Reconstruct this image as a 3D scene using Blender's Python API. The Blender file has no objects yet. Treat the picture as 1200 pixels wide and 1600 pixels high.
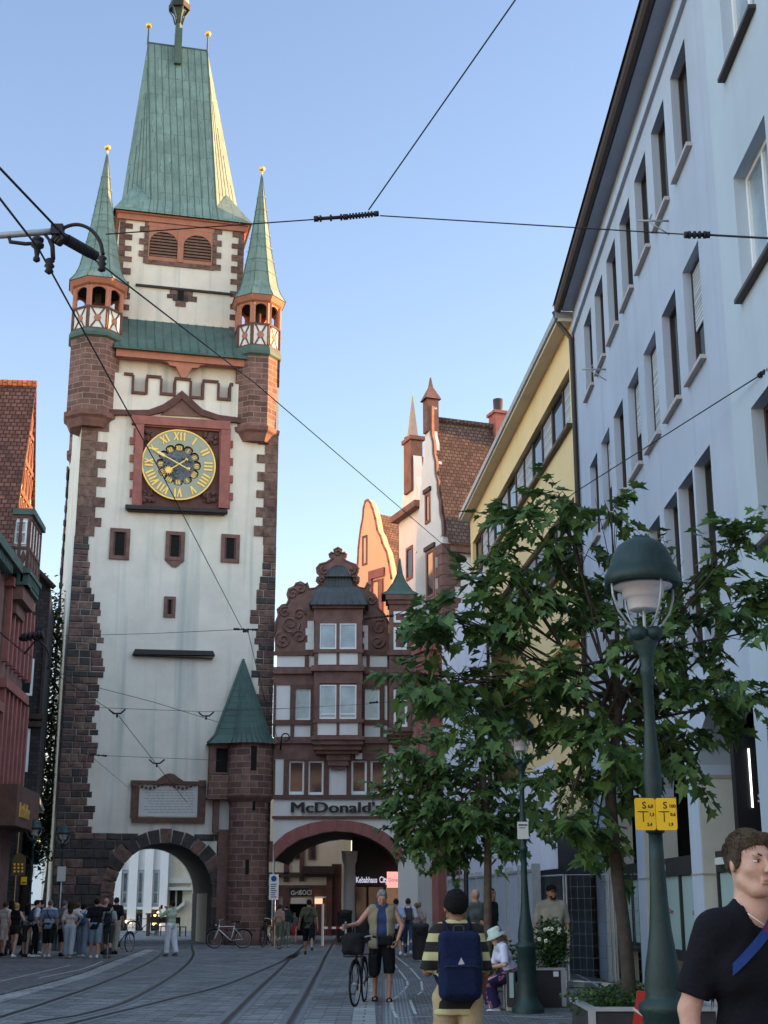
import bpy, math, random
import numpy as np
from mathutils import Vector, Matrix
from math import sin, cos, tan, pi, radians, sqrt, atan2
C = bpy.context.scene.collection
scn = bpy.context.scene
random.seed(7)
# ---------------------------------------------------------------- camera
FPX, HOR, CAMH = 2150.0, 1405.0, 1.6
TH = math.atan((HOR - 800) / FPX)
cd = bpy.data.cameras.new("camera")
cam = bpy.data.objects.new("camera", cd); C.objects.link(cam)
cam.location = (0, 0, CAMH); cam.rotation_euler = (pi / 2 + TH, 0, 0)
cd.sensor_fit = 'HORIZONTAL'; cd.sensor_width = 36; cd.lens = FPX / 1200 * 36
cd.clip_start = 0.05; cd.clip_end = 3000
scn.camera = cam
scn.render.resolution_x = 768; scn.render.resolution_y = 1024
# ---------------------------------------------------------------- light
SUN_AZ, SUN_EL = radians(74), radians(9)      # azimuth clockwise from +y, elevation
w = bpy.data.worlds.new("World"); scn.world = w; w.use_nodes = True
nt = w.node_tree; nt.nodes.clear()
sky = nt.nodes.new('ShaderNodeTexSky'); sky.sky_type = 'NISHITA'; sky.sun_disc = False
sky.sun_elevation = SUN_EL; sky.sun_rotation = SUN_AZ
sky.air_density = 1.0; sky.dust_density = 0.2; sky.ozone_density = 1.6
bg = nt.nodes.new('ShaderNodeBackground'); bg.inputs[1].default_value = 0.12
wo = nt.nodes.new('ShaderNodeOutputWorld')
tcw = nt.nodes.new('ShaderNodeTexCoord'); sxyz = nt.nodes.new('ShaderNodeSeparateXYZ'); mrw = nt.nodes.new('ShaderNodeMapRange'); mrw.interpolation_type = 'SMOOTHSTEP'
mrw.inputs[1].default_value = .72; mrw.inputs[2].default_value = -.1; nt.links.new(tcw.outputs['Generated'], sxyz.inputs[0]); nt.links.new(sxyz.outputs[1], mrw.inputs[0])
mxw = nt.nodes.new('ShaderNodeMix'); mxw.data_type = 'RGBA'; mxw.inputs[6].default_value = (.98, .84, .86, 1); nt.links.new(mrw.outputs[0], mxw.inputs[0])   # added fill: sky overhead and behind the view brightened and warmed
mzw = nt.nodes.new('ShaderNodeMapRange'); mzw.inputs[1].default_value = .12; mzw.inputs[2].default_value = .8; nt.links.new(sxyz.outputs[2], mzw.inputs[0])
fillw = nt.nodes.new('ShaderNodeMix'); fillw.data_type = 'RGBA'; fillw.inputs[6].default_value = (1.15, .93, .80, 1); fillw.inputs[7].default_value = (3.3, 2.65, 2.2, 1); nt.links.new(mzw.outputs[0], fillw.inputs[0]); nt.links.new(fillw.outputs[2], mxw.inputs[7])
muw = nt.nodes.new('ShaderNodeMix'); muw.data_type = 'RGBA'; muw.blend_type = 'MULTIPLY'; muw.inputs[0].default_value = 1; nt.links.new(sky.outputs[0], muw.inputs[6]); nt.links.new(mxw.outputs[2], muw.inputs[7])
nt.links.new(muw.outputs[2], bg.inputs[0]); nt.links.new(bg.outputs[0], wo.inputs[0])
sl = bpy.data.lights.new("sun", 'SUN'); sl.energy = 5.0; sl.angle = radians(0.5); sl.color = (1.0, 0.48, 0.19)
so = bpy.data.objects.new("sun", sl); C.objects.link(so)
so.rotation_euler = Vector((sin(SUN_AZ) * cos(SUN_EL), cos(SUN_AZ) * cos(SUN_EL), sin(SUN_EL))).to_track_quat('Z', 'Y').to_euler()
so.location = (40, 20, 60)
scn.view_settings.view_transform = 'Standard'; scn.view_settings.look = 'None'
scn.view_settings.exposure = 2.15; scn.view_settings.gamma = 1
# ---------------------------------------------------------------- geometry of the view
def ray(px, py):
    a, b = (px - 600) / FPX, (800 - py) / FPX
    y = cos(TH) - b * sin(TH); z = sin(TH) + b * cos(TH)
    return a / y, 1.0, z / y
def at(px, py, Y):
    r = ray(px, py); return Vector((r[0] * Y, Y, CAMH + r[2] * Y))
def zat(py, Y): return CAMH + ray(600, py)[2] * Y
def xat(px, py, Y): return ray(px, py)[0] * Y
def gz(y):
    t = min(max((y - 24) / 18.0, 0), 1); t = t * t * (3 - 2 * t)
    return -0.15 * t
def gnd(px, py):
    z = 0
    for _ in range(30):
        r = ray(px, py); Y = (z - CAMH) / r[2]; z = gz(Y)
    return Vector((r[0] * Y, Y, z))
def gat(px, Y, py=1480): return Vector((xat(px, py, Y), Y, gz(Y)))
class Fr:
    """vertical plane: u along, o outward, w up"""
    def __init__(s, x, y, deg):
        s.a = radians(deg); s.x, s.y = x, y
        s.U = Vector((cos(s.a), sin(s.a), 0)); s.N = Vector((sin(s.a), -cos(s.a), 0)); s.O = Vector((x, y, 0))
    def P(s, u, w, o=0): return s.O + s.U * u + s.N * o + Vector((0, 0, w))
    def pix(s, px, py, o=0):
        r = Vector(ray(px, py)); q = s.O + s.N * o - Vector((0, 0, CAMH))
        t = q.dot(s.N) / r.dot(s.N); p = r * t
        return (p - q + s.N * 0).dot(s.U), p.z + CAMH
class LocalFr(Fr):
    pass
ID = Fr(0, 0, 0)
# ---------------------------------------------------------------- objects
ORG = {}
def props(o, label=None, cat=None, group=None, kind=None):
    if label: o['label'] = label
    if cat: o['category'] = cat
    if group: o['group'] = group
    if kind: o['kind'] = kind
    return o
def thing(name, label, cat, loc=(0, 0, 0), rot=0, group=None):
    o = bpy.data.objects.new(name, None); C.objects.link(o); o.empty_display_size = 0.2
    o.location = loc; o.rotation_euler = (0, 0, rot)
    props(o, label, cat, group); ORG[o.name] = Vector(loc) if not rot else Vector((0, 0, 0))
    return o
def copy_tree(o, parent=None, loc=None, rot=None, label=None):
    c = o.copy(); C.objects.link(c)
    if parent: c.parent = parent
    if loc is not None: c.location = loc
    if rot is not None: c.rotation_euler = (0, 0, rot)
    if label: c['label'] = label
    for ch in [x for x in bpy.data.objects if x.parent == o]: copy_tree(ch, c)
    return c
class MB:
    def __init__(s): s.v = []; s.f = []; s.uv = []; s.m = []; s.sm = []
    def face(s, pts, uvs=None, m=0, smooth=False):
        b = len(s.v); s.v.extend([tuple(p) for p in pts]); s.f.append(list(range(b, b + len(pts))))
        if uvs is None:
            a = Vector(pts[0]); n = Vector((0, 0, 0))
            for i in range(1, len(pts) - 1): n += (Vector(pts[i]) - a).cross(Vector(pts[i + 1]) - a)
            if n.length < 1e-12: n = Vector((0, 0, 1))
            n.normalize()
            if abs(n.z) > 0.8: uvs = [(p[0], p[1]) for p in pts]
            else:
                t = Vector((-n.y, n.x, 0)).normalized()
                if abs(t.x) > abs(t.y):
                    if t.x < 0: t = -t
                elif t.y < 0: t = -t
                k = 1 / max(0.15, sqrt(max(0, 1 - n.z * n.z)))
                uvs = [(Vector(p).dot(t), p[2] * k) for p in pts]
        s.uv.extend(uvs); s.m.append(m); s.sm.append(smooth)
    def mesh(s, vs, fs, m=0, smooth=True):
        for f in fs: s.face([vs[i] for i in f], m=m, smooth=smooth)
    def box(s, fr, u0, u1, w0, w1, o0, o1, m=0, skip=''):
        P = fr.P
        if u0 > u1: u0, u1 = u1, u0
        if w0 > w1: w0, w1 = w1, w0
        if o0 > o1: o0, o1 = o1, o0
        s.face([P(u0, w0, o1), P(u1, w0, o1), P(u1, w1, o1), P(u0, w1, o1)], m=m)
        if 'b' not in skip: s.face([P(u1, w0, o0), P(u0, w0, o0), P(u0, w1, o0), P(u1, w1, o0)], m=m)
        s.face([P(u0, w0, o0), P(u0, w0, o1), P(u0, w1, o1), P(u0, w1, o0)], m=m)
        s.face([P(u1, w0, o1), P(u1, w0, o0), P(u1, w1, o0), P(u1, w1, o1)], m=m)
        s.face([P(u0, w1, o1), P(u1, w1, o1), P(u1, w1, o0), P(u0, w1, o0)], m=m)
        s.face([P(u0, w0, o0), P(u1, w0, o0), P(u1, w0, o1), P(u0, w0, o1)], m=m)
    def bpx(s, fr, x0, y0, x1, y1, o0, o1, m=0):
        """box whose outer face covers the rectangle seen between two picture points"""
        a = fr.pix(x0, y0, o1); b = fr.pix(x1, y1, o1)
        s.box(fr, a[0], b[0], b[1], a[1], o0, o1, m)
    def poly(s, fr, pts, o0, o1, m=0, back=True):
        """extruded outline pts (u,w), counter-clockwise seen from outside"""
        a = sum(pts[i][0] * pts[(i + 1) % len(pts)][1] - pts[(i + 1) % len(pts)][0] * pts[i][1] for i in range(len(pts)))
        if a < 0: pts = pts[::-1]
        s.face([fr.P(u, w_, o1) for u, w_ in pts], m=m)
        if back: s.face([fr.P(u, w_, o0) for u, w_ in pts[::-1]], m=m)
        n = len(pts)
        for i in range(n):
            (u0, w0), (u1, w1) = pts[i], pts[(i + 1) % n]
            s.face([fr.P(u0, w0, o1), fr.P(u0, w0, o0), fr.P(u1, w1, o0), fr.P(u1, w1, o1)], m=m)
    def ppx(s, fr, pts, o0, o1, m=0): s.poly(fr, [fr.pix(x, y, o1) for x, y in pts], o0, o1, m)
    def wall(s, fr, u0, u1, w0, w1, holes=(), o=0, m=0):
        us = sorted({u0, u1} | {h[0] for h in holes} | {h[1] for h in holes}); ws = sorted({w0, w1} | {h[2] for h in holes} | {h[3] for h in holes})
        us = [u for u in us if u0 <= u <= u1]; ws = [x for x in ws if w0 <= x <= w1]
        for i in range(len(us) - 1):
            for j in range(len(ws) - 1):
                cu, cw = (us[i] + us[i + 1]) / 2, (ws[j] + ws[j + 1]) / 2
                if any(h[0] < cu < h[1] and h[2] < cw < h[3] for h in holes): continue
                s.face([fr.P(us[i], ws[j], o), fr.P(us[i + 1], ws[j], o), fr.P(us[i + 1], ws[j + 1], o), fr.P(us[i], ws[j + 1], o)], m=m)
        for h in holes:
            a, b, c, d = h[:4]; e = o - (h[4] if len(h) > 4 else 0.2)
            s.face([fr.P(a, c, o), fr.P(a, d, o), fr.P(a, d, e), fr.P(a, c, e)], m=m)
            s.face([fr.P(b, d, o), fr.P(b, c, o), fr.P(b, c, e), fr.P(b, d, e)], m=m)
            s.face([fr.P(a, d, o), fr.P(b, d, o), fr.P(b, d, e), fr.P(a, d, e)], m=m)
            s.face([fr.P(b, c, o), fr.P(a, c, o), fr.P(a, c, e), fr.P(b, c, e)], m=m)
    def lathe(s, prof, n=16, c=(0, 0, 0), m=0, smooth=True, a0=0.0, a1=2 * pi, rot=0.0, sq=1.0):
        full = abs(a1 - a0 - 2 * pi) < 1e-6
        for j in range(len(prof) - 1):
            (r0, z0), (r1, z1) = prof[j], prof[j + 1]
            for i in range(n):
                t0 = rot + a0 + (a1 - a0) * i / n; t1 = rot + a0 + (a1 - a0) * (i + 1) / n
                def q(r, z, t): return Vector((c[0] + r * cos(t), c[1] + r * sin(t) * sq, c[2] + z))
                pts = [q(r0, z0, t0), q(r0, z0, t1), q(r1, z1, t1), q(r1, z1, t0)]
                R = max(r0, r1); uv = [(t0 * R, z0), (t1 * R, z0), (t1 * R, z1), (t0 * R, z1)]
                if abs(z1 - z0) < 1e-5: uv = None
                if r1 < 1e-6: pts = pts[:3]; uv = uv[:3] if uv else None
                elif r0 < 1e-6: pts = [pts[0], pts[2], pts[3]]; uv = [uv[0], uv[2], uv[3]] if uv else None
                s.face(pts, uv, m, smooth)
    def tube(s, pts, r, n=6, m=0, caps=True, smooth=True):
        pts = [Vector(p) for p in pts]; k = len(pts)
        rs = r if isinstance(r, (list, tuple)) else [r] * k
        rings = []; ref = None
        for i in range(k):
            d = (pts[min(i + 1, k - 1)] - pts[max(i - 1, 0)])
            if d.length < 1e-9: d = Vector((0, 0, 1))
            d.normalize()
            if ref is None: ref = d.orthogonal().normalized()
            ref = (ref - d * ref.dot(d))
            if ref.length < 1e-6: ref = d.orthogonal()
            ref.normalize(); b = d.cross(ref)
            rings.append([pts[i] + (ref * cos(2 * pi * j / n) + b * sin(2 * pi * j / n)) * rs[i] for j in range(n)])
        base = len(s.v)
        L = 0
        for i in range(k - 1):
            L1 = L + (pts[i + 1] - pts[i]).length
            for j in range(n):
                j2 = (j + 1) % n; q = 2 * pi * rs[i] / n
                s.face([rings[i][j], rings[i][j2], rings[i + 1][j2], rings[i + 1][j]], [(j * q, L), (j * q + q, L), (j * q + q, L1), (j * q, L1)], m, smooth)
            L = L1
        if caps:
            s.face(rings[0][::-1], m=m); s.face(rings[-1], m=m)
    def ball(s, c, r, n=10, m=0, sc=(1, 1, 1)):
        for j in range(n // 2):
            for i in range(n):
                q = []
                for (jj, ii) in ((j, i), (j, i + 1), (j + 1, i + 1), (j + 1, i)):
                    ph = -pi / 2 + pi * jj / (n // 2); t = 2 * pi * ii / n
                    q.append(Vector((c[0] + r * sc[0] * cos(ph) * cos(t), c[1] + r * sc[1] * cos(ph) * sin(t), c[2] + r * sc[2] * sin(ph))))
                if j == 0: q = [q[0], q[2], q[3]]
                elif j == n // 2 - 1: q = q[:3]
                s.face(q, m=m, smooth=True)
    def text(s, fr, txt, u, w_, size, o=0.0, ext=0.01, m=0, align='LEFT', bold=0.0, sx=1.0):
        cu = bpy.data.curves.new('t', 'FONT'); cu.body = txt; cu.size = size; cu.extrude = ext; cu.offset = bold; cu.align_x = align; cu.resolution_u = 3
        ob = bpy.data.objects.new('t', cu); me = bpy.data.meshes.new_from_object(ob)
        for p in me.polygons:
            s.face([fr.P(u + me.vertices[i].co.x * sx, w_ + me.vertices[i].co.y, o + me.vertices[i].co.z) for i in p.vertices], m=m)
        bpy.data.objects.remove(ob); bpy.data.curves.remove(cu); bpy.data.meshes.remove(me)
    def build(s, name, mats, parent=None, label=None, cat=None, group=None, kind=None, merge=False):
        me = bpy.data.meshes.new(name)
        org = ORG.get(parent.name, Vector((0, 0, 0))) if parent else Vector((0, 0, 0))
        loc = None
        vs = np.array([tuple(p) for p in s.v], dtype=float).reshape(-1, 3)
        if not parent and len(vs):
            loc = Vector((float((vs[:, 0].min() + vs[:, 0].max()) / 2), float((vs[:, 1].min() + vs[:, 1].max()) / 2), float(vs[:, 2].min()))); org = loc
        vs = vs - np.array(org)
        me.from_pydata(vs.tolist(), [], s.f)
        if not isinstance(mats, (list, tuple)): mats = [mats]
        for mt in mats: me.materials.append(mt)
        uvl = me.uv_layers.new(name='UVMap')
        flat = np.array(s.uv, dtype=np.float32).ravel()
        uvl.data.foreach_set('uv', flat)
        me.polygons.foreach_set('material_index', s.m); me.polygons.foreach_set('use_smooth', s.sm)
        if any(s.sm) or merge:
            import bmesh
            bm = bmesh.new(); bm.from_mesh(me); bmesh.ops.remove_doubles(bm, verts=bm.verts, dist=0.0004); bm.to_mesh(me); bm.free()
        me.update()
        o = bpy.data.objects.new(name, me); C.objects.link(o)
        if parent: o.parent = parent; ORG[o.name] = ORG.get(parent.name, Vector((0, 0, 0)))
        else: o.location = loc; ORG[o.name] = loc
        props(o, label, cat, group, kind)
        return o
def tarc(pts, n=8):
    """Catmull-Rom through points"""
    P = [Vector(p) for p in pts]; P = [P[0] * 2 - P[1]] + P + [P[-1] * 2 - P[-2]]; out = []
    for i in range(1, len(P) - 2):
        for k in range(n):
            t = k / n; a, b, c, d = P[i - 1:i + 3]
            out.append(0.5 * ((2 * b) + (c - a) * t + (2 * a - 5 * b + 4 * c - d) * t * t + (3 * b - a - 3 * c + d) * t ** 3))
    out.append(P[-2]); return out
# ---------------------------------------------------------------- materials
MATS = {}
def ramp(N, L, src, stops):
    r = N.new('ShaderNodeValToRGB'); e = r.color_ramp.elements
    while len(e) < len(stops): e.new(0.5)
    for i, (p, c) in enumerate(stops): e[i].position = p; e[i].color = (*c, 1)
    L.new(src, r.inputs[0]); return r.outputs[0]
def mat(name, col, rough=0.85, var=0.15, scale=1.5, bump=0.15, bscale=40, metal=0.0, spec=0.3, emit=None, es=1.0, streak=0.0, brick=None, mortar=None, coat=0, dirt=None, trans=0.0, stretch=None, alpha=None, sub=0.0):
    """procedural surface: base colour, soft mottling, optional courses (brick = w,h,gap,bevel), vertical stains, fine bump"""
    if name in MATS: return MATS[name]
    m = bpy.data.materials.new(name); m.use_nodes = True; MATS[name] = m
    N = m.node_tree.nodes; L = m.node_tree.links; b = N['Principled BSDF']
    tc = N.new('ShaderNodeTexCoord'); geo = N.new('ShaderNodeNewGeometry')
    n1 = N.new('ShaderNodeTexNoise'); n1.inputs['Scale'].default_value = scale; n1.inputs['Detail'].default_value = 6; n1.inputs['Roughness'].default_value = 0.65
    L.new(geo.outputs['Position'], n1.inputs['Vector'])
    lo = tuple(max(0, c * (1 - var)) for c in col); hi = tuple(min(1, c * (1 + var)) for c in col)
    cout = ramp(N, L, n1.outputs['Fac'], [(0.3, lo), (0.7, hi)])
    hgt = None
    def mix(a, bb, fac, mode='MIX'):
        x = N.new('ShaderNodeMix'); x.data_type = 'RGBA'; x.blend_type = mode
        if isinstance(fac, float): x.inputs[0].default_value = fac
        else: L.new(fac, x.inputs[0])
        for s_, i in ((a, 6), (bb, 7)):
            if isinstance(s_, tuple): x.inputs[i].default_value = (*s_, 1)
            else: L.new(s_, x.inputs[i])
        return x.outputs[2]
    if brick:
        bt = N.new('ShaderNodeTexBrick'); bt.inputs['Scale'].default_value = 1
        bt.inputs['Brick Width'].default_value = brick[0]; bt.inputs['Row Height'].default_value = brick[1]; bt.inputs['Mortar Size'].default_value = brick[2]
        bt.inputs['Mortar Smooth'].default_value = 0.3; bt.inputs['Bias'].default_value = 0
        bt.offset = brick[3] if len(brick) > 3 else 0.5
        wn = N.new('ShaderNodeTexNoise'); wn.inputs['Scale'].default_value = 2.5; L.new(tc.outputs['UV'], wn.inputs['Vector'])
        wm = N.new('ShaderNodeVectorMath'); wm.operation = 'MULTIPLY_ADD'; wm.inputs[1].default_value = (brick[1] * .25,) * 3
        L.new(wn.outputs['Color'], wm.inputs[0]); L.new(tc.outputs['UV'], wm.inputs[2]); L.new(wm.outputs[0], bt.inputs['Vector'])
        bt.inputs['Color1'].default_value = (0.55, 0.55, 0.55, 1); bt.inputs['Color2'].default_value = (1.35, 1.35, 1.35, 1); bt.inputs['Mortar'].default_value = (1, 1, 1, 1)
        cout = mix(cout, bt.outputs['Color'], .22 if name.startswith('copper') else .75, 'MULTIPLY')
        cout = mix(cout, mortar or tuple(c * 0.4 for c in col), bt.outputs['Fac'])
        inv = N.new('ShaderNodeMath'); inv.operation = 'SUBTRACT'; inv.inputs[0].default_value = 1; L.new(bt.outputs['Fac'], inv.inputs[1]); hgt = inv.outputs[0]
    if streak:
        mp = N.new('ShaderNodeMapping'); mp.inputs['Scale'].default_value = (2.2, 2.2, 0.09) if not stretch else stretch
        n2 = N.new('ShaderNodeTexNoise'); n2.inputs['Scale'].default_value = 1.0; n2.inputs['Detail'].default_value = 5
        L.new(geo.outputs['Position'], mp.inputs[0]); L.new(mp.outputs[0], n2.inputs['Vector'])
        f = ramp(N, L, n2.outputs['Fac'], [(0.52, (0, 0, 0)), (0.72, (streak,) * 3)])
        cout = mix(cout, dirt or tuple(c * 0.5 for c in col), f)
    L.new(cout, b.inputs['Base Color'])
    b.inputs['Roughness'].default_value = rough; b.inputs['Metallic'].default_value = metal; b.inputs['Specular IOR Level'].default_value = spec
    if coat: b.inputs['Coat Weight'].default_value = coat
    if trans: b.inputs['Transmission Weight'].default_value = trans
    if alpha is not None: b.inputs['Alpha'].default_value = alpha
    if emit: b.inputs['Emission Color'].default_value = (*emit, 1); b.inputs['Emission Strength'].default_value = es
    if bump:
        n3 = N.new('ShaderNodeTexNoise'); n3.inputs['Scale'].default_value = bscale; n3.inputs['Detail'].default_value = 4; L.new(geo.outputs['Position'], n3.inputs['Vector'])
        bp = N.new('ShaderNodeBump'); bp.inputs['Strength'].default_value = bump; bp.inputs['Distance'].default_value = 0.02
        if hgt is not None:
            ad = N.new('ShaderNodeMath'); ad.operation = 'MULTIPLY_ADD'; ad.inputs[1].default_value = 0.5; L.new(n3.outputs['Fac'], ad.inputs[0]); L.new(hgt, ad.inputs[2]); L.new(ad.outputs[0], bp.inputs['Height'])
        else: L.new(n3.outputs['Fac'], bp.inputs['Height'])
        L.new(bp.outputs[0], b.inputs['Normal'])
    return m
def stripes(name, c1, c2, period, axis=2, rough=0.9, sharp=0.5, floral=False):
    if name in MATS: return MATS[name]
    m = bpy.data.materials.new(name); m.use_nodes = True; MATS[name] = m
    N = m.node_tree.nodes; L = m.node_tree.links; b = N['Principled BSDF']; tc = N.new('ShaderNodeTexCoord')
    if floral:
        v = N.new('ShaderNodeTexNoise'); v.inputs['Scale'].default_value = period; v.inputs['Detail'].default_value = 2; L.new(tc.outputs['Object'], v.inputs['Vector'])
        o = ramp(N, L, v.outputs['Fac'], floral)
        N[-1].color_ramp.interpolation = 'CONSTANT'
    else:
        sp = N.new('ShaderNodeSeparateXYZ'); L.new(tc.outputs['Object'], sp.inputs[0])
        mu = N.new('ShaderNodeMath'); mu.operation = 'DIVIDE'; mu.inputs[1].default_value = period; L.new(sp.outputs[axis], mu.inputs[0])
        fr = N.new('ShaderNodeMath'); fr.operation = 'FRACT'; L.new(mu.outputs[0], fr.inputs[0])
        o = ramp(N, L, fr.outputs[0], [(0, c1), (sharp, c2)]); N[-1].color_ramp.interpolation = 'CONSTANT'
    L.new(o, b.inputs['Base Color']); b.inputs['Roughness'].default_value = rough; b.inputs['Specular IOR Level'].default_value = 0.2
    return m
M = dict(
 plaster=mat('plaster', (.69, .645, .57), .92, .10, .8, .12, 25, streak=.8, dirt=(.42, .455, .42)),
 plaster2=mat('plaster_clean', (.70, .69, .67), .92, .06, .8, .1, 25, streak=.25, dirt=(.5, .5, .48)),
 grey_wall=mat('grey_render', (.40, .455, .555), .93, .08, .5, .15, 60, streak=.5, dirt=(.33, .37, .45)),
 grey_wall2=mat('light_render', (.43, .50, .575), .93, .07, .5, .12, 60, streak=.35, dirt=(.37, .43, .5)),
 reveal=mat('window_reveal_grey', (.33, .34, .36), .9, .05, 1, .05, 30),
 yellow=mat('yellow_render', (.78, .58, .31), .92, .05, .6, .1, 40, streak=.15, dirt=(.6, .42, .18)),
 cream=mat('cream_render', (.60, .55, .45), .92, .06, .6, .1, 40, streak=.2),
 salmon=mat('sun_tinted_render', (.85, .46, .28), .92, .05, .6, .1, 40, streak=.15, dirt=(.7, .33, .2)),  # orange of low sun on the gable is put into this plaster colour
 red=mat('red_sandstone', (.165, .092, .078), .93, .3, 2.5, .35, 30, brick=(.62, .26, .014), mortar=(.30, .225, .19)),
 redfine=mat('red_sandstone_plain', (.175, .097, .083), .9, .32, 2.5, .3, 22, streak=.3, dirt=(.12, .07, .065)),
 redclock=mat('clock_red_stone', (.29, .115, .10), .9, .2, 2.5, .3, 22, streak=.2, dirt=(.16, .08, .07)),
 dredfine=mat('dark_red_stone', (.11, .055, .05), .9, .25, 2.5, .3, 22, streak=.3, dirt=(.06, .035, .035)),
 darkstone=mat('dark_weathered_stone', (.062, .052, .05), .95, .4, 3.0, .5, 14),
 brownstone=mat('brown_weathered_stone', (.16, .10, .083), .95, .55, 4.0, .5, 14),
 purplestone=mat('red_brown_stone', (.12, .072, .066), .95, .5, 4.0, .45, 14),
 mortar=mat('mortar', (.30, .27, .24), .95, .15, 4, .2, 30),
 darkmortar=mat('dark_mortar', (.11, .10, .09), .95, .2, 4, .2, 30),
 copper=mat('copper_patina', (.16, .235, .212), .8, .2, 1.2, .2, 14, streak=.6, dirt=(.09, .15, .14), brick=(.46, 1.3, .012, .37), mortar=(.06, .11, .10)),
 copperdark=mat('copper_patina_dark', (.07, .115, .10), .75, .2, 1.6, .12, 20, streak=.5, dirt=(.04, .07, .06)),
 lead=mat('dark_lead_roof', (.055, .065, .07), .6, .2, 2, .1, 20, streak=.4, dirt=(.03, .035, .04)),
 tile=mat('roof_tiles_brown', (.125, .075, .06), .9, .35, 2.0, .7, 18, brick=(.2, .17, .022), mortar=(.04, .025, .02)),
 tilered=mat('roof_tiles_red', (.15, .065, .05), .9, .35, 2.0, .7, 18, brick=(.2, .17, .022), mortar=(.05, .02, .015)),
 pinkwood=mat('painted_rose_wood', (.40, .17, .115), .8, .12, 3, .1, 30, streak=.2),
 darkwood=mat('dark_timber', (.045, .03, .027), .85, .3, 5, .3, 40),
 brownwood=mat('brown_timber', (.13, .07, .055), .85, .25, 5, .3, 40, streak=.3),
 louvre=mat('louvre_wood', (.17, .09, .065), .85, .25, 5, .3, 40),
 slate=mat('slate_black', (.035, .032, .034), .7, .2, 3, .2, 30),
 gold=mat('gold_leaf', (.85, .52, .13), .38, .08, 6, .0, 30, metal=.75),
 goldpale=mat('pale_gold', (.80, .62, .30), .5, .08, 6, .0, 30, metal=.4),
 dial=mat('dial_grey_green', (.33, .36, .29), .8, .06, 3, .05, 30),
 dialblue=mat('dial_blue_relief', (.11, .13, .15), .7, .5, 9, .5, 12),
 white=mat('white_paint', (.78, .79, .80), .55, .03, 2, .03, 30),
 whitegrey=mat('off_white_paint', (.55, .55, .53), .6, .05, 2, .05, 30),
 black=mat('black_paint', (.012, .012, .014), .45, .1, 2, .03, 30),
 rubber=mat('black_rubber', (.012, .012, .012), .8, .1, 2, .05, 60),
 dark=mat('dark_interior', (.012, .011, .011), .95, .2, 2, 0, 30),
 iron=mat('dark_green_iron', (.010, .029, .028), .5, .4, 6, .15, 50, spec=.35, streak=.6, dirt=(.018, .032, .03), stretch=(30, 30, 2)),
 steel=mat('steel', (.33, .34, .36), .35, .12, 6, .05, 60, metal=.9),
 galv=mat('galvanised', (.36, .38, .40), .5, .12, 6, .05, 60, metal=.5),
 wire=mat('wire_black', (.018, .017, .02), .6, .1, 6, 0, 60),
 gutter=mat('gutter_brown', (.05, .035, .03), .5, .15, 3, .05, 30),
 glass=mat('dark_glass', (.022, .026, .03), .05, .3, .7, 0, 30, spec=.5),
 glasssky=mat('curtain_and_sky_glass', (.26, .33, .40), .07, .42, .9, 0, 30, spec=.8),  # pale blue holds curtains plus a sky reflection put into the colour
 glasswarm=mat('lit_glass', (.25, .2, .15), .2, .3, 1.2, 0, 30, emit=(1, .6, .3), es=.03),
 shutter=mat('blind_slats', (.42, .44, .47), .7, .04, 3, .5, 10, brick=(40, .07, .012), mortar=(.2, .21, .23)),
 opal=mat('opal_plastic', (.62, .58, .60), .35, .05, 4, .02, 30),
 bark=mat('bark', (.115, .085, .065), .95, .3, 9, .6, 30),
 barkdark=mat('bark_dark', (.05, .04, .033), .95, .3, 9, .6, 30),
 soil=mat('soil', (.04, .03, .022), .98, .3, 9, .6, 30),
 sheet=mat('white_sheeting', (.62, .63, .74), .7, .05, 1, .1, 6, streak=.15),
 hoard=mat('grey_hoarding', (.34, .37, .43), .7, .06, 1, .1, 10, streak=.3),
 board=mat('black_board', (.02, .02, .022), .6, .1, 2, .05, 30),
 frost=mat('frosted_panel', (.30, .40, .40), .5, .04, 1.2, .02, 30),
 concrete=mat('pillar_stone', (.45, .43, .38), .9, .08, 2, .15, 30, streak=.3),
 signyellow=mat('sign_yellow', (.75, .45, .015), .5, .04, 3, .02, 30),
 redplastic=mat('red_plastic', (.35, .02, .015), .5, .1, 3, .03, 30),
 lampglow=mat('lamp_glow', (.9, .7, .4), .4, 0, 3, 0, 30, emit=(1, .62, .25), es=.9),
 pinksign=mat('lit_pink_sign', (.8, .3, .3), .4, 0, 3, 0, 30, emit=(1, .42, .38), es=.25),
 whitesign=mat('lit_white_letters', (.8, .8, .9), .4, 0, 3, 0, 30, emit=(.8, .8, 1), es=.14),
 tubelight=mat('lit_tube', (.9, .9, .9), .4, 0, 3, 0, 30, emit=(1, .97, .92), es=.6),
)
def leafmat(name, col, col2):
    m = mat(name, col, .5, .1, 3, 0, 30, spec=.35)
    N = m.node_tree.nodes; L = m.node_tree.links; b = N['Principled BSDF']
    at_ = N.new('ShaderNodeObjectInfo'); g = N.new('ShaderNodeNewGeometry'); r = N.new('ShaderNodeValToRGB')
    r.color_ramp.elements[0].color = (*col, 1); r.color_ramp.elements[1].color = (*col2, 1)
    L.new(g.outputs['Random Per Island'], r.inputs[0]); L.new(r.outputs[0], b.inputs['Base Color'])
    t = N.new('ShaderNodeBsdfTranslucent'); L.new(r.outputs[0], t.inputs[0])
    mx = N.new('ShaderNodeMixShader'); mx.inputs[0].default_value = .28
    L.new(b.outputs[0], mx.inputs[1]); L.new(t.outputs[0], mx.inputs[2]); L.new(mx.outputs[0], N['Material Output'].inputs[0])
    return m
M['leaf'] = leafmat('maple_leaf', (.027, .068, .021), (.12, .20, .05))
M['leafb'] = leafmat('shrub_leaf', (.02, .05, .015), (.07, .13, .03))
M['leafd'] = leafmat('background_leaf', (.012, .022, .010), (.04, .055, .02))
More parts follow.
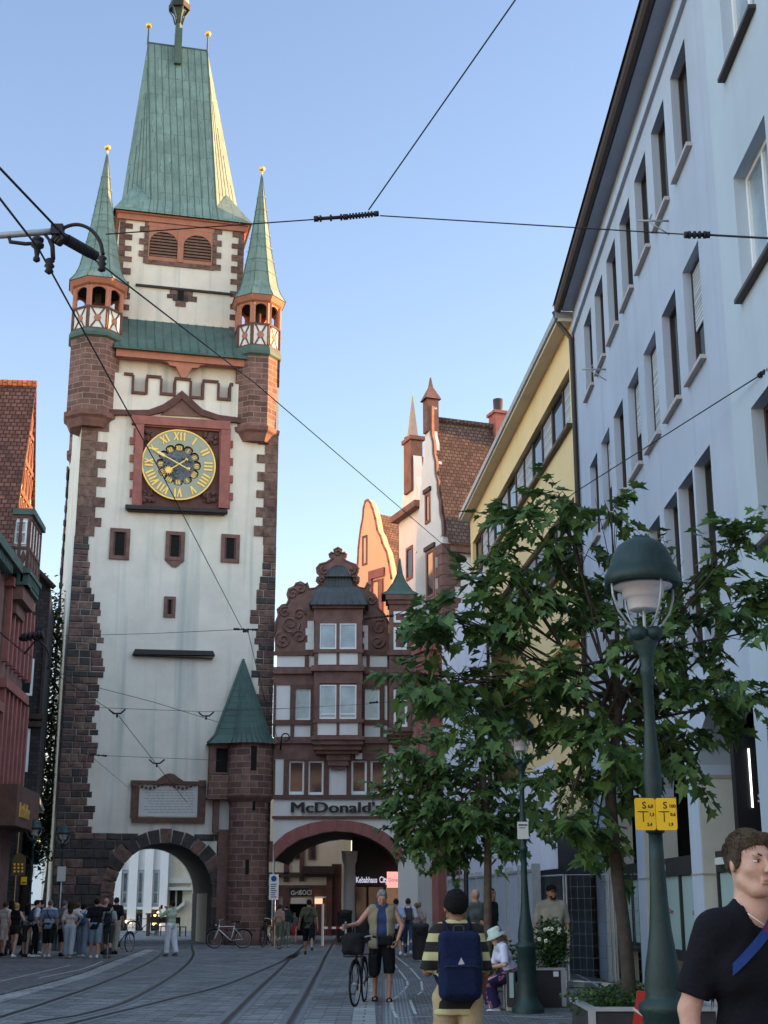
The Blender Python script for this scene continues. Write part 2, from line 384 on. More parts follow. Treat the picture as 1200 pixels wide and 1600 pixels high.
M['petal'] = mat('white_petal', (.75, .74, .62), .6, .05, 3, 0, 30)
# ================================================================ GATE TOWER
rng = random.Random(3)
def courses(mb, fr, w0, w1, ul, ur, hmin=.24, hmax=.36, lmin=.35, lmax=.8, o=0.03, mats=3, jag=0.0, skip=None, gap=.018, jag_side='r'):
    """random ashlar: ul(w), ur(w) give the ends of each course"""
    z = w0
    while z < w1 - .06:
        h = min(rng.uniform(hmin, hmax), w1 - z)
        if w1 - z - h < .1: h = w1 - z
        zc = z + h / 2; a, b = ul(zc), ur(zc)
        if jag:
            if jag_side == 'r': b += rng.uniform(-jag, jag)
            else: a += rng.uniform(-jag, jag)
        u = a
        while u < b - .05:
            l = min(rng.uniform(lmin, lmax), b - u)
            if b - u - l < .18: l = b - u
            if not (skip and skip(u + l / 2, zc)):
                e = o + rng.uniform(-.012, .02)
                g = gap / 2; m = rng.randrange(mats); k = min(.035, h * .15)
                # slightly dressed stone: bevelled front face
                a0, a1, b0, b1 = u + g, u + l - g, z + g, z + h - g
                j = [rng.uniform(-.012, .012) for _ in range(8)]
                F = [fr.P(a0 + k + j[0], b0 + k + j[1], e), fr.P(a1 - k + j[2], b0 + k + j[3], e), fr.P(a1 - k + j[4], b1 - k + j[5], e), fr.P(a0 + k + j[6], b1 - k + j[7], e)]
                B = [fr.P(a0, b0, e - .03), fr.P(a1, b0, e - .03), fr.P(a1, b1, e - .03), fr.P(a0, b1, e - .03)]
                K = [fr.P(a0, b0, -.05), fr.P(a1, b0, -.05), fr.P(a1, b1, -.05), fr.P(a0, b1, -.05)]
                mb.face(F, m=m)
                for i in range(4):
                    i2 = (i + 1) % 4
                    mb.face([B[i], B[i2], F[i2], F[i]], m=m); mb.face([K[i], K[i2], B[i2], B[i]], m=m)
            u += l
        z += h
STONES = [M['brownstone'], M['darkstone'], M['purplestone']]
Y0 = 56.0
TF = Fr(xat(113, 900, Y0), Y0, 13.5); GT = -0.2
TW = TF.pix(430, 900)[0]
def batter(w_): return 0.0
tw = thing('gate_tower', 'tall white medieval gate tower with sandstone corners, clock and green copper roof', 'tower', TF.P(TW / 2, GT, -3.5))
DEP = 8.0
zb = TF.pix(200, 1302)[1]                         # top of dark stone base
wtop = TF.pix(280, 640)[1]
# arch
aL, aR = TF.pix(177, 1395)[0], TF.pix(333, 1380)[0]; aC, aRad = (aL + aR) / 2, (aR - aL) / 2
aTop = TF.pix(265, 1316)[1]; aS = aTop - aRad
def archpts(c, r, s, n=20, base=None):
    p = [(c + r * cos(pi * k / n), s + r * sin(pi * k / n)) for k in range(n + 1)]
    return p
cren = [(365, 445), (405, 445), (405, 525), (460, 525), (460, 455), (525, 460), (525, 530), (580, 535), (580, 465), (650, 470), (650, 545), (700, 548), (700, 475), (768, 480), (768, 552), (815, 555), (815, 490), (830, 490)]
cren = [(60 + x * .3667, 420 + y * .3667) for x, y in cren]
crw = [TF.pix(x, y) for x, y in cren]
mb = MB()
pts = [(aL, GT - .4)] + archpts(aC, aRad, aS)[::-1] + [(aR, GT - .4), (TW, GT - .4), (TW, crw[-1][1])] + crw[::-1] + [(0.0, crw[0][1]), (0.0, 17), (batter(0), GT - .4)]
mb.poly(TF, pts, -.35, 0)
# rear face, sides
BL = TF.P(-.42, 0, -DEP); BR = TF.P(TW, 0, -DEP)
ztop = crw[0][1] + 1.4
def vq(a, b, z0, z1, mm=0): mb.face([Vector((a.x, a.y, z0)), Vector((b.x, b.y, z0)), Vector((b.x, b.y, z1)), Vector((a.x, a.y, z1))], m=mm)
FL2 = TF.P(0, 0, 0); FLb = TF.P(batter(0), 0, 0); BLb = TF.P(-.42, 0, -DEP)
mb.face([Vector((BLb.x, BLb.y, GT - .4)), Vector((FLb.x, FLb.y, GT - .4)), Vector((FL2.x, FL2.y, 17)), Vector((FL2.x, FL2.y, ztop)), Vector((BL.x, BL.y, ztop)), Vector((BL.x, BL.y, 17))])
FR2 = TF.P(TW, 0, 0); vq(FR2, BR, GT - .4, ztop)
TB = Fr(BL.x, BL.y, 13.5)
bp = [(aL + .42, GT - .4)] + [(u + .42, w_) for u, w_ in archpts(aC, aRad, aS)[::-1]] + [(aR + .42, GT - .4), (TW + .42, GT - .4), (TW + .42, ztop), (0, ztop), (0, GT - .4)]
mb.poly(TB, bp, 0, .3)
mb.box(TF, .0, TW, ztop - .1, ztop, -DEP, -.5)
# recess wall behind the battlement
mb.box(TF, .4, TW - .4, crw[2][1] - .4, ztop, -.6, -.352)
mb.build('wall', M['plaster'], tw)
# passage
mb = MB(); ap = archpts(aC, aRad + .01, aS)
for i in range(len(ap) - 1):
    (u0, w0), (u1, w1) = ap[i], ap[i + 1]
    mb.face([TF.P(u0, w0, -.3), TF.P(u1, w1, -.3), TF.P(u1, w1, -DEP + .0), TF.P(u0, w0, -DEP)], m=0, smooth=True)
mb.face([TF.P(aL, GT - .3, -.3), TF.P(aL, aS, -.3), TF.P(aL, aS, -DEP), TF.P(aL, GT - .3, -DEP)], m=0)
mb.face([TF.P(aR, GT - .3, -.3), TF.P(aR, aS, -.3), TF.P(aR, aS, -2), TF.P(aR, GT - .3, -2)], m=0)
mb.face([TF.P(aR, GT - .3, -2), TF.P(aR, aS, -2), TF.P(aR, aS, -6), TF.P(aR, GT - .3, -6)], m=1)
mb.face([TF.P(aR, GT - .3, -6), TF.P(aR, aS, -6), TF.P(aR, aS, -DEP), TF.P(aR, GT - .3, -DEP)], m=0)
mb.build('passage', [M['darkstone'], M['cream']], tw)
# stone base
mb = MB()
mb.box(TF, batter(0) - .02, aL - .1, GT - .4, zb, -.02, .022, m=3); mb.box(TF, aR + .1, TW, GT - .4, zb - .4, -.02, .022, m=3)
rout = aRad + .55
def insk(u, z):
    if z < aS: return abs(u - aC) < rout
    return (u - aC) ** 2 + (z - aS) ** 2 < rout ** 2
courses(mb, TF, GT - .2, zb, lambda z: batter(z) - .03, lambda z: TW - .05, .28, .42, .4, .95, .06, skip=insk)
mb.build('stone_base', [M['darkstone'], M['darkstone'], M['brownstone'], M['darkmortar']], tw)
mb = MB(); nv = 15
def wedge(r0, r1, t0, t1, o0, o1, m):
    q = [(aC + r * cos(t), aS + r * sin(t)) for r, t in ((r0, t0), (r1, t0), (r1, t1), (r0, t1))]
    mb.poly(TF, q, o0, o1, m)
for i in range(nv):
    t0, t1 = pi * i / nv, pi * (i + 1) / nv
    wedge(aRad - .03, rout + rng.uniform(-.06, .08), t0 + .012, t1 - .012, -.3, .09 + rng.uniform(0, .03), rng.randrange(2))
z = GT - .2
while z < aS:
    h = min(.42, aS - z + .01)
    for s in (-1, 1):
        a, b = aC + s * (aRad - .03), aC + s * (rout + rng.uniform(-.1, .12))
        mb.box(TF, a, b, z + .01, z + h - .01, -.3, .09 + rng.uniform(0, .03), rng.randrange(2))
    z += h
mb.build('arch_ring', [M['darkstone'], M['brownstone']], tw)
# corner quoins
def interp(tab):
    tab = sorted(tab)
    def f(w_):
        if w_ <= tab[0][0]: return tab[0][1]
        for (a, x), (b, y) in zip(tab, tab[1:]):
            if w_ <= b: return x + (y - x) * (w_ - a) / (b - a)
        return tab[-1][1]
    return f
def tabpx(l): return interp([(TF.pix(x, y)[1], TF.pix(x, y)[0]) for x, y in l])
lq = tabpx([(146, 835), (138, 850), (143, 900), (152, 960), (158, 1020), (155, 1060), (152, 1110), (146, 1180), (141, 1240), (144, 1300)])
mb = MB()
zq = TF.pix(140, 838)[1]
courses(mb, TF, zb, zq, lambda z: batter(z) - .03, lq, .22, .34, .3, .62, .04, jag=.22)
# regular long-and-short blocks above
def longshort(fr, z0, z1, a, short, long_, side, h=.42):
    z = z0; k = 0
    while z < z1 - .1:
        hh = min(h * rng.uniform(.85, 1.15), z1 - z); L = (long_ if k % 2 else short) * rng.uniform(.92, 1.08)
        if side > 0: e0, e1 = a, a + L
        else: e0, e1 = a - L, a
        n = 2 if L > .8 else 1
        for i in range(n):
            x0 = e0 + (e1 - e0) * i / n; x1 = e0 + (e1 - e0) * (i + 1) / n
            mb.box(fr, x0 + .01, x1 - .01, z + .01, z + hh - .01, -.05, .03 + rng.uniform(0, .02), rng.choice((0, 0, 2)))
        z += hh; k += 1
zs = TF.pix(150, 655)[1]
longshort(TF, zq, zs, 0, .75, 1.12, 1)
rq = tabpx([(410, 850), (415, 880), (413, 900), (402, 930), (394, 960), (398, 985), (404, 1010), (398, 1040), (398, 1100), (398, 1300)])
courses(mb, TF, zb - .4, TF.pix(415, 852)[1], rq, lambda z: TW + .03, .24, .36, .3, .6, .04, jag=.18, jag_side='l')
longshort(TF, TF.pix(415, 852)[1], TF.pix(415, 675)[1], TW + .02, .62, .95, -1)
# side corner seen edge-on
LFr = Fr(BL.x, BL.y, 13.5 - 90 - 5)
courses(mb, LFr, zb, zs, lambda z: .0, lambda z: .7, .24, .4, .3, .6, .03, jag=.2)
mb.build('quoins', STONES, tw)
# boundary mortar behind quoins
mb = MB()
mb.poly(TF, [(batter(0), GT), (lq(5) - .25, zb), (lq(8) - .25, 8), (lq(12) - .25, 12), (.5, zq), (.5, zs), (0, zs), (0, 17)], -.02, .006)
mb.poly(TF, [(TW, zb - .5), (TW, TF.pix(415, 675)[1]), (TW - .4, TF.pix(415, 675)[1]), (TW - .3, TF.pix(415, 860)[1]), (rq(11) + .25, 11), (rq(6) + .25, zb - .5)], -.02, .006)
mb.build('joint_mortar', M['mortar'], tw)
# string course with ogee
mb = MB()
sc = [(300, 597), (400, 601), (470, 600), (530, 578), (575, 548), (612, 518), (650, 552), (700, 598), (770, 622), (860, 634), (900, 640)]
lo = [(900, 660), (860, 656), (770, 645), (690, 622), (645, 585), (612, 552), (580, 580), (535, 608), (470, 624), (400, 622), (300, 620)]
mb.ppx(TF, [(60 + x * .3667, 420 + y * .3667) for x, y in sc + lo], -.05, .16)
mb.ppx(TF, [(60 + x * .3667, 420 + y * .3667) for x, y in [(520, 622), (540, 606), (582, 578), (612, 550), (645, 583), (692, 620), (720, 632)]], -.05, .07, 1)
mb.build('string_course', [M['dredfine'], M['redfine']], tw)
# crenel trim
mb = MB()
for i in range(len(crw) - 1):
    (u0, w0), (u1, w1) = crw[i], crw[i + 1]; t = .11
    if abs(u1 - u0) > abs(w1 - w0): mb.box(TF, min(u0, u1) - .0, max(u0, u1) + t * .0, w0 - t * .9, w0 + .03, -.36, .07)
    else: mb.box(TF, u0 - t / 2, u0 + t / 2, min(w0, w1) - t * .9, max(w0, w1) - t * .91, -.362, .068)
mb.build('battlement_trim', M['dredfine'], tw)
# ---- windows in the shaft
def slot(x0, y0, x1, y1, fwx, par, nm='window', sill=0):
    a = TF.pix(x0, y0); b = TF.pix(x1, y1); u0, u1, w0, w1 = a[0], b[0], b[1], a[1]; m2 = MB()
    m2.box(TF, u0, u0 + fwx, w0, w1, -.02, .07); m2.box(TF, u1 - fwx, u1, w0, w1, -.02, .07)
    m2.box(TF, u0 + fwx, u1 - fwx, w1 - fwx, w1, -.02, .068); m2.box(TF, u0 + fwx, u1 - fwx, w0, w0 + fwx, -.02, .068)
    k = fwx * .45
    m2.box(TF, u0 + fwx, u0 + fwx + k, w0 + fwx, w1 - fwx, -.02, .03, 1); m2.box(TF, u1 - fwx - k, u1 - fwx, w0 + fwx, w1 - fwx, -.02, .03, 1)
    if sill: m2.poly(TF, [(u0, w0), (u1, w0), ((u0 + u1) / 2 + .1, w0 - .28), ((u0 + u1) / 2 - .1, w0 - .28)], -.02, .05)
    o = m2.build(nm, [M['redfine'], M['dredfine']], par)
    m3 = MB(); m3.box(TF, u0 + fwx + k, u1 - fwx - k, w0 + fwx, w1 - fwx, -.02, .006); m3.build('opening', M['dark'], o)
slot(172.5, 825, 201.5, 875, .16, tw); slot(259.5, 830, 287.5, 877, .16, tw, sill=1); slot(346, 834.5, 373.5, 880, .16, tw)
slot(256.5, 932, 273.5, 965, .13, tw)
mb = MB(); mb.ppx(TF, [(211, 1014), (333, 1017), (336, 1024), (207, 1022)], -.02, .28); mb.bpx(TF, 209, 1024, 333, 1028, -.02, .2)
mb.build('ledge', M['slate'], tw)
# ---- inscription plaque
mb = MB(); mb.bpx(TF, 206, 1219, 321, 1226.5, 0, .14); mb.bpx(TF, 206, 1276.5, 320, 1286, 0, .14); mb.bpx(TF, 206, 1226.5, 216, 1276.5, 0, .12); mb.bpx(TF, 310, 1226.5, 320.5, 1276.5, 0, .12)
mb.bpx(TF, 204.5, 1219, 215, 1229, .1, .17); mb.bpx(TF, 311, 1219, 322, 1229, .1, .17)
mb.ppx(TF, [(244, 1220), (252, 1214), (258, 1210), (265, 1208), (273, 1210), (279, 1215), (287, 1220), (280, 1226), (265, 1222), (250, 1226)], 0, .16)
for k in range(14):
    x = 222 + k * 6.3; c = TF.pix(x, 1228 + 3.5 * sin(k * .75 + .3)); p = TF.P(c[0], c[1], .1); mb.ball(p, .07, 6)
pl = mb.build('plaque_frame', M['brownwood'], tw)
mb = MB(); mb.bpx(TF, 216, 1226.5, 310, 1276.5, 0, .03)
for r_ in range(9):
    y = 1234 + r_ * 4.3; x = 224 + rng.uniform(0, 10)
    while x < 302:
        l = rng.uniform(3, 9); mb.bpx(TF, x, y, min(x + l, 304), y + 1.1, .02, .036, 1); x += l + 1.6
mb.build('inscription', [M['whitegrey'], M['mortar']], tw)
# ---- clock
ck = MB()
dC = TF.pix(278.7, 728); dR = TF.pix(336.3, 728)[0] - dC[0]
ck.bpx(TF, 213, 656, 352, 800, -.02, .04, 1)                          # carved panel
for (x0, y0, x1, y1) in ((213, 656, 219, 792), (346, 668, 357, 794)): ck.bpx(TF, x0, y0, x1, y1, 0, .24)
ck.ppx(TF, [(206, 648), (360, 658), (360, 671), (206, 661)], 0, .26); ck.ppx(TF, [(219, 661), (346, 670), (346, 674), (219, 665)], 0, .16)
ck.ppx(TF, [(219, 665), (222, 665), (222, 790), (219, 790)], 0, .15); ck.ppx(TF, [(343, 672), (346, 672), (346, 792), (343, 792)], 0, .15)
for k in range(9):
    y = 668 + k * 13.6
    for s in (0, 1):
        x = (212 - (9 if (k + s) % 2 else 3), 213) if s == 0 else (352, 356 + (8 if k % 2 else 3)); ck.bpx(TF, x[0], y + 1 + s * 5, x[1], y + 13 + s * 5, 0, .07 + rng.uniform(0, .02), 0)
for (cx, cy) in ((231, 681), (328, 687), (230, 776), (327, 778)):   # carved foliage in the spandrels
    for k in range(26):
        c = TF.pix(cx + rng.uniform(-9, 9), cy + rng.uniform(-8, 8)); ck.ball(TF.P(c[0], c[1], .06), rng.uniform(.05, .13), 6, m=1)
cf = ck.build('clock_surround', [M['redclock'], M['dredfine']], tw)
mb = MB(); mb.ppx(TF, [(196, 788), (355, 796), (356, 801), (197, 794)], 0, .34); mb.ppx(TF, [(199, 794), (353, 801), (351, 804), (201, 798)], 0, .22)
mb.build('clock_sill', M['slate'], cf)
mb = MB()
def cirpts(r, n=48): return [(dC[0] + r * cos(2 * pi * k / n), dC[1] + r * sin(2 * pi * k / n)) for k in range(n)]
def ring(r0, r1, o0, o1, m=0, n=48):
    a = cirpts(r0, n); b = cirpts(r1, n)
    for i in range(n):
        j = (i + 1) % n; P = TF.P
        mb.face([P(*a[i], o1), P(*b[i], o1), P(*b[j], o1), P(*a[j], o1)], m=m)
        mb.face([P(*b[i], o0), P(*b[j], o0), P(*b[j], o1), P(*b[i], o1)], m=m); mb.face([P(*a[i], o1), P(*a[j], o1), P(*a[j], o0), P(*a[i], o0)], m=m)
# scalloped plate: ring whose inner edge has 12 lobes
nS = 144; lobes = []
ri = dR * .60
for k in range(nS):
    t = 2 * pi * k / nS; ph = (t * 12 / (2 * pi)) % 1 - .5 + .0
    ph = ((t * 12 / (2 * pi) + .5) % 1) - .5
    lobes.append(ri - dR * .10 * (1 - sqrt(max(0, 1 - (2 * ph) ** 2))))
for i in range(nS):
    j = (i + 1) % nS; t0, t1 = 2 * pi * i / nS, 2 * pi * j / nS; P = lambda r, t, o: TF.P(dC[0] + r * cos(t), dC[1] + r * sin(t), o)
    mb.face([P(lobes[i], t0, .2), P(dR * .97, t0, .2), P(dR * .97, t1, .2), P(lobes[j], t1, .2)])
    mb.face([P(lobes[i], t0, .2), P(lobes[j], t1, .2), P(lobes[j], t1, .05), P(lobes[i], t0, .05)], m=1)
mb.build('dial', [M['dial'], M['dredfine']], cf)
mb = MB(); ring(dR * .965, dR * 1.0, .05, .215); mb.build('dial_rim', M['gold'], cf)
mb = MB(); mb.poly(TF, cirpts(dR * .44, 36), .03, .09)
for k in range(12):
    t = pi / 2 - k * pi / 6; c = (dC[0] + dR * .49 * cos(t), dC[1] + dR * .49 * sin(t))
    mb.poly(TF, [(c[0] + dR * .095 * cos(2 * pi * q / 14), c[1] + dR * .095 * sin(2 * pi * q / 14)) for q in range(14)], .03, .11, 1)
for k in range(40):
    t = rng.uniform(0, 2 * pi); r_ = dR * .4 * sqrt(rng.random()); mb.ball(TF.P(dC[0] + r_ * cos(t), dC[1] + r_ * sin(t), .09), rng.uniform(.03, .1), 6)
mb.build('inner_dial', [M['dialblue'], mat('inner_roundel', (.22, .22, .17), .8)], cf)
mb = MB()
def stroke(cx, cy, x0, y0, x1, y1, wd, rot, o0, o1, sc_=1.0):
    dx, dy = x1 - x0, y1 - y0; L = sqrt(dx * dx + dy * dy); nx, ny = -dy / L * wd / 2, dx / L * wd / 2
    q = [(x0 + nx, y0 + ny), (x0 - nx, y0 - ny), (x1 - nx, y1 - ny), (x1 + nx, y1 + ny)]
    c, s = cos(rot), sin(rot)
    mb.poly(TF, [(cx + (x * c - y * s) * sc_, cy + (x * s + y * c) * sc_) for x, y in q], o0, o1)
def numeral(txt, cx, cy, rot, h, wd, o0, o1):
    wid = {'I': .42, 'V': .62, 'X': .66}; tot = sum(wid[c] for c in txt) * h; x = -tot / 2
    for c in txt:
        ww = wid[c] * h; a, b = x + ww * .14, x + ww * .86; m_ = (a + b) / 2
        if c == 'I': stroke(cx, cy, m_, -h / 2, m_, h / 2, wd, rot, o0, o1)
        elif c == 'V': stroke(cx, cy, a, h / 2, m_, -h / 2, wd, rot, o0, o1 - .002); stroke(cx, cy, b, h / 2, m_, -h / 2, wd * .7, rot, o0, o1)
        else: stroke(cx, cy, a, h / 2, b, -h / 2, wd, rot, o0, o1 - .002); stroke(cx, cy, b, h / 2, a, -h / 2, wd * .7, rot, o0, o1)
        x += ww
NUM = ['XII', 'I', 'II', 'III', 'IIII', 'V', 'VI', 'VII', 'VIII', 'IX', 'X', 'XI']
for k, tx in enumerate(NUM):
    t = pi / 2 - k * pi / 6; numeral(tx, dC[0] + dR * .80 * cos(t), dC[1] + dR * .80 * sin(t), t - pi / 2, dR * .23, dR * .045, .19, .225)
    numeral(tx, dC[0] + dR * .49 * cos(t), dC[1] + dR * .49 * sin(t), t - pi / 2, dR * .115, dR * .022, .1, .125)
mb.build('numerals', M['gold'], cf)
mb = MB(); tm = pi / 2 - 2 * pi * 49.5 / 60; c_, s_ = dC
stroke(c_, s_, 0, -dR * .3, 0, dR * .86, dR * .03, tm - pi / 2, .30, .32); stroke(c_, s_, 0, dR * .45, 0, dR * .66, dR * .075, tm - pi / 2, .295, .325)
mb.ball(TF.P(c_ - dR * .29 * cos(tm), s_ - dR * .29 * sin(tm), .31), dR * .055, 8)
mb.build('minute_hand', M['goldpale'], cf)
mb = MB(); th = pi / 2 - 2 * pi * (7.83) / 12
stroke(c_, s_, 0, -dR * .25, 0, dR * .36, dR * .03, th - pi / 2, .26, .28); mb.ball(TF.P(c_ - dR * .24 * cos(th), s_ - dR * .24 * sin(th), .27), dR * .05, 8)
sx, sy = c_ + dR * .33 * cos(th), s_ + dR * .33 * sin(th)
star = [(sx + dR * (.13 if k % 2 else .07) * cos(pi * k / 12), sy + dR * (.13 if k % 2 else .07) * sin(pi * k / 12)) for k in range(24)]
mb.poly(TF, star, .26, .295); mb.build('hour_hand', M['gold'], cf)
# ---- corner turrets
def octa(prof, c, mbx, m=0, n=8, smooth=False): mbx.lathe(prof, n, c, m, smooth, rot=radians(13.5 + 22.5))
def turret(cx_px, ref_y, zc, zg0, zg1, ze, ztip, R, oo, par, Yc=None, shaft0=None):
    c = TF.pix(cx_px, ref_y, oo) if Yc is None else None
    p = TF.P(c[0], 0, oo) if c else Yc
    p = Vector((p.x, p.y, 0)); k = 1 / cos(pi / 8)
    t = MB(); octa([(R * .2, shaft0 - .75), (R * .82 * k, shaft0 - .7), (R * .96 * k, shaft0 - .35), (R * 1.07 * k, shaft0 - .25), (R * 1.1 * k, shaft0 - .05), (R * 1.0 * k, shaft0)], p, t, 1)
    octa([(R * k, shaft0), (R * k, zc)], p, t); s = t.build('corner_turret', [M['red'], M['redfine']], par)
    t = MB(); octa([(R * k, zc), (R * 1.1 * k, zc + .08), (R * 1.1 * k, zc + .22), (R * 1.04 * k, zg0), (R * 1.0 * k, zg0)], p, t)
    t.build('corbel_band', M['copperdark'], s)
    # gallery parapet: plaster panels with cross timbers, posts, arched openings
    t = MB(); zm = zg0 + (zg1 - zg0) * .48
    Rg = R * .98; octa([(Rg * k, zg0), (Rg * k, zm)], p, t, 0)
    octa([(Rg * 1.05 * k, zm - .02), (Rg * 1.05 * k, zm + .07), (Rg * .8, zm + .07)], p, t, 2)
    octa([(Rg * 1.03 * k, zg0 - .02), (Rg * 1.03 * k, zg0 + .08)], p, t, 1)
    for i in range(8):
        a = radians(13.5) - pi / 2 + i * pi / 4; f = Fr(p.x + Rg * cos(a), p.y + Rg * sin(a), math.degrees(a) + 90); hw = Rg * tan(pi / 8)
        H0, H1 = zg0 + .08, zm - .02
        for sx_ in (-1, 1):
            t.box(f, sx_ * hw - .07, sx_ * hw + .07, H0, H1, -.05, .03, 1)
            t.poly(f, [(-sx_ * (hw - .12), H0), (-sx_ * (hw - .2), H0), (sx_ * (hw - .12), H1), (sx_ * (hw - .2), H1)], -.02, .02 + .004 * sx_, 1)
        t.poly(f, [(.16 * cos(q * pi / 4), (H0 + H1) / 2 + .16 * sin(q * pi / 4)) for q in range(8)], -.02, .03, 3)
        # opening: posts and arch head
        for sx_ in (-1, 1): t.box(f, sx_ * hw - .1, sx_ * hw + .1, zm + .07, zg1 - .05, -.1, 0.0, 3)
        hh = zg1 - .28; n = 8; r_ = hw - .1
        arc = [(r_ * cos(pi * q / n), hh - .05 + .26 * sin(pi * q / n)) for q in range(n + 1)]
        t.poly(f, [(-hw + .06, zg1 + .02), (-hw + .06, hh - .05)] + arc[::-1] + [(hw - .06, hh - .05), (hw - .06, zg1 + .02)], -.08, -.004, 3)
    t.build('gallery', [M['plaster2'], M['brownwood'], M['dredfine'], M['pinkwood']], s)
    t = MB(); octa([(R * .95, zg1 - .02), (R * 1.0 * k, zg1), (R * 1.08 * k, zg1 + .05), (R * 1.18 * k, ze - .05), (R * 1.2 * k, ze)], p, t, 0)
    t.lathe([(.0, zg1), (R * .9, zg1)], 8, p, 1)
    t.build('cornice', [M['pinkwood'], M['dark']], s)
    t = MB(); H_ = ztip - ze
    octa([(R * 1.24 * k, ze), (R * 1.0 * k, ze + H_ * .06), (R * .86 * k, ze + H_ * .12), (R * .52 * k, ze + H_ * .4), (R * .25 * k, ze + H_ * .7), (.035, ze + H_ * .97), (.03, ztip)], p, t)
    for i in range(8):
        a = radians(13.5 + 22.5) + i * pi / 4
        t.tube([p + Vector((r_ * k * cos(a), r_ * k * sin(a), ze + h)) for r_, h in ((R * 1.24, .02), (R * 1.0, H_ * .06), (R * .86, H_ * .12), (R * .52, H_ * .4), (R * .25, H_ * .7), (.03, H_ * .97))], .022, 4, m=1)
    for q in range(1, 8):
        hq = H_ * (.1 + q * .1); rr = R * (.90 - .95 * (hq / H_ - .1)) * k; octa([(rr - .012, ze + hq), (rr - .016, ze + hq + .03)], p, t)
    t.build('spire', [M['copper'], M['copperdark']], s)
    t = MB(); t.lathe([(.03, ztip - .1), (.05, ztip + .05), (.02, ztip + .1)], 8, p); t.ball(p + Vector((0, 0, ztip + .2)), .15, 12); t.build('finial', M['gold'], s)
    # back wall inside gallery so that the openings read dark but see-through
    t = MB(); t.lathe([(.14, zm), (.14, zg1)], 8, p); t.build('centre_post', M['darkwood'], s)
    return s
YL = TF.P(TF.pix(157, 560, -.6)[0], 0, .4).y; YR = TF.P(TF.pix(402, 560, -.5)[0], 0, .4).y
turret(148, 560, zat(528, YL), zat(515, YL), zat(446, YL), zat(437, YL), zat(240, YL + 1.1), 1.06, -.6, tw, shaft0=zat(640, YL))
turret(401.5, 560, zat(556, YR), zat(541, YR), zat(472, YR), zat(463, YR), zat(272, YR + 1.0), .96, -.5, tw, shaft0=zat(664, YR))
bl = TF.P(.42, 0, -DEP + .9); YB = bl.y - .9
turret(0, 0, zat(600, YB), zat(590, YB), zat(530, YB), zat(522, YB), zat(345, YB), .9, 0, tw, Yc=bl, shaft0=zat(700, YB))
# ---- canopy roof between turrets
mb = MB()
SO = -1.5
e0, e1 = TF.pix(186, 541, .35), TF.pix(380, 556, .35); t0, t1 = TF.pix(198, 497, SO + .05), TF.pix(368, 513, SO + .05)
w_e = (e0[1] + e1[1]) / 2; w_t = (t0[1] + t1[1]) / 2
mb.face([TF.P(e0[0] - .2, w_e, .35), TF.P(e1[0] + .2, w_e, .35), TF.P(e1[0] + .1, w_t, SO), TF.P(e0[0] + .1, w_t, SO)])
for k in range(15):
    f = k / 14; a = e0[0] + .05 + (e1[0] - e0[0] - .1) * f
    mb.tube([TF.P(a, w_e + .02, .35), TF.P(a, w_t + .02, SO)], .022, 4)
mb.box(TF, e0[0] - .2, e1[0] + .2, w_e - .1, w_e - .01, .2, .36)
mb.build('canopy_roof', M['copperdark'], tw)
mb = MB(); mb.box(TF, e0[0] - .1, e1[0] + .1, w_e - .42, w_e - .1, -.15, .2)
cx = (e0[0] + e1[0]) / 2 + .15
br = [(cx - .95, w_e - .42), (cx - .7, w_e - .5), (cx - .62, w_e - .62), (cx - .35, w_e - .66), (cx - .22, w_e - .9), (cx - .1, w_e - 1.15), (cx + .1, w_e - 1.15), (cx + .22, w_e - .9), (cx + .35, w_e - .66), (cx + .62, w_e - .62), (cx + .7, w_e - .5), (cx + .95, w_e - .42)]
mb.poly(TF, br, -.1, .12); mb.build('canopy_beam', M['pinkwood'], tw)
mb = MB(); mb.box(TF, e0[0] - .3, e1[0] + .3, w_e - .1, w_e - .02, -1.5, .2); mb.build('canopy_soffit', M['darkwood'], tw)
# ---- upper shaft
s0 = TF.pix(184, 400, SO)[0]; s1 = TF.pix(381, 400, SO)[0]; zSe = TF.pix(280, 344, SO)[1]
mb = MB(); SD = s1 - s0
mb.box(TF, s0, s1, ztop - .5, zSe, SO - SD, SO); us = mb.build('upper_shaft', M['plaster'], tw)
mb = MB()
zlo = TF.pix(280, 520, SO)[1]
SF = Fr(TF.P(0, 0, SO).x, TF.P(0, 0, SO).y, 13.5)
longshort(SF, zlo - .6, zSe - .1, s0, .3, .62, 1, .3); longshort(SF, zlo - .6, zSe - .1, s1, .3, .62, -1, .3)
a, b = SF.pix(228, 0)[0], SF.pix(334, 0)[0]
L0, L1 = SF.pix(233, 357), SF.pix(331, 416); ub0, ub1 = L0[0], L1[0]; wl0, wl1 = L1[1], L0[1]
k = 0; z = wl0 - .2
while z < wl1 + .2:
    for s_ in (-1, 1):
        L_ = .42 if (k + (s_ > 0)) % 2 else .2; e = ub0 if s_ < 0 else ub1
        mb.box(SF, e, e + s_ * L_, z + .01, z + .3, -.05, .035, 0)
    z += .31; k += 1
mb.box(SF, ub0 - .1, ub1 + .1, wl0 - .22, wl0, -.05, .05, 0)
sw = SF.pix(282, 466); mb.box(SF, sw[0] - .5, sw[0] + .55, sw[1] + .15, sw[1] + .42, -.05, .04, 0); mb.box(SF, sw[0] - .35, sw[0] + .35, sw[1] - .15, sw[1] + .14, -.05, .05, 1); mb.box(SF, sw[0] - .22, sw[0] + .25, sw[1] - .42, sw[1] - .16, -.05, .04, 0)
mb.box(SF, sw[0] - .62, sw[0] - .36, sw[1] - .05, sw[1] + .14, -.05, .035, 2); mb.box(SF, sw[0] + .36, sw[0] + .75, sw[1] - .12, sw[1] + .14, -.05, .035, 2)
mb.build('shaft_quoins', STONES, us)
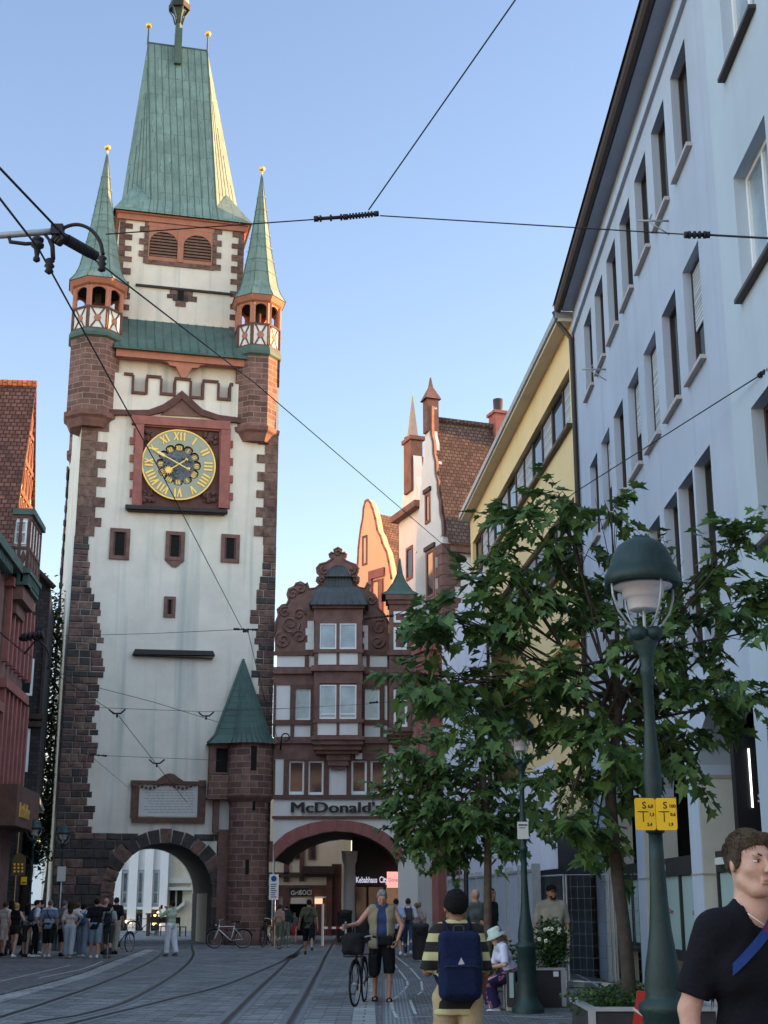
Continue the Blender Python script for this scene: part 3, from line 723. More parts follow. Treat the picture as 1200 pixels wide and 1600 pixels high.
mb = MB(); mb.box(SF, sw[0] - .14, sw[0] + .14, sw[1] - .12, sw[1] + .35, 0, .056); mb.build('small_window', M['dark'], us)
mb = MB(); q0, q1 = SF.pix(200, 443), SF.pix(366, 457); mb.poly(SF, [(q0[0] + .35, q0[1]), (q1[0] - .1, q0[1] - .0), (q1[0] - .1, q0[1] - .1), (q0[0] + .35, q0[1] - .1)], -.02, .1); mb.build('shaft_ledge', M['slate'], us)
mb = MB(); mid = (ub0 + ub1) / 2
ww = (ub1 - ub0) / 2 - .12
for s_ in (0, 1):
    c0 = ub0 + .02 if s_ == 0 else mid + .1; c1 = c0 + ww; cc = (c0 + c1) / 2; rr = (c1 - c0) / 2 - .04; sp = wl1 - rr - .05
    arc = [(cc + rr * cos(pi * q / 12), sp + rr * .9 * sin(pi * q / 12)) for q in range(13)]
    mb.poly(SF, [(c0, wl0), (c0, wl1 + .12), (c1, wl1 + .12), (c1, wl0), (c1 - .04, wl0)] + [(cc + rr, wl0)] * 0 + arc + [(c0 + .04, wl0)], 0, .06)
    mb.box(SF, c0 + .04, c1 - .04, wl0, wl0 + .17, 0, .05)
    dk = MB(); dk.box(SF, c0 + .04, c1 - .04, wl0, wl1, -.01, .01)
    if s_ == 0: dks = dk
    else:
        for i, f in enumerate(dk.f): dks.face([dk.v[j] for j in f])
mb.box(SF, mid - .14, mid + .14, wl0, wl1 + .12, 0, .09); mb.box(SF, ub0 - .05, ub1 + .05, wl1 + .1, wl1 + .3, 0, .07)
lf = mb.build('louvre_frame', M['pinkwood'], us)
dks.build('louvre_opening', M['dark'], lf)
mb = MB()
for s_ in (0, 1):
    c0 = ub0 + .02 if s_ == 0 else mid + .1; c1 = c0 + ww; cc = (c0 + c1) / 2; rr = (c1 - c0) / 2 - .06; sp = wl1 - rr - .05; z = wl0 + .22
    while z < wl1 - .1:
        half = rr if z < sp else sqrt(max(.0, 1 - ((z - sp) / (rr * .9)) ** 2)) * rr
        if half > .12:
            P = SF.P; mb.face([P(cc - half, z, .05), P(cc + half, z, .05), P(cc + half, z + .08, .015), P(cc - half, z + .08, .015)]); mb.face([P(cc - half, z, .05), P(cc - half, z + .08, .015), P(cc - half, z + .02, .012), P(cc - half, z - .02, .045)])
            mb.face([P(cc - half, z - .03, .05), P(cc + half, z - .03, .05), P(cc + half, z, .05), P(cc - half, z, .05)])
        z += .155
mb.build('louvre_slats', M['louvre'], lf)
mb = MB(); mb.box(SF, s0 - .12, s1 + .12, zSe - .28, zSe, -SD - .12, .12); mb.box(SF, s0 - .2, s1 + .2, zSe, zSe + .08, -SD - .2, .2); mb.build('eaves_cornice', M['pinkwood'], us)
# ---- main roof
uc = (s0 + s1) / 2; oc = -SD / 2; h = SD / 2 + .32; z0 = zSe + .08
rz = SF.pix(278, 73, oc)[1]; R = lambda u, o, z_: SF.P(uc + u, z_, oc + o)
r = (SF.pix(324, 78, oc)[0] - SF.pix(231, 68, oc)[0]) / 2; ucr = (SF.pix(324, 78, oc)[0] + SF.pix(231, 68, oc)[0]) / 2 - uc
b_ = SD / 2 - .02; c_ = r * 1.02; z1 = z0 + .85
RI = [R(ucr - r, 0, rz), R(ucr + r, 0, rz)]
O8 = [R(-c_, b_, z1), R(c_, b_, z1), R(b_, c_ * .9, z1), R(b_, -c_ * .9, z1), R(c_, -b_, z1), R(-c_, -b_, z1), R(-b_, -c_ * .9, z1), R(-b_, c_ * .9, z1)]
E4 = [R(-h, h, z0), R(h, h, z0), R(h, -h, z0), R(-h, -h, z0)]
mb = MB()
planes = [(O8[0], O8[1], RI[1], RI[0]), (O8[1], O8[2], RI[1]), (O8[2], O8[3], RI[1]), (O8[3], O8[4], RI[1]), (O8[4], O8[5], RI[0], RI[1]), (O8[5], O8[6], RI[0]), (O8[6], O8[7], RI[0]), (O8[7], O8[0], RI[0])]
for p in planes: mb.face(list(p))
for p in ((E4[0], E4[1], O8[1], O8[0]), (E4[1], E4[2], O8[3], O8[2]), (E4[2], E4[3], O8[5], O8[4]), (E4[3], E4[0], O8[7], O8[6])): mb.face(list(p))
for ci, (x, y) in enumerate(((0, 7), (1, 2), (4, 3), (5, 6))):
    Ei = E4[(0, 1, 2, 3)[ci]]; A, B = O8[x], O8[y]; ridge = RI[1] if ci in (1, 2) else RI[0]
    ap_ = (A + B) / 2; ap_ = ap_ + (ridge - ap_) * .115 + (ap_ - R(0, 0, ap_.z)).normalized() * .05
    mb.face([Ei, A, ap_]); mb.face([Ei, ap_, B])
def seam(p, q, rr=.022): mb.tube([p, q], rr, 4, m=1, smooth=False)
nn = 9
for k in range(nn + 1):
    f = k / nn; A = O8[0].lerp(O8[1], f); seam(A, RI[0].lerp(RI[1], f)); seam(E4[0].lerp(E4[1], .25 + .5 * f), A)
for (A, B, T) in ((O8[1], O8[2], RI[1]), (O8[7], O8[0], RI[0])):
    for k in range(1, 6):
        f = k / 6; p0 = A.lerp(B, f); pt = A.lerp(T, f * .9) if T is RI[1] else B.lerp(T, (1 - f) * .9)
        ed = (B, T) if T is RI[1] else (A, T)
        # parallel seams run up until they meet the hip
        dirv = (RI[1] - O8[1]).normalized() if T is RI[1] else (RI[0] - O8[0]).normalized()
        ff = (1 - f) if T is RI[1] else f
        seam(p0, p0.lerp(T, .93 * ff + .05))
seam(RI[0], RI[1], .05); seam(O8[1], RI[1], .045); seam(O8[0], RI[0], .045)
mr = mb.build('main_roof', [M['copper'], M['copperdark']], tw)
for e_ in RI:
    mb = MB(); mb.lathe([(.05, -.1), (.03, .9)], 8, e_); mb.ball(e_ + Vector((0, 0, 1.0)), .16, 12, m=1); mb.build('ridge_finial', [M['copperdark'], M['gold']], mr)
# lantern on the ridge
c0 = SF.pix(277.5, 75, oc)[0]; lp = SF.P(c0, rz, oc)
mb = MB()
mb.box(SF, c0 - .17, c0 + .17, rz - 1.3, rz + .75, oc - .1, oc + .55)
mb.lathe([(.17, .6), (.16, 1.4), (.2, 1.7), (.42, 2.3)], 6, lp, smooth=False)
for i in range(6):
    a = i * pi / 3; mb.tube([lp + Vector((.18 * cos(a), .18 * sin(a), 1.3)), lp + Vector((.3 * cos(a), .3 * sin(a), 1.75)), lp + Vector((.52 * cos(a), .52 * sin(a), 2.1))], .04, 5)
mb.lathe([(.2, 2.15), (.55, 2.15), (.56, 2.42), (.5, 2.5)], 6, lp, 1, smooth=False)
mb.lathe([(.5, 2.5), (.4, 3.3), (.3, 4.2), (.05, 5.4), (0, 6)], 6, lp, 2, smooth=False)
mb.build('ridge_lantern', [M['copperdark'], M['slate'], M['copper']], mr)
# ---- stair turret at the foot
cp = TF.P(TF.pix(388, 1300, .35)[0], 0, .35); cp = Vector((cp.x, cp.y, 0)); Rs = .80
sc2 = lambda x, y: (300 + x * .2875, 1020 + y * .2875)
zr = zat(1160, cp.y - .8); zs2 = zat(1244, cp.y - .8); zd = zat(1405, cp.y - .8)
mb = MB(); mb.lathe([(Rs, GT - .3), (Rs, zs2)], 24, cp, 0)
mb.lathe([(Rs + .16, zs2), (Rs + .16, zr)], 24, cp, 0)
mb.lathe([(Rs, zs2 - .22), (Rs + .12, zs2 - .1), (Rs + .2, zs2), (Rs + .22, zs2 + .06), (Rs + .16, zs2 + .1)], 24, cp, 1); mb.lathe([(Rs + .08, zr - .12), (Rs + .2, zr - .04), (Rs + .2, zr)], 24, cp, 1)
mb.lathe([(Rs + .02, GT), (Rs + .06, GT + .05), (Rs + .06, GT + .5), (Rs + .0, GT + .56)], 24, cp, 1)
uL = TF.pix(327, 1200, .5)[0]; uM = TF.pix(362, 1200, .5)[0]
mb.box(TF, uL, uM, zs2, zs2 + (zr - zs2) * .42, 0, .55, 0); mb.box(TF, uL - .05, uM, zs2 - .1, zs2, 0, .6, 1)
mb.box(TF, uL, uL + .26, zs2 + (zr - zs2) * .42, zr, 0, .55, 1); mb.box(TF, uL + .26, uM, zr - .2, zr, 0, .54, 1); mb.box(TF, uL, uM, zs2 + (zr - zs2) * .42 , zs2 + (zr - zs2) * .42 + .07, 0, .58, 1)
q = TF.pix(330, 1300, .2); q2 = TF.pix(343, 1248, .2); mb.box(TF, q[0] + .05, q2[0], q[1], zs2 - .1, 0, .3, 1)
q3 = TF.pix(357, 1296, .2); mb.box(TF, q2[0] + .01, q3[0] + .3, GT, q3[1], 0, .12, 1)
st = mb.build('stair_turret', [M['red'], M['redfine']], tw)
mb = MB(); mb.box(TF, uL + .26, uM - .05, zs2 + (zr - zs2) * .42 + .07, zr - .2, .0, .42)
for (x0, y0, x1, y1) in ((392, 1166, 400, 1204), (395, 1245, 399, 1266), (384, 1343, 389, 1366)):
    mb.build('slit_window', M['dark'], st); mb = MB()
    a_ = TF.pix(x0, y0, 1.2); b2 = TF.pix(x1, y1, 1.2); mb.box(TF, a_[0], b2[0], b2[1], a_[1], .9, .35 + Rs + (.17 if y0 < 1200 else .01) - .0)
mb.build('slit_window', M['dark'], st)
mb = MB(); mb.box(TF, q2[0] + .02, q3[0] + .1, q3[1], zs2 - .12, 0, .05); mb.build('blind_window', M['whitegrey'], st)
mb = MB(); ax = TF.pix(381, 1030, .15); A = TF.P(ax[0], ax[1], .12)
base = [TF.P(uL - .12, zr - .03, .0), TF.P(uL - .12, zr - .03, .72)]
for k in range(13):
    t = pi + radians(13.5) + pi * (.22 + .78 * k / 12); base.append(Vector((cp.x + (Rs + .36) * cos(t), cp.y + (Rs + .36) * sin(t), zr - .03)))
mids = []
for p in base:
    g = p.lerp(A, .16) + (Vector((A.x, A.y, 0)) - Vector((p.x, p.y, 0))) * .05; g.z = zr + .32; mids.append(g)
for i in range(len(base) - 1):
    mb.face([base[i], base[i + 1], mids[i + 1], mids[i]]); mb.face([mids[i], mids[i + 1], A])
    if i: mb.tube([base[i] + Vector((0, 0, .02)), mids[i] + Vector((0, -.01, .02)), A], .022, 4)
for k in range(1, 12):
    f = k / 12
    for i in range(0, len(mids) - 1): mb.tube([mids[i].lerp(A, f), mids[i + 1].lerp(A, f)], .016, 3)
mb.face(base[::-1], m=1); mb.tube([base[1], mids[1], A], .06, 5)
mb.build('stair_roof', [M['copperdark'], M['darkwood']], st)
# ================================================================ BUILDINGS
def win(fr, u0, u1, w0, w1, o, par, cols=1, rows=1, fw=.07, fm='white', gm='glass', split=None, name='window', th=.06):
    """frame standing at offset o (its outer face), panes 3 cm behind it"""
    mb = MB(); F = M[fm]
    mb.box(fr, u0, u0 + fw, w0, w1, o - th, o); mb.box(fr, u1 - fw, u1, w0, w1, o - th, o)
    mb.box(fr, u0 + fw, u1 - fw, w1 - fw, w1, o - th, o - .002); mb.box(fr, u0 + fw, u1 - fw, w0, w0 + fw, o - th, o - .002)
    for k in range(1, cols):
        c = u0 + (u1 - u0) * k / cols; mb.box(fr, c - fw * .5, c + fw * .5, w0 + fw, w1 - fw, o - th, o - .004)
    rs = split if split else [k / rows for k in range(1, rows)]
    for k in rs:
        c = w0 + (w1 - w0) * k; mb.box(fr, u0 + fw, u1 - fw, c - fw * .45, c + fw * .45, o - th, o - .006)
    ob = mb.build(name, F, par)
    g = MB(); g.box(fr, u0 + fw * .5, u1 - fw * .5, w0 + fw * .5, w1 - fw * .5, o - th + .005, o - th + .02); g.build('pane', M[gm], ob)
    return ob
def winpx(fr, x0, y0, x1, y1, o, par, **k):
    a = fr.pix(x0, y0, o); b = fr.pix(x1, y1, o); return win(fr, a[0], b[0], b[1], a[1], o, par, **k)
# ---------------------------------------------------------------- half-timbered house beside the tower
MY = 57.3
MF = Fr(0, MY, 0)
K5 = lambda x, y: (400 + x * .25, 820 + y * .25)
K6 = lambda x, y: (400 + x * .275, 1160 + y * .275)
KB = lambda x, y: (420 + x * .2, 1220 + y * .2)
m1 = MF.pix(427, 1300)[0]; m2 = MF.pix(652, 1300)[0]
mh = thing('gatehouse', 'half-timbered gatehouse with scrolled red gable, copper-roofed bay and wide arch beside the tower', 'building', (float((m1 + m2) / 2), MY + 3, GT))
mb = MB()
arc_in = [KB(*p) for p in ((40, 620), (95, 560), (150, 512), (220, 470), (300, 437), (410, 405), (520, 392), (650, 402), (730, 424), (800, 452), (860, 485), (910, 518), (960, 565), (1010, 640))]
arc_out = [KB(*p) for p in ((35, 500), (80, 455), (130, 412), (220, 365), (320, 332), (430, 312), (540, 308), (640, 314), (740, 330), (820, 358), (900, 398), (960, 440), (1010, 490), (1060, 560))]
ai = [MF.pix(*p) for p in arc_in]; ao = [MF.pix(*p) for p in arc_out]
wl = MF.pix(430, 1186)[1]; wt3 = MF.pix(430, 1018)[1]
zsp = ai[0][1]
pier = ai[-1][0]
holes = []
fl1 = [(185, 103, 275, 292), (295, 103, 385, 295), (540, 100, 630, 290), (650, 100, 738, 290)]
def hpx(p, q, o=0): a = MF.pix(*p, o); b = MF.pix(*q, o); return (a[0], b[0], b[1], a[1], .14)
holes += [hpx(K6(a, b), K6(c, d)) for a, b, c, d in fl1]
fl2 = [(245, 1022, 342, 1222), (680, 1022, 772, 1216)]
holes += [hpx(K5(a, b), K5(c, d)) for a, b, c, d in fl2]
zt = MF.pix(430, 1279)[1]
mb.wall(MF, m1, m2, zt, wt3, holes)
mb.poly(MF, [(m1, GT - .3), (m1, zsp - .2)] + [(m1, zt)] + [(m2, zt), (m2, GT - .3), (pier, GT - .3)] + ai[::-1] + [(m1 + .02, GT - .3)], -.5, 0)
mb.box(MF, m1, m2, zt, wt3, -.5, -.16); mb.box(MF, m1, m2, zt + .3, wt3, -9, -8.8)
mb.build('wall', M['plaster2'], mh)
mb = MB()
for i in range(len(ai) - 1):
    a, b, c, d = ai[i], ai[i + 1], ao[i + 1], ao[i]; f = .012
    l = lambda p, q, t: (p[0] + (q[0] - p[0]) * t, p[1] + (q[1] - p[1]) * t)
    mb.poly(MF, [l(a, b, f), l(b, a, f), l(c, d, f), l(d, c, f)], -.5, .07 + .01 * (i % 2))
mb.build('arch_ring', M['redclock'], mh)
mb = MB()   # passage vault and side wall
for i in range(len(ai) - 1):
    (u0, w0), (u1, w1) = ai[i], ai[i + 1]
    mb.face([MF.P(u0, w0 + .01, -.45), MF.P(u1, w1 + .01, -.45), MF.P(u1 * 1.0, w1 + .01, -8.8), MF.P(u0, w0 + .01, -8.8)])
mb.build('passage_vault', M['darkwood'], mh)
# timbers and stone bands
tb = MB()
def T(x0, y0, x1, y1, o=.06, K=K5, m=0, mbx=None):
    p, q = K(x0, y0), K(x1, y1); (mbx or tb).bpx(MF, p[0], p[1], q[0], q[1], -.02, o, m)
# floor 3
T(110, 790, 830, 815, .09); T(110, 888, 830, 930, .16, m=1); T(110, 930, 830, 1000, .05, m=1); T(305, 815, 330, 889); T(690, 815, 711, 889)
T(820, 815, 838, 1320, .062)
T(110, 1000, 120, 1325, .055); T(215, 1000, 245, 1218, .07); T(342, 1000, 366, 1218, .07); T(660, 1000, 680, 1218, .07); T(772, 1000, 802, 1218, .07)
T(110, 1219, 830, 1250, .09); T(215, 1250, 238, 1324); T(340, 1250, 362, 1324); T(664, 1250, 678, 1324); T(775, 1250, 797, 1324)
T(245, 1000, 342, 1022, .065); T(680, 1000, 772, 1022, .065)
T(110, 1325, 830, 1365, .16, m=1); T(110, 1366, 830, 1462, .05, m=1)
for x0, x1 in ((158, 185), (275, 295), (385, 413), (515, 540), (630, 650), (738, 766), (832, 852)): T(x0, 95, x1, 300, .08, K6)
T(98, 95, 106, 300, .06, K6)
for x0, x1 in ((185, 275), (295, 385), (540, 630), (650, 738)): T(x0, 93, x1, 103, .07, K6)
T(90, 298, 860, 322, .1, K6); T(90, 418, 860, 434, .1, K6)
T(770, 130, 832, 140, .05, K6)
# braces of the corner bracket
for p in ([(738, 60), (775, 60), (852, 165), (852, 200)],): tb.ppx(MF, [K6(*q) for q in p], 0, .10, 0)
tb.build('timber_frame', [M['brownwood'], M['redfine']], mh)
for a, b, c, d in fl1: winpx(MF, *K6(a, b), *K6(c, d), -.06, mh, fw=.09, gm='glass', split=None)
for a, b, c, d in fl2: winpx(MF, *K5(a, b), *K5(c, d), -.06, mh, fw=.07, gm='glasssky')
# sign
a = MF.pix(*KB(178, 248)); b = MF.pix(*KB(885, 248)); hgt = MF.pix(*KB(0, 165))[1] - a[1]
mb = MB(); mb.text(MF, "McDonald's", 0, a[1], hgt / .72, .12, .05, bold=.004)
xs = [Vector(v).x for v in mb.v]; x0_, x1_ = min(xs), max(xs); k_ = (b[0] - a[0]) / (x1_ - x0_)
mb = MB()
for q_ in range(4): mb.text(MF, "McDonald's", a[0] - x0_ * k_ - .03 + .018 * q_, a[1], hgt / .72, .12 + .001 * q_, .05, sx=k_)
mb.build('sign_letters', M['black'], mh)
nb = MB(); p, q = K6(565, 62), K6(603, 95); nb.bpx(MF, p[0], p[1], q[0], q[1], .09, .13); nb.text(MF, '4', MF.pix(K6(578, 90)[0], 0, .13)[0], MF.pix(0, K6(0, 88)[1], .13)[1], .2, .132, .002, 1); nb.build('house_number', [M['white'], M['black']], mh)
# scrolled gable
gp = [(118, 790), (118, 700), (125, 610), (142, 565), (135, 530), (165, 502), (192, 498), (206, 470), (196, 435), (205, 402), (238, 388), (252, 366), (280, 358), (308, 374), (318, 362), (332, 400), (370, 396), (400, 372), (378, 352), (384, 328), (404, 322), (384, 300), (380, 270), (400, 246), (440, 236), (470, 217), (482, 208), (464, 202), (458, 184), (472, 172), (490, 178), (488, 155), (512, 143), (536, 155), (532, 178), (550, 172), (566, 186), (560, 204), (546, 210), (560, 224), (590, 238), (625, 250), (642, 275), (634, 300), (618, 318), (642, 330), (642, 356), (618, 368), (642, 392), (680, 398), (697, 362), (714, 380), (702, 412), (742, 440), (757, 470), (762, 520), (800, 560), (830, 620), (830, 790)]
mb = MB(); mb.ppx(MF, [K5(*p) for p in gp], -.4, 0)
def scroll(cx, cy, r0, turns, a0, sgn, th=.045):
    pts = []
    for k in range(int(14 * turns) + 1):
        t = a0 + sgn * 2 * pi * k / 14; r = r0 * (1 - .85 * k / (14 * turns)); x, y = K5(cx + r * cos(t), cy - r * sin(t)); u, w_ = MF.pix(x, y, .03); pts.append(MF.P(u, w_, .03))
    mb.tube(pts, th, 5)
for a_ in ((230, 430, 40, 1.4, 0, 1), (280, 400, 32, 1.2, 2, -1), (180, 545, 36, 1.4, 1, 1), (215, 620, 60, 1.6, 0, -1), (170, 720, 55, 1.5, 2, 1), (270, 700, 45, 1.4, 3, -1), (270, 560, 40, 1.3, 0, 1), (770, 640, 48, 1.5, 1, 1), (760, 730, 46, 1.4, 0, -1), (720, 470, 34, 1.3, 1, -1), (430, 285, 30, 1.2, 2, 1), (595, 285, 30, 1.2, 1, -1), (512, 178, 22, 1, 0, 1), (410, 345, 20, 1.1, 0, 1), (618, 342, 20, 1.1, 2, -1)): scroll(*a_)
gpu = [MF.pix(*K5(*p)) for p in gp]
mb.tube([MF.P(u, w_, .0) for u, w_ in gpu[1:-1]], .055, 5)
mb.build('scrolled_gable', M['redfine'], mh)
mb = MB()
for x0, x1, y0, y1 in ((322, 362, 600, 780), (665, 700, 628, 780)):
    for k in range(4): T(x0 - (12 if k % 2 else 0) * (1 if x0 < 500 else -1), y0 + (y1 - y0) * k / 4 + 1, x1, y0 + (y1 - y0) * (k + 1) / 4, .03, K5, 0, mb)
mb.build('gable_quoins', M['plaster2'], mh)
# bay (oriel)
OB = .75
by = MB(); 
def B(x0, y0, x1, y1, o, m=0, o0=0, K=K5): p, q = K(x0, y0), K(x1, y1); by.bpx(MF, p[0], p[1], q[0], q[1], o0, o, m)
B(368, 505, 662, 1325, OB - .06)                      # core
by2 = by; 
B(352, 498, 680, 520, OB + .14); B(362, 520, 668, 600, OB + .02); B(368, 600, 398, 780, OB + .03); B(628, 600, 662, 780, OB + .03); B(503, 615, 522, 775, OB + .02); B(398, 600, 628, 615, OB + .02)
B(356, 778, 672, 798, OB + .08); B(366, 798, 388, 878, OB + .03); B(503, 798, 521, 876, OB + .02); B(636, 798, 662, 878, OB + .03)
B(345, 878, 676, 912, OB + .14); B(362, 912, 666, 990, OB + .02); B(368, 990, 396, 1215, OB + .03); B(628, 990, 660, 1215, OB + .03); B(503, 1000, 521, 1213, OB + .02)
B(356, 1213, 672, 1236, OB + .08); B(366, 1236, 384, 1318, OB + .03); B(503, 1236, 521, 1316, OB + .02); B(636, 1236, 662, 1318, OB + .03)
B(345, 1318, 676, 1342, OB + .16); B(352, 1342, 670, 1372, OB + .06); B(360, 1372, 660, 1405, OB - .1); B(376, 1405, 640, 1430, OB - .25); B(440, 1430, 590, 1472, OB - .4)
B(448, 1472, 578, 1505, OB - .45); B(466, 1505, 560, 1527, OB - .55)
bo = by.build('bay', M['redfine'], mh)
by = MB(); B(388, 800, 503, 874, OB + .0, 0, OB - .1); B(521, 800, 636, 874, OB + .0, 0, OB - .1); B(384, 1238, 503, 1314, OB, 0, OB - .1); B(521, 1238, 636, 1314, OB, 0, OB - .1); by.build('bay_panels', M['plaster2'], bo)
for a, b, c, d in ((398, 615, 503, 776), (522, 615, 628, 776)): winpx(MF, *K5(a, b), *K5(c, d), OB, bo, fw=.06, gm='glasssky')
for a, b, c, d in ((396, 1000, 503, 1213), (521, 1000, 628, 1213)): winpx(MF, *K5(a, b), *K5(c, d), OB, bo, fw=.06, gm='glasssky', split=[.14])
mb = MB()
def rring(x0, x1, y, o): a = MF.pix(*K5(x0, y), o); b = MF.pix(*K5(x1, y), o); return [MF.P(a[0], a[1], -.05), MF.P(a[0], a[1], o), MF.P(b[0], a[1], o), MF.P(b[0], a[1], -.05)]
rr = [rring(330, 702, 498, OB + .3), rring(348, 684, 470, OB + .22), rring(366, 664, 420, OB + .05), rring(385, 640, 392, OB - .15), rring(432, 598, 382, OB - .3), rring(440, 592, 328, OB - .36)]
r2 = [rring(428, 606, 322, OB - .2), rring(445, 588, 312, OB - .3), rring(458, 574, 285, OB - .42), rring(480, 552, 262, OB - .6), rring(500, 532, 255, OB - .7)]
for L_ in (rr, r2):
    for i in range(len(L_) - 1):
        for j in range(3): mb.face([L_[i][j], L_[i][j + 1], L_[i + 1][j + 1], L_[i + 1][j]])
    mb.face(L_[0])
    for k in range(9):
        f = k / 8; mb.tube([L_[i][1].lerp(L_[i][2], f) for i in range(len(L_))], .016, 4)
    for j in (1, 2): mb.tube([L_[i][j] for i in range(len(L_))], .03, 4)
mb.build('bay_roof', M['lead'], bo)
# corner turret on the right
CT = Fr(MF.pix(608, 1000, 1.0)[0], MY - 1.0, 0); cw = MF.pix(642, 1000, 1.0)[0] - CT.x
ct = MB()
def Z(y, K=K5): return CT.pix(*K(850, y), 0)[1]
zz = [Z(1420), Z(1290), Z(1262), Z(1120), Z(1100), Z(1000), Z(950), Z(905), Z(795), Z(640), Z(610), Z(540), Z(455), Z(435)]
ct.box(CT, 0, cw, Z(1290), Z(440), -1.3, -.05)
for (y0, y1, o) in ((1265, 1292, .08), (905, 945, .12), (790, 815, .08), (440, 470, .14), (470, 495, .06)): ct.box(CT, -o, cw + o, Z(y1), Z(y0), -1.25, o)
for (y0, y1) in ((495, 790), (815, 905), (945, 1265)): ct.box(CT, 0, cw * .2, Z(y1), Z(y0), -1.2, -.0); ct.box(CT, cw * .82, cw, Z(y1), Z(y0), -1.2, -.0)
ct.box(CT, cw * .2, cw * .82, Z(815), Z(790), -.1, -.01); ct.box(CT, cw * .2, cw * .82, Z(905), Z(815), -.1, -.03); ct.box(CT, cw * .2, cw * .82, Z(1020), Z(945), -.1, -.02); ct.box(CT, cw * .2, cw * .82, Z(540), Z(495), -.1, -.02)
for k in range(6): ct.box(CT, cw * .5 - cw * (.62 - .09 * k), cw * .5 + cw * (.55 - .08 * k), Z(1292 + 22 * (k + 1)), Z(1292 + 22 * k), -1.2, -.02 - .18 * k)
cto = ct.build('corner_turret', M['redfine'], mh)
for (y0, y1) in ((540, 610), (640, 780), (1030, 1100), (1130, 1262)): win(CT, cw * .2, cw * .82, Z(y1), Z(y0), -.02, cto, fw=.1)
ct = MB()
def tr(e, y): z = Z(y); c = cw / 2; return [CT.P(c - e, z, e - .62), CT.P(c + e, z, e - .62), CT.P(c + e, z, -e - .62), CT.P(c - e, z, -e - .62)]
RR = [tr(cw / 2 + .32, 437), tr(cw / 2 + .08, 412), tr(cw * .3, 350), tr(cw * .12, 290), tr(.02, 190)]
for i in range(4):
    for j in range(4): ct.face([RR[i][j], RR[i][(j + 1) % 4], RR[i + 1][(j + 1) % 4], RR[i + 1][j]])
for j in range(4): ct.tube([r_[j] for r_ in RR], .03, 4)
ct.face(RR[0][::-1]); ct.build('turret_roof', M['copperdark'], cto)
# roof behind the gable
mb = MB(); zc = MF.pix(500, 940)[1]
mb.face([MF.P(m1, wt3, -.4), MF.P(m2, wt3, -.4), MF.P((m1 + m2) / 2 + 1, zc, -4), MF.P((m1 + m2) / 2 - 1, zc, -4)]); mb.face([MF.P(m1, wt3, -.4), MF.P((m1 + m2) / 2 - 1, zc, -4), MF.P(m1, wt3, -9)]); mb.face([MF.P(m2, wt3, -.4), MF.P(m2, wt3, -9), MF.P((m1 + m2) / 2 + 1, zc, -4)])
mb.build('roof', M['tile'], mh)
# side wall and arcade on the right inside the passage: shop front with lit signs
SFr = Fr(0, 61.5, 0); k0 = SFr.pix(549, 1400)[0]
sh = MB(); sh.box(SFr, k0 - .0, k0 + 7, GT - .2, SFr.pix(549, 1300)[1], -4, -.3, 1); sh.bpx(SFr, 553, 1345, 556, 1482, -.3, 0); 
for x in (574, 601, 628, 652): sh.bpx(SFr, x - 1.5, 1384, x + 1.5, 1482, -.3, 0)
sh.bpx(SFr, 553, 1381, 690, 1386, -.31, .02); sh.bpx(SFr, 553, 1466, 690, 1482, -.31, .01)
fs = sh.build('shopfront', [M['darkwood'], M['board']], mh)
for x0, x1 in ((556, 572), (576, 599), (603, 626), (630, 650)):
    g = MB(); g.bpx(SFr, x0, 1386, x1, 1466, -.27, -.22); g.build('shop_window', M['glasswarm' if x0 > 600 else 'glass'], fs)
g = MB(); p = SFr.pix(556, 1379, .05)
g.text(SFr, 'Kebabhaus', p[0], p[1], .34, .05, .02, bold=.008, sx=.62); p = SFr.pix(592.5, 1379, .05); g.text(SFr, 'City', p[0], p[1], .36, .05, .02, bold=.008, sx=.62); g.build('lit_lettering', M['whitesign'], fs)
for x0, y0, x1, y1, tx in ((604.5, 1362, 626, 1387, 'Döner'), (633, 1364, 648, 1386, 'Bar')):
    g = MB(); g.bpx(SFr, x0, y0, x1, y1, .25, .4); a = SFr.pix((x0 + x1) / 2, (y0 + y1) / 2 + 3, .4); g.text(SFr, tx, a[0], a[1], .22, .402, .003, 1, align='CENTER', sx=.8); g.build('light_box', [M['pinksign'], M['redplastic']], fs)
g = MB(); cpx = SFr.pix(546, 1400, 0); g.lathe([(.34, GT - .2), (.34, GT + .2), (.27, GT + .3), (.25, SFr.pix(546, 1352)[1]), (.32, SFr.pix(546, 1345)[1]), (.36, SFr.pix(546, 1330)[1])], 16, SFr.P(cpx[0], 0, .1)); g.build('column', M['whitegrey'], mh)
# ---------------------------------------------------------------- street front seen through the wide arch
BF = Fr(0, 72, 0)
bh = thing('restaurant_building', 'half-timbered restaurant front with dark balcony beam and cream panels, seen through the wide arch', 'building', BF.P(BF.pix(470, 1400)[0], -.2, 0))
KC = lambda x, y: (430 + x * .10833, 1350 + y * .10833)
L0 = BF.pix(405, 1400)[0]; L1 = BF.pix(548, 1400)[0]
mb = MB(); mb.wall(BF, L0, L1, GT - .3, 9, [(*sorted((BF.pix(*KC(215, 0))[0], BF.pix(*KC(560, 0))[0])), GT - .2, BF.pix(*KC(0, 575))[1], .6)]); mb.build('wall', M['cream'], bh)
mb = MB()
def D(x0, y0, x1, y1, o=.08, m=0, K=KC, o0=-.02): p, q = K(x0, y0), K(x1, y1); mb.bpx(BF, p[0], p[1], q[0], q[1], o0, o, m)
D(-250, 140, 860, 190, .25, 1); D(130, -300, 195, 260, .1); D(355, -300, 415, 250, .1); D(740, 60, 815, 1100, .12); D(-250, 120, 350, 140, .1); D(-250, 305, 800, 345, .1, 0); D(-250, 345, 740, 470, .09, 0); D(380, 30, 860, 140, .4, 1)
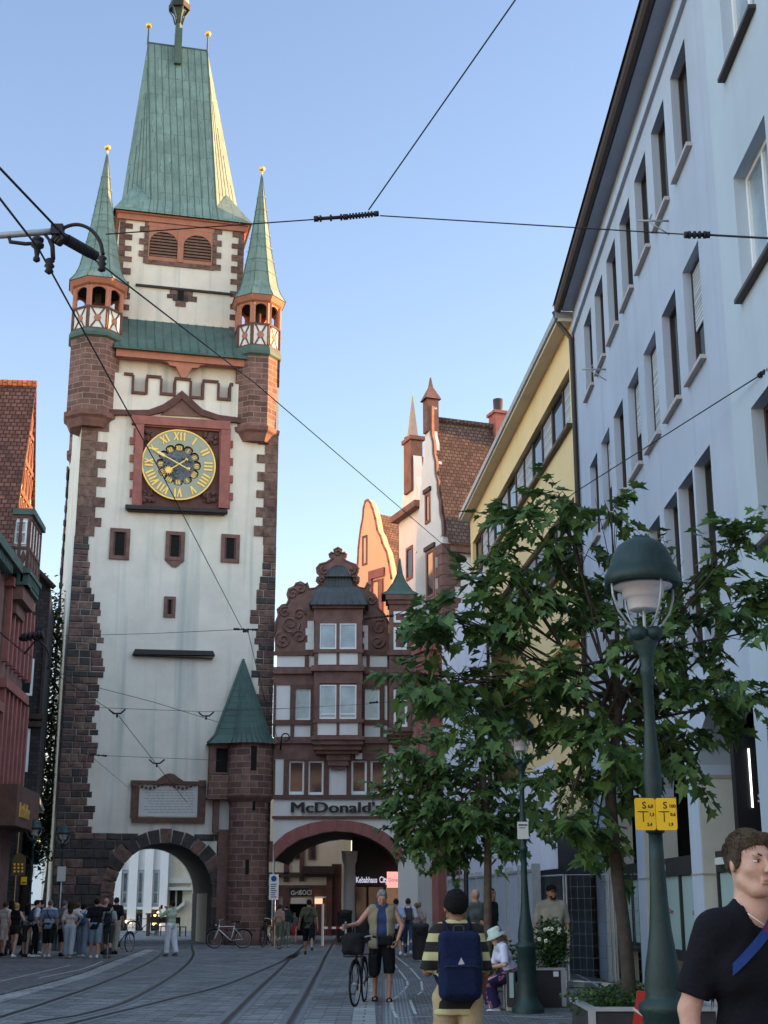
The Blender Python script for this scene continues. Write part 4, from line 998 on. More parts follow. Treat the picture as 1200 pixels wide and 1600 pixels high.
D(-250, -330, 250, -35, .04, 0); D(40, -300, 60, -30, .07, 2); D(255, -420, 275, -60, .07, 2); D(-20, 470, 40, 1150, .09); D(105, 470, 200, 1180, .1); D(540, 470, 560, 1150, .1); D(560, 470, 740, 490, .1, 2); D(815, 0, 830, 1180, .07, 1)
for x in range(620, 960, 40): D(830 + (x - 620) * .35, 0, 836 + (x - 620) * .35, 1180, .02, 0)
D(590, 490, 720, 1150, .02, 0)
mb.build('timber_frame', [M['dredfine'], M['darkwood'], M['whitegrey']], bh)
mb = MB(); D(205, 345, 480, 455, .13, 1); a = BF.pix(*KC(222, 445), .14); mb.text(BF, 'Grill', a[0], a[1], .30, .14, .01, 0, bold=.006); a = BF.pix(*KC(352, 445), .14); mb.text(BF, 'SOCI', a[0], a[1], .34, .14, .01, 0, bold=.006, sx=.8); mb.build('name_board', [M['whitegrey'], M['board']], bh)
mb = MB(); D(225, 490, 440, 570, .3, 0, KC, .25); mb.build('awning_board', M['whitegrey'], bh)
mb = MB(); D(570, 495, 680, 575, .3, 0, KC, .1); mb.build('entrance_light', mat('warm_box', (.8, .5, .3), emit=(1, .62, .38), es=.22), bh)
mb = MB(); D(215, 575, 540, 1180, -.5, 0, KC, -.6); mb.build('doorway', M['dark'], bh)
mb = MB(); D(-60, 490, -20, 900, .05, 0, KC); D(-200, 490, -70, 900, .05); mb.build('window', M['glass'], bh)
for x0 in (70, 290, 480): win(BF, *(lambda a, b: (a[0], b[0], b[1], a[1]))(BF.pix(*KC(x0, -330)), BF.pix(*KC(x0 + 110, -60))), .06, bh, gm='glass', fm='brownwood')
# ---------------------------------------------------------------- white modern building seen through the tower arch
WF = Fr(0, 84, 6)
wb = thing('modern_building', 'white modern building with slim fins and curtained windows, seen through the tower arch', 'building', WF.P(WF.pix(230, 1400)[0], -.2, 0))
KD = lambda x, y: (160 + x * .2, 1310 + y * .2)
mb = MB(); mb.bpx(WF, 140, 1250, 262, 1419, -6, 0); mb.bpx(WF, 262, 1250, 300, 1480, -6, -.25, 1); mb.bpx(WF, 140, 1419, 262, 1484, -6, -.8, 1); wbw = mb.build('wall', [M['grey_wall2'], M['cream']], wb)
mb = MB()
for x in (130, 242, 362, 482): p = KD(x, 0); mb.bpx(WF, p[0] - 1.1, 1240, p[0] + 1.1, 1484 if x > 130 else 1422, -.1, .35)
mb.bpx(WF, 140, 1417, 258, 1421, -.1, .3)
for k in range(40): mb.bpx(WF, 184 + k * 1.9, 1326, 184.6 + k * 1.9, 1359, 0, .04)
mb.build('fins', M['white'], wb)
for x0, x1 in ((160, 232), (280, 352), (398, 474)): winpx(WF, *KD(x0, 258), *KD(x1, 515), .04, wb, cols=2, split=[.36], fw=.08, fm='whitegrey', gm='glasssky')
for x0, x1 in ((150, 235), (262, 350), (385, 470)):
    g = MB(); p, q = KD(x0, 585), KD(x1, 850); g.bpx(WF, p[0], p[1], q[0], q[1], -.8, -.76); g.build('shop_window', M['glass'], wb)
mb = MB(); mb.bpx(WF, 262, 1372, 300, 1380, -.25, 0); mb.bpx(WF, 262, 1386, 300, 1391, -.25, .1); mb.ppx(WF, [KD(570, 570), KD(640, 520), KD(640, 485), KD(560, 560)], -.2, .2); mb.bpx(WF, 266, 1390, 273, 1416, -.25, -.2, 1); mb.bpx(WF, 277, 1390, 284, 1416, -.25, -.2, 1); mb.build('cornice', [M['whitegrey'], M['dark']], wb)
for (x, y) in ((185, 650), (218, 655), (410, 600), (435, 582), (458, 600), (400, 668), (423, 658), (446, 680)):
    p = KD(x, y); c = WF.pix(*p, .6)
    lm = MB(); lm.ball(WF.P(c[0], c[1], .6), .08, 8); lm.tube([WF.P(c[0], c[1] + .1, .6), WF.P(c[0], c[1] + .2, .45), WF.P(c[0], c[1] + .25, -.8)], .015, 4, m=1); lm.build('terrace_lamp', [M['lampglow'], M['wire']], wb)
# far infill building, left of the tower and under the tree
FB = Fr(0, 96, 0)
fb = thing('far_white_building', 'plain white building far behind the crowd, between the red house and the tower', 'building', FB.P(FB.pix(40, 1400)[0], -.2, 0))
mb = MB(); mb.bpx(FB, -60, 1325, 80, 1484, -8, 0); mb.build('wall', M['white'], fb)
for x in (24, 42): g = MB(); g.bpx(FB, x, 1394, x + 9, 1397, -.05, .02); g.build('window', M['dark'], fb)
for x in (16, 30, 44): g = MB(); g.bpx(FB, x, 1345, x + 9, 1370, -.05, .02); g.build('window', M['glasssky'], fb)
mb = MB(); mb.bpx(FB, -60, 1412, 80, 1415, -.05, .3); mb.build('canopy', M['gutter'], fb)
# ---------------------------------------------------------------- orange gable
OG = Fr(*(lambda v: (v.x, v.y))(at(612, 900, 69)), -52)
og = thing('orange_gabled_house', 'plastered house behind the gatehouse, curved red-edged gable with evening glow put into its salmon colour', 'building', OG.P(-2, -.2, -3))
ow = 5.2; uR = 0.0
ox = lambda x, y: OG.pix(x, y)
pts = [(612, 1000), (612, 905), (608, 880), (604, 862), (598, 850), (595, 838), (590, 830), (587, 812), (583, 797), (579, 786), (575, 781), (571, 783), (568, 795), (567, 810), (564, 825), (562, 840), (560, 858), (559, 880), (557, 905), (556, 1000)]
gp_ = [ox(*p) for p in pts]
low = min(w_ for u, w_ in gp_)
mb = MB(); mb.poly(OG, gp_ + [], -.4, 0); mb.box(OG, gp_[-1][0], gp_[0][0], -.5, low, -.4, 0); mb.build('wall', M['salmon'], og)
mb = MB()
for i in range(1, len(gp_) - 2):
    mb.tube([OG.P(*gp_[i], .0), OG.P(*gp_[i + 1], .0)], .07, 5)
mb.bpx(OG, 575, 893, 599, 899, 0, .12); mb.ppx(OG, [(575, 899), (580, 899), (580, 960), (575, 960)], 0, .1); mb.bpx(OG, 592, 905, 597, 960, 0, .1)
mb.build('gable_coping', M['redclock'], og)
winpx(OG, 565.5, 838, 573.5, 882, .03, og, fw=.12, fm='redfine', gm='glass'); winpx(OG, 581, 908, 592, 950, .03, og, fw=.1, fm='redfine', gm='glass')
mb = MB(); ap_ = ox(577, 797); 
A = OG.P(ap_[0], ap_[1] - .1, -.3); Bq = OG.P(gp_[1][0], gp_[1][1], -.3); Cq = OG.P(gp_[-2][0], gp_[-2][1], -.3); back = -OG.N * 9
mb.face([Bq, Bq + back, A + back, A]); mb.face([A, A + back, Cq + back, Cq]); mb.build('roof', M['tile'], og)
mb = MB(); mb.face([OG.P(gp_[0][0], -.5, -.4), OG.P(gp_[0][0], -.5, -9.4), OG.P(gp_[0][0], gp_[1][1], -9.4), OG.P(gp_[0][0], gp_[1][1], -.4)]); mb.build('side_wall', M['salmon'], og)
# ---------------------------------------------------------------- tall white gabled house on the right of the gatehouse
gc = at(692, 900, 53.6); GH = Fr(gc.x, gc.y, 20); GL = Fr(gc.x, gc.y, 20 - 90)
gh = thing('gabled_corner_house', 'tall white house with red-edged gable and brown tiled roof behind the street tree', 'building', GH.P(2, -.2, -3))
ze = GH.pix(700, 850)[1]; zr_ = GL.pix(676, 655)[1]
Lw = -GL.pix(655, 900)[0] ; La = -GL.pix(669, 800)[0]
zr_ = GL.P(-La, 0).y; zr_ = zat(655, zr_)
Lw = 2 * La
mb = MB(); mb.wall(GH, 0, 8, -.5, ze, []); mb.box(GH, 0, 8, -.5, ze, -Lw + .1, -.01)
step = [(0, -.5), (0, ze + .3), (-.25, ze + .3)]
n = 6
for k in range(n):
    u = -La * (k + 1) / (n + .6); z_ = ze + (zr_ - ze) * (k + 1.0) / (n + .3); step += [(-La * (k + .45) / (n + .6), z_ - (zr_ - ze) / n * .55), (-La * (k + .6) / (n + .6), z_), ]
step += [(-La + .25, zr_ + .4), (-La + .25, zr_ + .5), (-La - .25, zr_ + .5), (-La - .25, zr_ + .4)]
step2 = [(-Lw - (u), w_) for u, w_ in step[::-1] if u > -La + .24 or True]
left = [(-2 * La - u, w_) for u, w_ in step if u > -La][::-1]
right = [p for p in step if p[0] > -La]
poly_ = [(0, -.5)] + right[1:] + left[:-1] + [(-2 * La, -.5)]
mb.poly(GL, poly_, -.35, .0); mb.build('wall', M['plaster2'], gh)
mb = MB()
for P_ in (right[1:], left[:-1]):
    mb.tube([GL.P(u, w_, -.1) for u, w_ in P_], .11, 4, smooth=False)
mb.box(GL, -La - .25, -La + .25, zr_ - .6, zr_ + .85, -.42, .1); pk = GL.P(-La, zr_ + .85, -.16)
mb.lathe([(.5, 0), (.36, .22), (.12, .6), (.03, 1.05)], 4, pk, rot=pi / 4 + radians(20), smooth=False)
z = 0; k = 0
while z < ze:
    l1, l2 = (.75, .45) if k % 2 else (.5, .7)
    mb.box(GH, -.03, l1, z + .01, z + .42, -.1, .04); mb.box(GL, -l2, .035, z + .01, z + .42, -.1, .04); z += .44; k += 1
mb.build('stone_trim', M['redfine'], gh)
mb = MB(); ov = .35
mb.face([GH.P(.12, ze - .05, ov), GH.P(9, ze - .05, ov), GH.P(9, zr_, -La), GH.P(.12, zr_, -La)]); mb.face([GH.P(.12, zr_, -La), GH.P(9, zr_, -La), GH.P(9, ze, -2 * La - .3), GH.P(.12, ze, -2 * La - .3)])
mb.tube([GH.P(.12, zr_ + .03, -La), GH.P(9, zr_ + .03, -La)], .13, 6); mb.box(GH, .3, 9, ze - .35, ze - .08, -.1, .25, 1); mb.build('roof', [M['tile'], M['redfine']], gh)
cc = GH.pix(782, 655, -La); cx_ = cc[0]; cm = MB(); cm.box(GH, cx_ - .4, cx_ + .4, zr_ - 1, zr_ + .55, -La - .35, -La + .35); cm.box(GH, cx_ - .48, cx_ + .48, zr_ + .55, zr_ + .68, -La - .42, -La + .42); cm.lathe([(.2, .68), (.22, 1.3), (.15, 1.3)], 10, GH.P(cx_ - .1, zr_, -La), 1); cm.build('chimney', [M['redclock'], M['gutter']], gh)
# gable windows, hoods, balcony bay
for (z0, z1, uu, w_) in ((16.6, 17.9, -La, .55), (13.4, 15.4, -La * .85, .9), (10.1, 11.9, -La * 1.35, .8), (10.1, 11.9, -La * .5, .6), (6.6, 8.6, -La * 1.35, .8)):
    win(GL, uu - w_ / 2, uu + w_ / 2, z0, z1, .05, gh, fw=.12, fm='redclock', gm='glass')
    hd = MB(); hd.poly(GL, [(uu - w_ / 2 - .1, z1 + .02), (uu + w_ / 2 + .1, z1 + .02), (uu + w_ / 2 + .1, z1 + .2), (uu - w_ / 2 - .1, z1 + .2)], 0, .38 if z1 < 13 else .1); hd.build('window_hood', M['slate'], gh)
RB = GL; rb = MB(); za, zb_ = zat(1190, 53), zat(1012, 53)
rb.box(GL, -1.5, -.0, za - 1.2, zb_, 0, .62); rb.box(GL, -1.6, .1, zb_, zb_ + .22, 0, .75); rb.box(GL, -1.6, .1, zb_ - 2.6, zb_ - 2.35, 0, .72); rb.box(GL, -1.56, .06, zb_ - .5, zb_ - .35, 0, .67)
for k in range(4): rb.box(GL, -1.4 + .1 * k, -.05 - .05 * k, za - 1.2 - .2 * (k + 1), za - 1.2 - .2 * k, 0, .55 - .12 * k)
ro = rb.build('red_bay', M['redclock'], gh)
rt = MB(); rt.lathe([(.78, 0), (.72, .25), (.5, .5), (.2, .66), (0, .75)], 16, GL.P(-.75, zb_ + .22, .1)); rt.build('bay_cap', M['copperdark'], ro)
FRB = Fr(GL.P(0, 0, 0).x, GL.P(0, 0, 0).y, 20)
for (z0, z1) in ((zb_ - 2.0, zb_ - .6), (zb_ - 4.6, zb_ - 3.0)):
    win(GL, -1.2, -.3, z0, z1, .64, ro, fw=.08, fm='redfine', gm='glass')
    win(FRB, -.55, -.1, z0, z1, .03, ro, fw=.1, fm='redfine', gm='glass')
pb = MB(); pb.box(GL, -.6, 0.02, -.3, 4.2, .042, .35); pb.build('bay_pier', M['redclock'], gh)
# second narrow gable beyond
g2 = at(658, 900, 58.5); G2 = Fr(g2.x, g2.y, -70); G2F = Fr(g2.x, g2.y, 20)
h2 = thing('narrow_gabled_house', 'narrow pale house with slender stone obelisk on its gable, behind the corner turret', 'building', G2F.P(1, -.2, -1.5))
a2 = -G2.pix(640, 800)[0]; ztop2 = zat(708, G2.P(-a2, 0).y); ze2 = zat(800, G2.P(0, 0).y)
mb = MB(); mb.poly(G2, [(0, -.5), (0, ze2), (-.2, ze2 + .8), (-a2 + .7, ztop2 - 1.3), (-a2 + .45, ztop2), (-a2 - .35, ztop2), (-a2 - .6, ztop2 - 1.2), (-2 * a2 + .2, ze2 + .5), (-2 * a2, ze2), (-2 * a2, -.5)], -.4, 0); mb.build('wall', M['plaster2'], h2)
mb = MB(); mb.box(G2, -a2 - .4, -a2 + .5, ztop2 - 1.9, ztop2 + .5, -.45, .12); mb.box(G2, -a2 - .5, -a2 + .6, ztop2 + .5, ztop2 + .68, -.55, .2); mb.box(G2, -2 * a2 - .2, .15, ze2 + .2, ze2 + .5, -.3, .35)
mb.lathe([(.3, 0), (.25, .3), (.02, 2.1)], 4, G2.P(-a2 + .05, ztop2 + .68, -.15), 1, rot=radians(65), smooth=False)
for k in range(5): mb.ball(G2.P(-a2 - .45, ztop2 - 1.2 + .5 * k, -.1), .2, 6)
mb.build('gable_crest', [M['redfine'], M['mortar']], h2)
mb = MB(); R_ = G2F; mb.face([G2F.P(0, ze2, .1), G2F.P(5, ze2, .1), G2F.P(5, ztop2 - .1, -a2), G2F.P(0, ztop2 - .1, -a2)]); mb.face([G2F.P(0, ztop2 - .1, -a2), G2F.P(5, ztop2 - .1, -a2), G2F.P(5, ze2, -2 * a2), G2F.P(0, ze2, -2 * a2)]); mb.build('roof', M['tile'], h2)
mb = MB(); mb.wall(G2F, 0, 5, -.5, ze2); mb.build('side_wall', M['plaster2'], h2)
for z0 in (9.2, 12.4, 15.3):
    win(G2, -a2 - .4, -a2 + .4, z0, z0 + 1.5, .05, h2, fw=.12, fm='redclock', gm='glass')
for (x, y, Y_) in ((640, 690, 57), (675, 640, 54)):
    pass
# ---------------------------------------------------------------- yellow building
YF = Fr(3.27, 50.3, -85.7); YL_ = 18.72
yb = thing('yellow_building', 'yellow rendered building with ribbon windows and blinds under a wide grey eave', 'building', YF.P(9, -.2, -4))
oE = .35; zE = 15.45
bt, bb = YF.pix(840, 664)[1], YF.pix(840, 748)[1]

bands = [(bb, bt), (bb - 3.35, bt - 3.35), (bb - 6.7, bt - 6.7)]
hs = [(.55, YL_ - .55, a, b, .25) for a, b in bands]
mb = MB(); mb.wall(YF, 0, YL_, -.4, zE - .02, hs); mb.box(YF, -.0, YL_, -.4, zE, -8, -.3); mb.face([YF.P(0, -.4, -.3), YF.P(0, -.4, 0), YF.P(0, zE, 0), YF.P(0, zE, -.3)]); mb.build('wall', M['yellow'], yb)
mb = MB(); mb.box(YF, -.15, YL_ - .02, zE - .02, zE + .06, -8, oE, 0); mb.box(YF, -.2, YL_ - .02, zE + .06, zE + .24, -8.1, oE + .06, 1); mb.build('eave', [M['cream'], M['galv']], yb)
for bi, (a, b) in enumerate(bands[:2]):
    n = 12; du = (YL_ - 1.1) / n
    for k in range(n):
        u = .55 + du * k
        ob = win(YF, u + .02, u + du - .02, a + .02, b - .02, -.12, yb, fw=.05, fm='gutter', gm='shutter' if (k * 7 + bi * 3) % 5 > 1 else 'glass')
    mb = MB(); mb.box(YF, .4, YL_ - .4, a - .1, a - .01, -.1, .14); mb.build('sill', M['gutter'], yb)
mb = MB(); mb.box(YF, .3, YL_ - .02, -.3, 3.5, .02, .08); mb.build('shopfront', mat('dark_shopfront', (.10, .11, .125), .8), yb)
# ---------------------------------------------------------------- sheeted scaffold in front of its lower floors
sf = thing('sheeted_scaffold', 'scaffold wrapped in pale lilac sheeting behind the crown of the street tree', 'scaffold', YF.P(12, gz(40), 1.2))
zs_ = zat(975, 49)
mb = MB(); nn_ = 40
for k in range(nn_):
    u0, u1 = -1.0 + 11.5 * k / nn_, -1.0 + 11.5 * (k + 1) / nn_
    f = lambda u: 1.05 + .05 * sin(u * 3.1) + .03 * sin(u * 8.3)
    mb.face([YF.P(u0, 3.2, f(u0)), YF.P(u1, 3.2, f(u1)), YF.P(u1, zs_, f(u1)), YF.P(u0, zs_, f(u0))], smooth=True)
mb.build('sheeting', M['sheet'], sf)
for k in range(10):
    u = -1.0 + 11.5 * k / 9; g = MB(); g.tube([YF.P(u, gz(45) - .05, .95), YF.P(u, zs_ + .1, .95)], .03, 6); g.build('upright', M['galv'], sf)
for z_ in (2.2, 4.2, 6.2, 8.2):
    g = MB(); g.tube([YF.P(-1, z_, .93), YF.P(10.5, z_, .93)], .03, 6); g.build('rail', M['galv'], sf)
# ---------------------------------------------------------------- grey building with arcade
GF = Fr(4.7, 31.6, -90); GLn = 31.6 - 17.4; sh_ = 3.3   # u measured from the far end
gb = thing('grey_building', 'long grey-blue rendered building with deep-set windows, dark gutter and street arcade', 'building', GF.P(7, 0, -4))
rows = []
for k in range(8):
    r_ = 16.17 - 1.69 * k - sh_
    if r_ - 1.12 > .2: rows.append((r_ - 1.12, r_))
hs = [(a, b, 12.74, 14.58, .22) for a, b in rows] + [(a, b, 9.26, 11.1, .22) for a, b in rows]
g3 = []
r_ = 16.05 - sh_
for grp in range(4):
    for j in range(3):
        a, b = r_ - 1.05, r_
        if a > .3: g3.append((a, b))
        r_ -= 1.17
    r_ -= .25
hs += [(a, b, 4.95, 7.92, .24) for a, b in g3]
zA = 4.6
mb = MB(); mb.wall(GF, 0, GLn, zA, 15.7, hs); mb.box(GF, 0, GLn, zA + .1, 15.8, -8, -.42)
mb.face([GF.P(0, zA, -.5), GF.P(0, zA, 0), GF.P(0, 15.7, 0), GF.P(0, 15.7, -.5)])
piers = [31.6 - y for y in (30.6, 26.0, 21.35, 16.75)]   # centres (u)
hw = .36; outl = [(0, zA)]; outl = []
cap = 3.35
pts = [(0, zA), (0, -.3), (piers[0] + hw, -.3)]
for i in range(3):
    a, b = piers[i] + hw, piers[i + 1] - hw; c, r_ = (a + b) / 2, (b - a) / 2
    pts += [(a, cap)] + [(c - r_ * cos(pi * q / 16), cap + 1.0 * sin(pi * q / 16)) for q in range(1, 16)] + [(b, cap), (b, -.3)]
    if i < 2: pts += [(piers[i + 1] + hw, -.3)]
pts += [(GLn, -.3), (GLn, zA)] if piers[3] + hw < GLn else []
if piers[3] + hw >= GLn: pts = [p for p in pts if p[0] <= GLn] + [(GLn, cap + .6), (GLn, zA)]
mb.poly(GF, pts, -.6, 0, 0)
gw = mb.build('wall', M['grey_wall'], gb)
mb = MB()
for c in piers[:3]:
    mb = MB(); mb.box(GF, c - hw - .012, c + hw + .012, -.3, cap - .0, -.62, -.015); mb.box(GF, c - hw - .03, c + hw + .03, cap, cap + .05, -.64, .01, 1)
    mb.box(GF, c - hw - .03, c + hw + .03, 1.95, 1.97, -.63, .008, 1); mb.build('arcade_pier', [M['concrete'], M['mortar']], gb)
mb = MB(); mb.box(GF, -.1, GLn, zA + .1, zA + .2, -5, -.55); mb.face([GF.P(-.09, -.3, -3.4), GF.P(-.09, zA + .1, -3.4), GF.P(-.09, zA + .1, -.5), GF.P(-.09, -.3, -.5)]); mb.face([GF.P(-.1, -.3, -3.4), GF.P(GLn + .5, -.3, -3.4), GF.P(GLn + .5, zA + .1, -3.4), GF.P(-.1, zA + .1, -3.4)]); mb.build('arcade_interior', M['board'], gb)
for (a, b) in rows:
    for (z0, z1) in ((12.74, 14.58), (9.26, 11.1)):
        closed = rng.random() < .45 and z0 < 10
        w_ = win(GF, a, b, z0, z1, -.13, gb, fw=.05, fm='gutter', gm='grey_shade' if False else 'glass', cols=1)
        if closed:
            g = MB(); g.box(GF, a + .05, b - .05, z0 + (.25 if rng.random() < .5 else .8), z1 - .05, -.16, -.145); g.build('blind', M['shutter'], w_)
        s_ = MB(); s_.poly(Fr(0, 0, 0), [], 0, 0) if False else s_.box(GF, a - .04, b + .04, z0 - .07, z0 - .005, -.3, .09); s_.build('sill', mat('sill_metal', (.42, .38, .38), .6), gb)
for (a, b) in g3: win(GF, a, b, 4.95, 7.92, -.16, gb, fw=.05, fm='gutter', gm='glass')
mb = MB(); mb.box(GF, 0, GLn, 15.05, 15.22, -.1, .07); mb.box(GF, 0, GLn, 15.3, 15.36, -.1, .04); mb.build('moulding', M['grey_wall'], gb)
mb = MB(); mb.box(GF, -.05, GLn, 15.7, 15.82, -.5, .27, 0); mb.build('eave_board', M['grey_wall'], gb)
mb = MB()
prof = [(.271, 15.83), (.275, 15.72), (.32, 15.66), (.40, 15.66), (.45, 15.72), (.46, 15.86)]
for i in range(len(prof) - 1):
    (o0, z0), (o1, z1) = prof[i], prof[i + 1]; mb.face([GF.P(-.1, z0, o0), GF.P(GLn, z0, o0), GF.P(GLn, z1, o1), GF.P(-.1, z1, o1)])
mb.tube([GF.P(-.12, 15.72, .46), GF.P(-.12, 15.4, .35), GF.P(-.1, 15.15, .16), GF.P(.08, 14.9, .09), GF.P(.12, 14.5, .09), GF.P(.12, 0, .09)], .055, 8)
mb.build('gutter', M['gutter'], gb)
mb = MB(); mb.face([GF.P(-.1, 15.84, .5), GF.P(GLn, 15.84, .5), GF.P(GLn, 19.5, -4.5), GF.P(-.1, 19.5, -4.5)]); mb.face([GF.P(-.1, 15.84, -9), GF.P(-.1, 19.5, -4.5), GF.P(GLn, 19.5, -4.5), GF.P(GLn, 15.84, -9)]); mb.face([GF.P(-.1, 15.84, .3), GF.P(-.1, 19.5, -4.5), GF.P(-.1, 15.84, -9)]); mb.build('roof', M['tile'], gb)
for k, (x, y) in enumerate(((1021, 345), (928, 577))):      # wall anchors
    u, z_ = GF.pix(x, y, .25); mb = MB(); mb.tube([GF.P(u, z_, 0), GF.P(u, z_, .5)], .02, 5); mb.tube([GF.P(u, z_ - .25, 0), GF.P(u, z_, .35)], .012, 5); mb.tube([GF.P(u - .12, z_ + .05, .3), GF.P(u + .12, z_ + .05, .3)], .015, 5); mb.build('wall_anchor', M['galv'], gb)
# frosted screens in the arcade
for i in range(3):
    a, b = piers[i] + hw, piers[i + 1] - hw; n = 2 if i else 2
    t = thing('glass_screen', ['frosted screen with black frame in the arcade bay behind the slim tree trunk', 'frosted screen in the arcade bay just behind the front lamp post', 'frosted screen in the nearest arcade bay, beside the young man'][i], 'screen', GF.P((a + b) / 2, 0, -.25), group='frosted arcade screens')
    mb = MB(); mb.box(GF, a, b, 1.98, 2.28, -.3, -.2, 0); mb.box(GF, a, a + .07, 0, 1.98, -.3, -.2); mb.box(GF, b - .07, b, 0, 1.98, -.3, -.2); mb.box(GF, a + .07, b - .07, .62, .78, -.3, -.2); mb.box(GF, (a + b) / 2 - .05, (a + b) / 2 + .05, .78, 1.98, -.3, -.201); mb.box(GF, a + .3, a + .9, 2.08, 2.18, -.2, -.12, 1); mb.box(GF, a + .07, b - .07, 0, .05, -.3, -.2); mb.build('frame', [M['board'], M['whitegrey']], t)
    for s_ in (0, 1):
        u0 = a + .08 if s_ == 0 else (a + b) / 2 + .06; u1 = (a + b) / 2 - .06 if s_ == 0 else b - .08
        g = MB(); g.box(GF, u0, u1, .79, 1.97, -.27, -.24); p = g.build('panel', M['frost'], t)
        g = MB(); cu = (u0 + u1) / 2
        g.text(GF, 's.Oliver', cu - .24, 1.36, .12, -.238, .002, bold=.002, sx=1.2); g.build('lettering', mat('dull_red_print', (.30, .08, .07), .6), p)
# black shop fascia with lit tube, hung in the nearest bay and facing down the street
SG = Fr(0, 18.6, 0); q0 = SG.pix(1148, 1200)[0]; q1 = SG.pix(1225, 1200)[0]; zl, zh = SG.pix(1175, 1268)[1], SG.pix(1175, 1160)[1]
sg = thing('shop_sign', 'black fascia sign with white script and a lit vertical tube under the nearest arch', 'sign', SG.P((q0 + q1) / 2, zl, 0))
mb = MB(); mb.box(SG, q0, q1, zl - .35, zh + .15, -.2, 0); mb.build('board', M['black'], sg)
mb = MB(); a, b = SG.pix(1167.5, 1170), SG.pix(1175, 1262); mb.tube([SG.P(a[0] + .01, a[1], .03), SG.P(a[0] + .01, b[1], .03)], .013, 8); mb.build('light_tube', M['tubelight'], sg)
a = SG.pix(1183, 1254); mb = MB(); mb.text(SG, 's.Oliver', a[0], a[1], .26, .02, .01); mb.build('lettering', M['whitegrey'], sg)
# ---------------------------------------------------------------- nearer light building
NF = Fr(4.66, 17.4, -90)
nbld = thing('light_building', 'light blue-grey rendered building nearest on the right, with white-framed windows', 'building', NF.P(8, 0, -4))
hs = []; wins = []
for k in range(6):
    u = .93 + 2.5 * k
    for z0, z1 in ((5.8, 7.6), (9.12, 10.86), (12.4, 14.2)): hs.append((u, u + 1.55, z0, z1, .25)); wins.append((u, u + 1.55, z0, z1))
mb = MB(); mb.wall(NF, 0, 17, 4.2, 17.5, hs); mb.box(NF, 0, 17, 4.2, 17.5, -8, -.3); mb.face([NF.P(0, 4.2, 0), NF.P(0, 4.2, -.5), NF.P(0, 17.5, -.5), NF.P(0, 17.5, 0)]); mb.box(NF, 0, .55, -.2, 4.2, -.6, 0); mb.box(NF, 5, 17, -.2, 4.2, -.6, 0); mb.box(NF, .55, 5, 3.7, 4.2, -.6, 0); mb.box(NF, -.5, 17, -.2, 4.2, -8, -3.5); mb.build('wall', M['grey_wall2'], nbld)
for i, (a, b, z0, z1) in enumerate(wins):
    win(NF, a, b, z0, z1, -.16, nbld, cols=2, fw=.07, fm='white' if z0 > 9 else 'gutter', gm='glasssky' if z0 > 9 else 'glass')
    s_ = MB(); s_.box(NF, a - .05, b + .05, z0 - .06, z0 - .005, -.2, .1); s_.build('sill', M['gutter'], nbld)
# ---------------------------------------------------------------- LEFT SIDE: red sandstone house
RF = Fr(-12.43, 47.1, 95)
rh = thing('red_sandstone_house', 'red sandstone house with steep red tiled roof and sunlit half-timbered gable at the left edge', 'building', RF.P(-5, GT, -4))
wd = 4.1; zeR = 12.3; zrR = 18.7
mb = MB(); mb.box(RF, -wd, 0, -.4, zeR, -9, 0)
rw = mb.build('wall', M['redfine'], rh)
mb = MB(); mb.poly(RF, [(-wd, zeR), (0, zeR), (-wd / 2, zrR)], -.3, .0); gbl = mb.build('gable', mat('ochre_plaster', (.75, .60, .36), .9), rh)
mb = MB()
for k in range(5):
    z_ = zeR + (zrR - zeR) * k / 5.5; hwid = wd / 2 * (1 - k / 5.5); mb.box(RF, -wd / 2 - hwid, -wd / 2 + hwid, z_, z_ + .16, 0, .07)
    for j in range(-3, 4):
        if abs(j * .6) < hwid - .3:
            mb.box(RF, -wd / 2 + j * .6 - .07, -wd / 2 + j * .6 + .07, z_ + .16, z_ + (zrR - zeR) / 5.5, 0, .06)
            mb.poly(RF, [(-wd / 2 + j * .6 + .07, z_ + .16), (-wd / 2 + j * .6 + .2, z_ + .16), (-wd / 2 + j * .6 + .5, z_ + 1.1), (-wd / 2 + j * .6 + .37, z_ + 1.1)], 0, .05)
mb.build('gable_timbers', M['brownwood'], gbl)
mb = MB(); ovv = .12
A1, A2 = RF.P(-wd - .35, zeR - .4, ovv), RF.P(-wd / 2, zrR, ovv); A3 = RF.P(.35, zeR - .4, ovv)
bk = -RF.N * 14; T_ = Vector((0, 0, .22))
mb.face([A1, A2, A2 + bk, A1 + bk]); mb.face([A2, A3, A3 + bk, A2 + bk])
mb.face([A1 + T_, A1 + T_ + bk, A2 + T_ + bk, A2 + T_]); mb.face([A2 + T_, A2 + T_ + bk, A3 + T_ + bk, A3 + T_])
mb.face([A1, A1 + T_, A2 + T_, A2], m=1); mb.face([A2, A2 + T_, A3 + T_, A3], m=1); mb.face([A1, A1 + bk, A1 + T_ + bk, A1 + T_], m=1)
mb.tube([A2 + T_, A2 + T_ + bk], .13, 6)
mb.build('roof', [M['tilered'], M['darkwood']], rh)
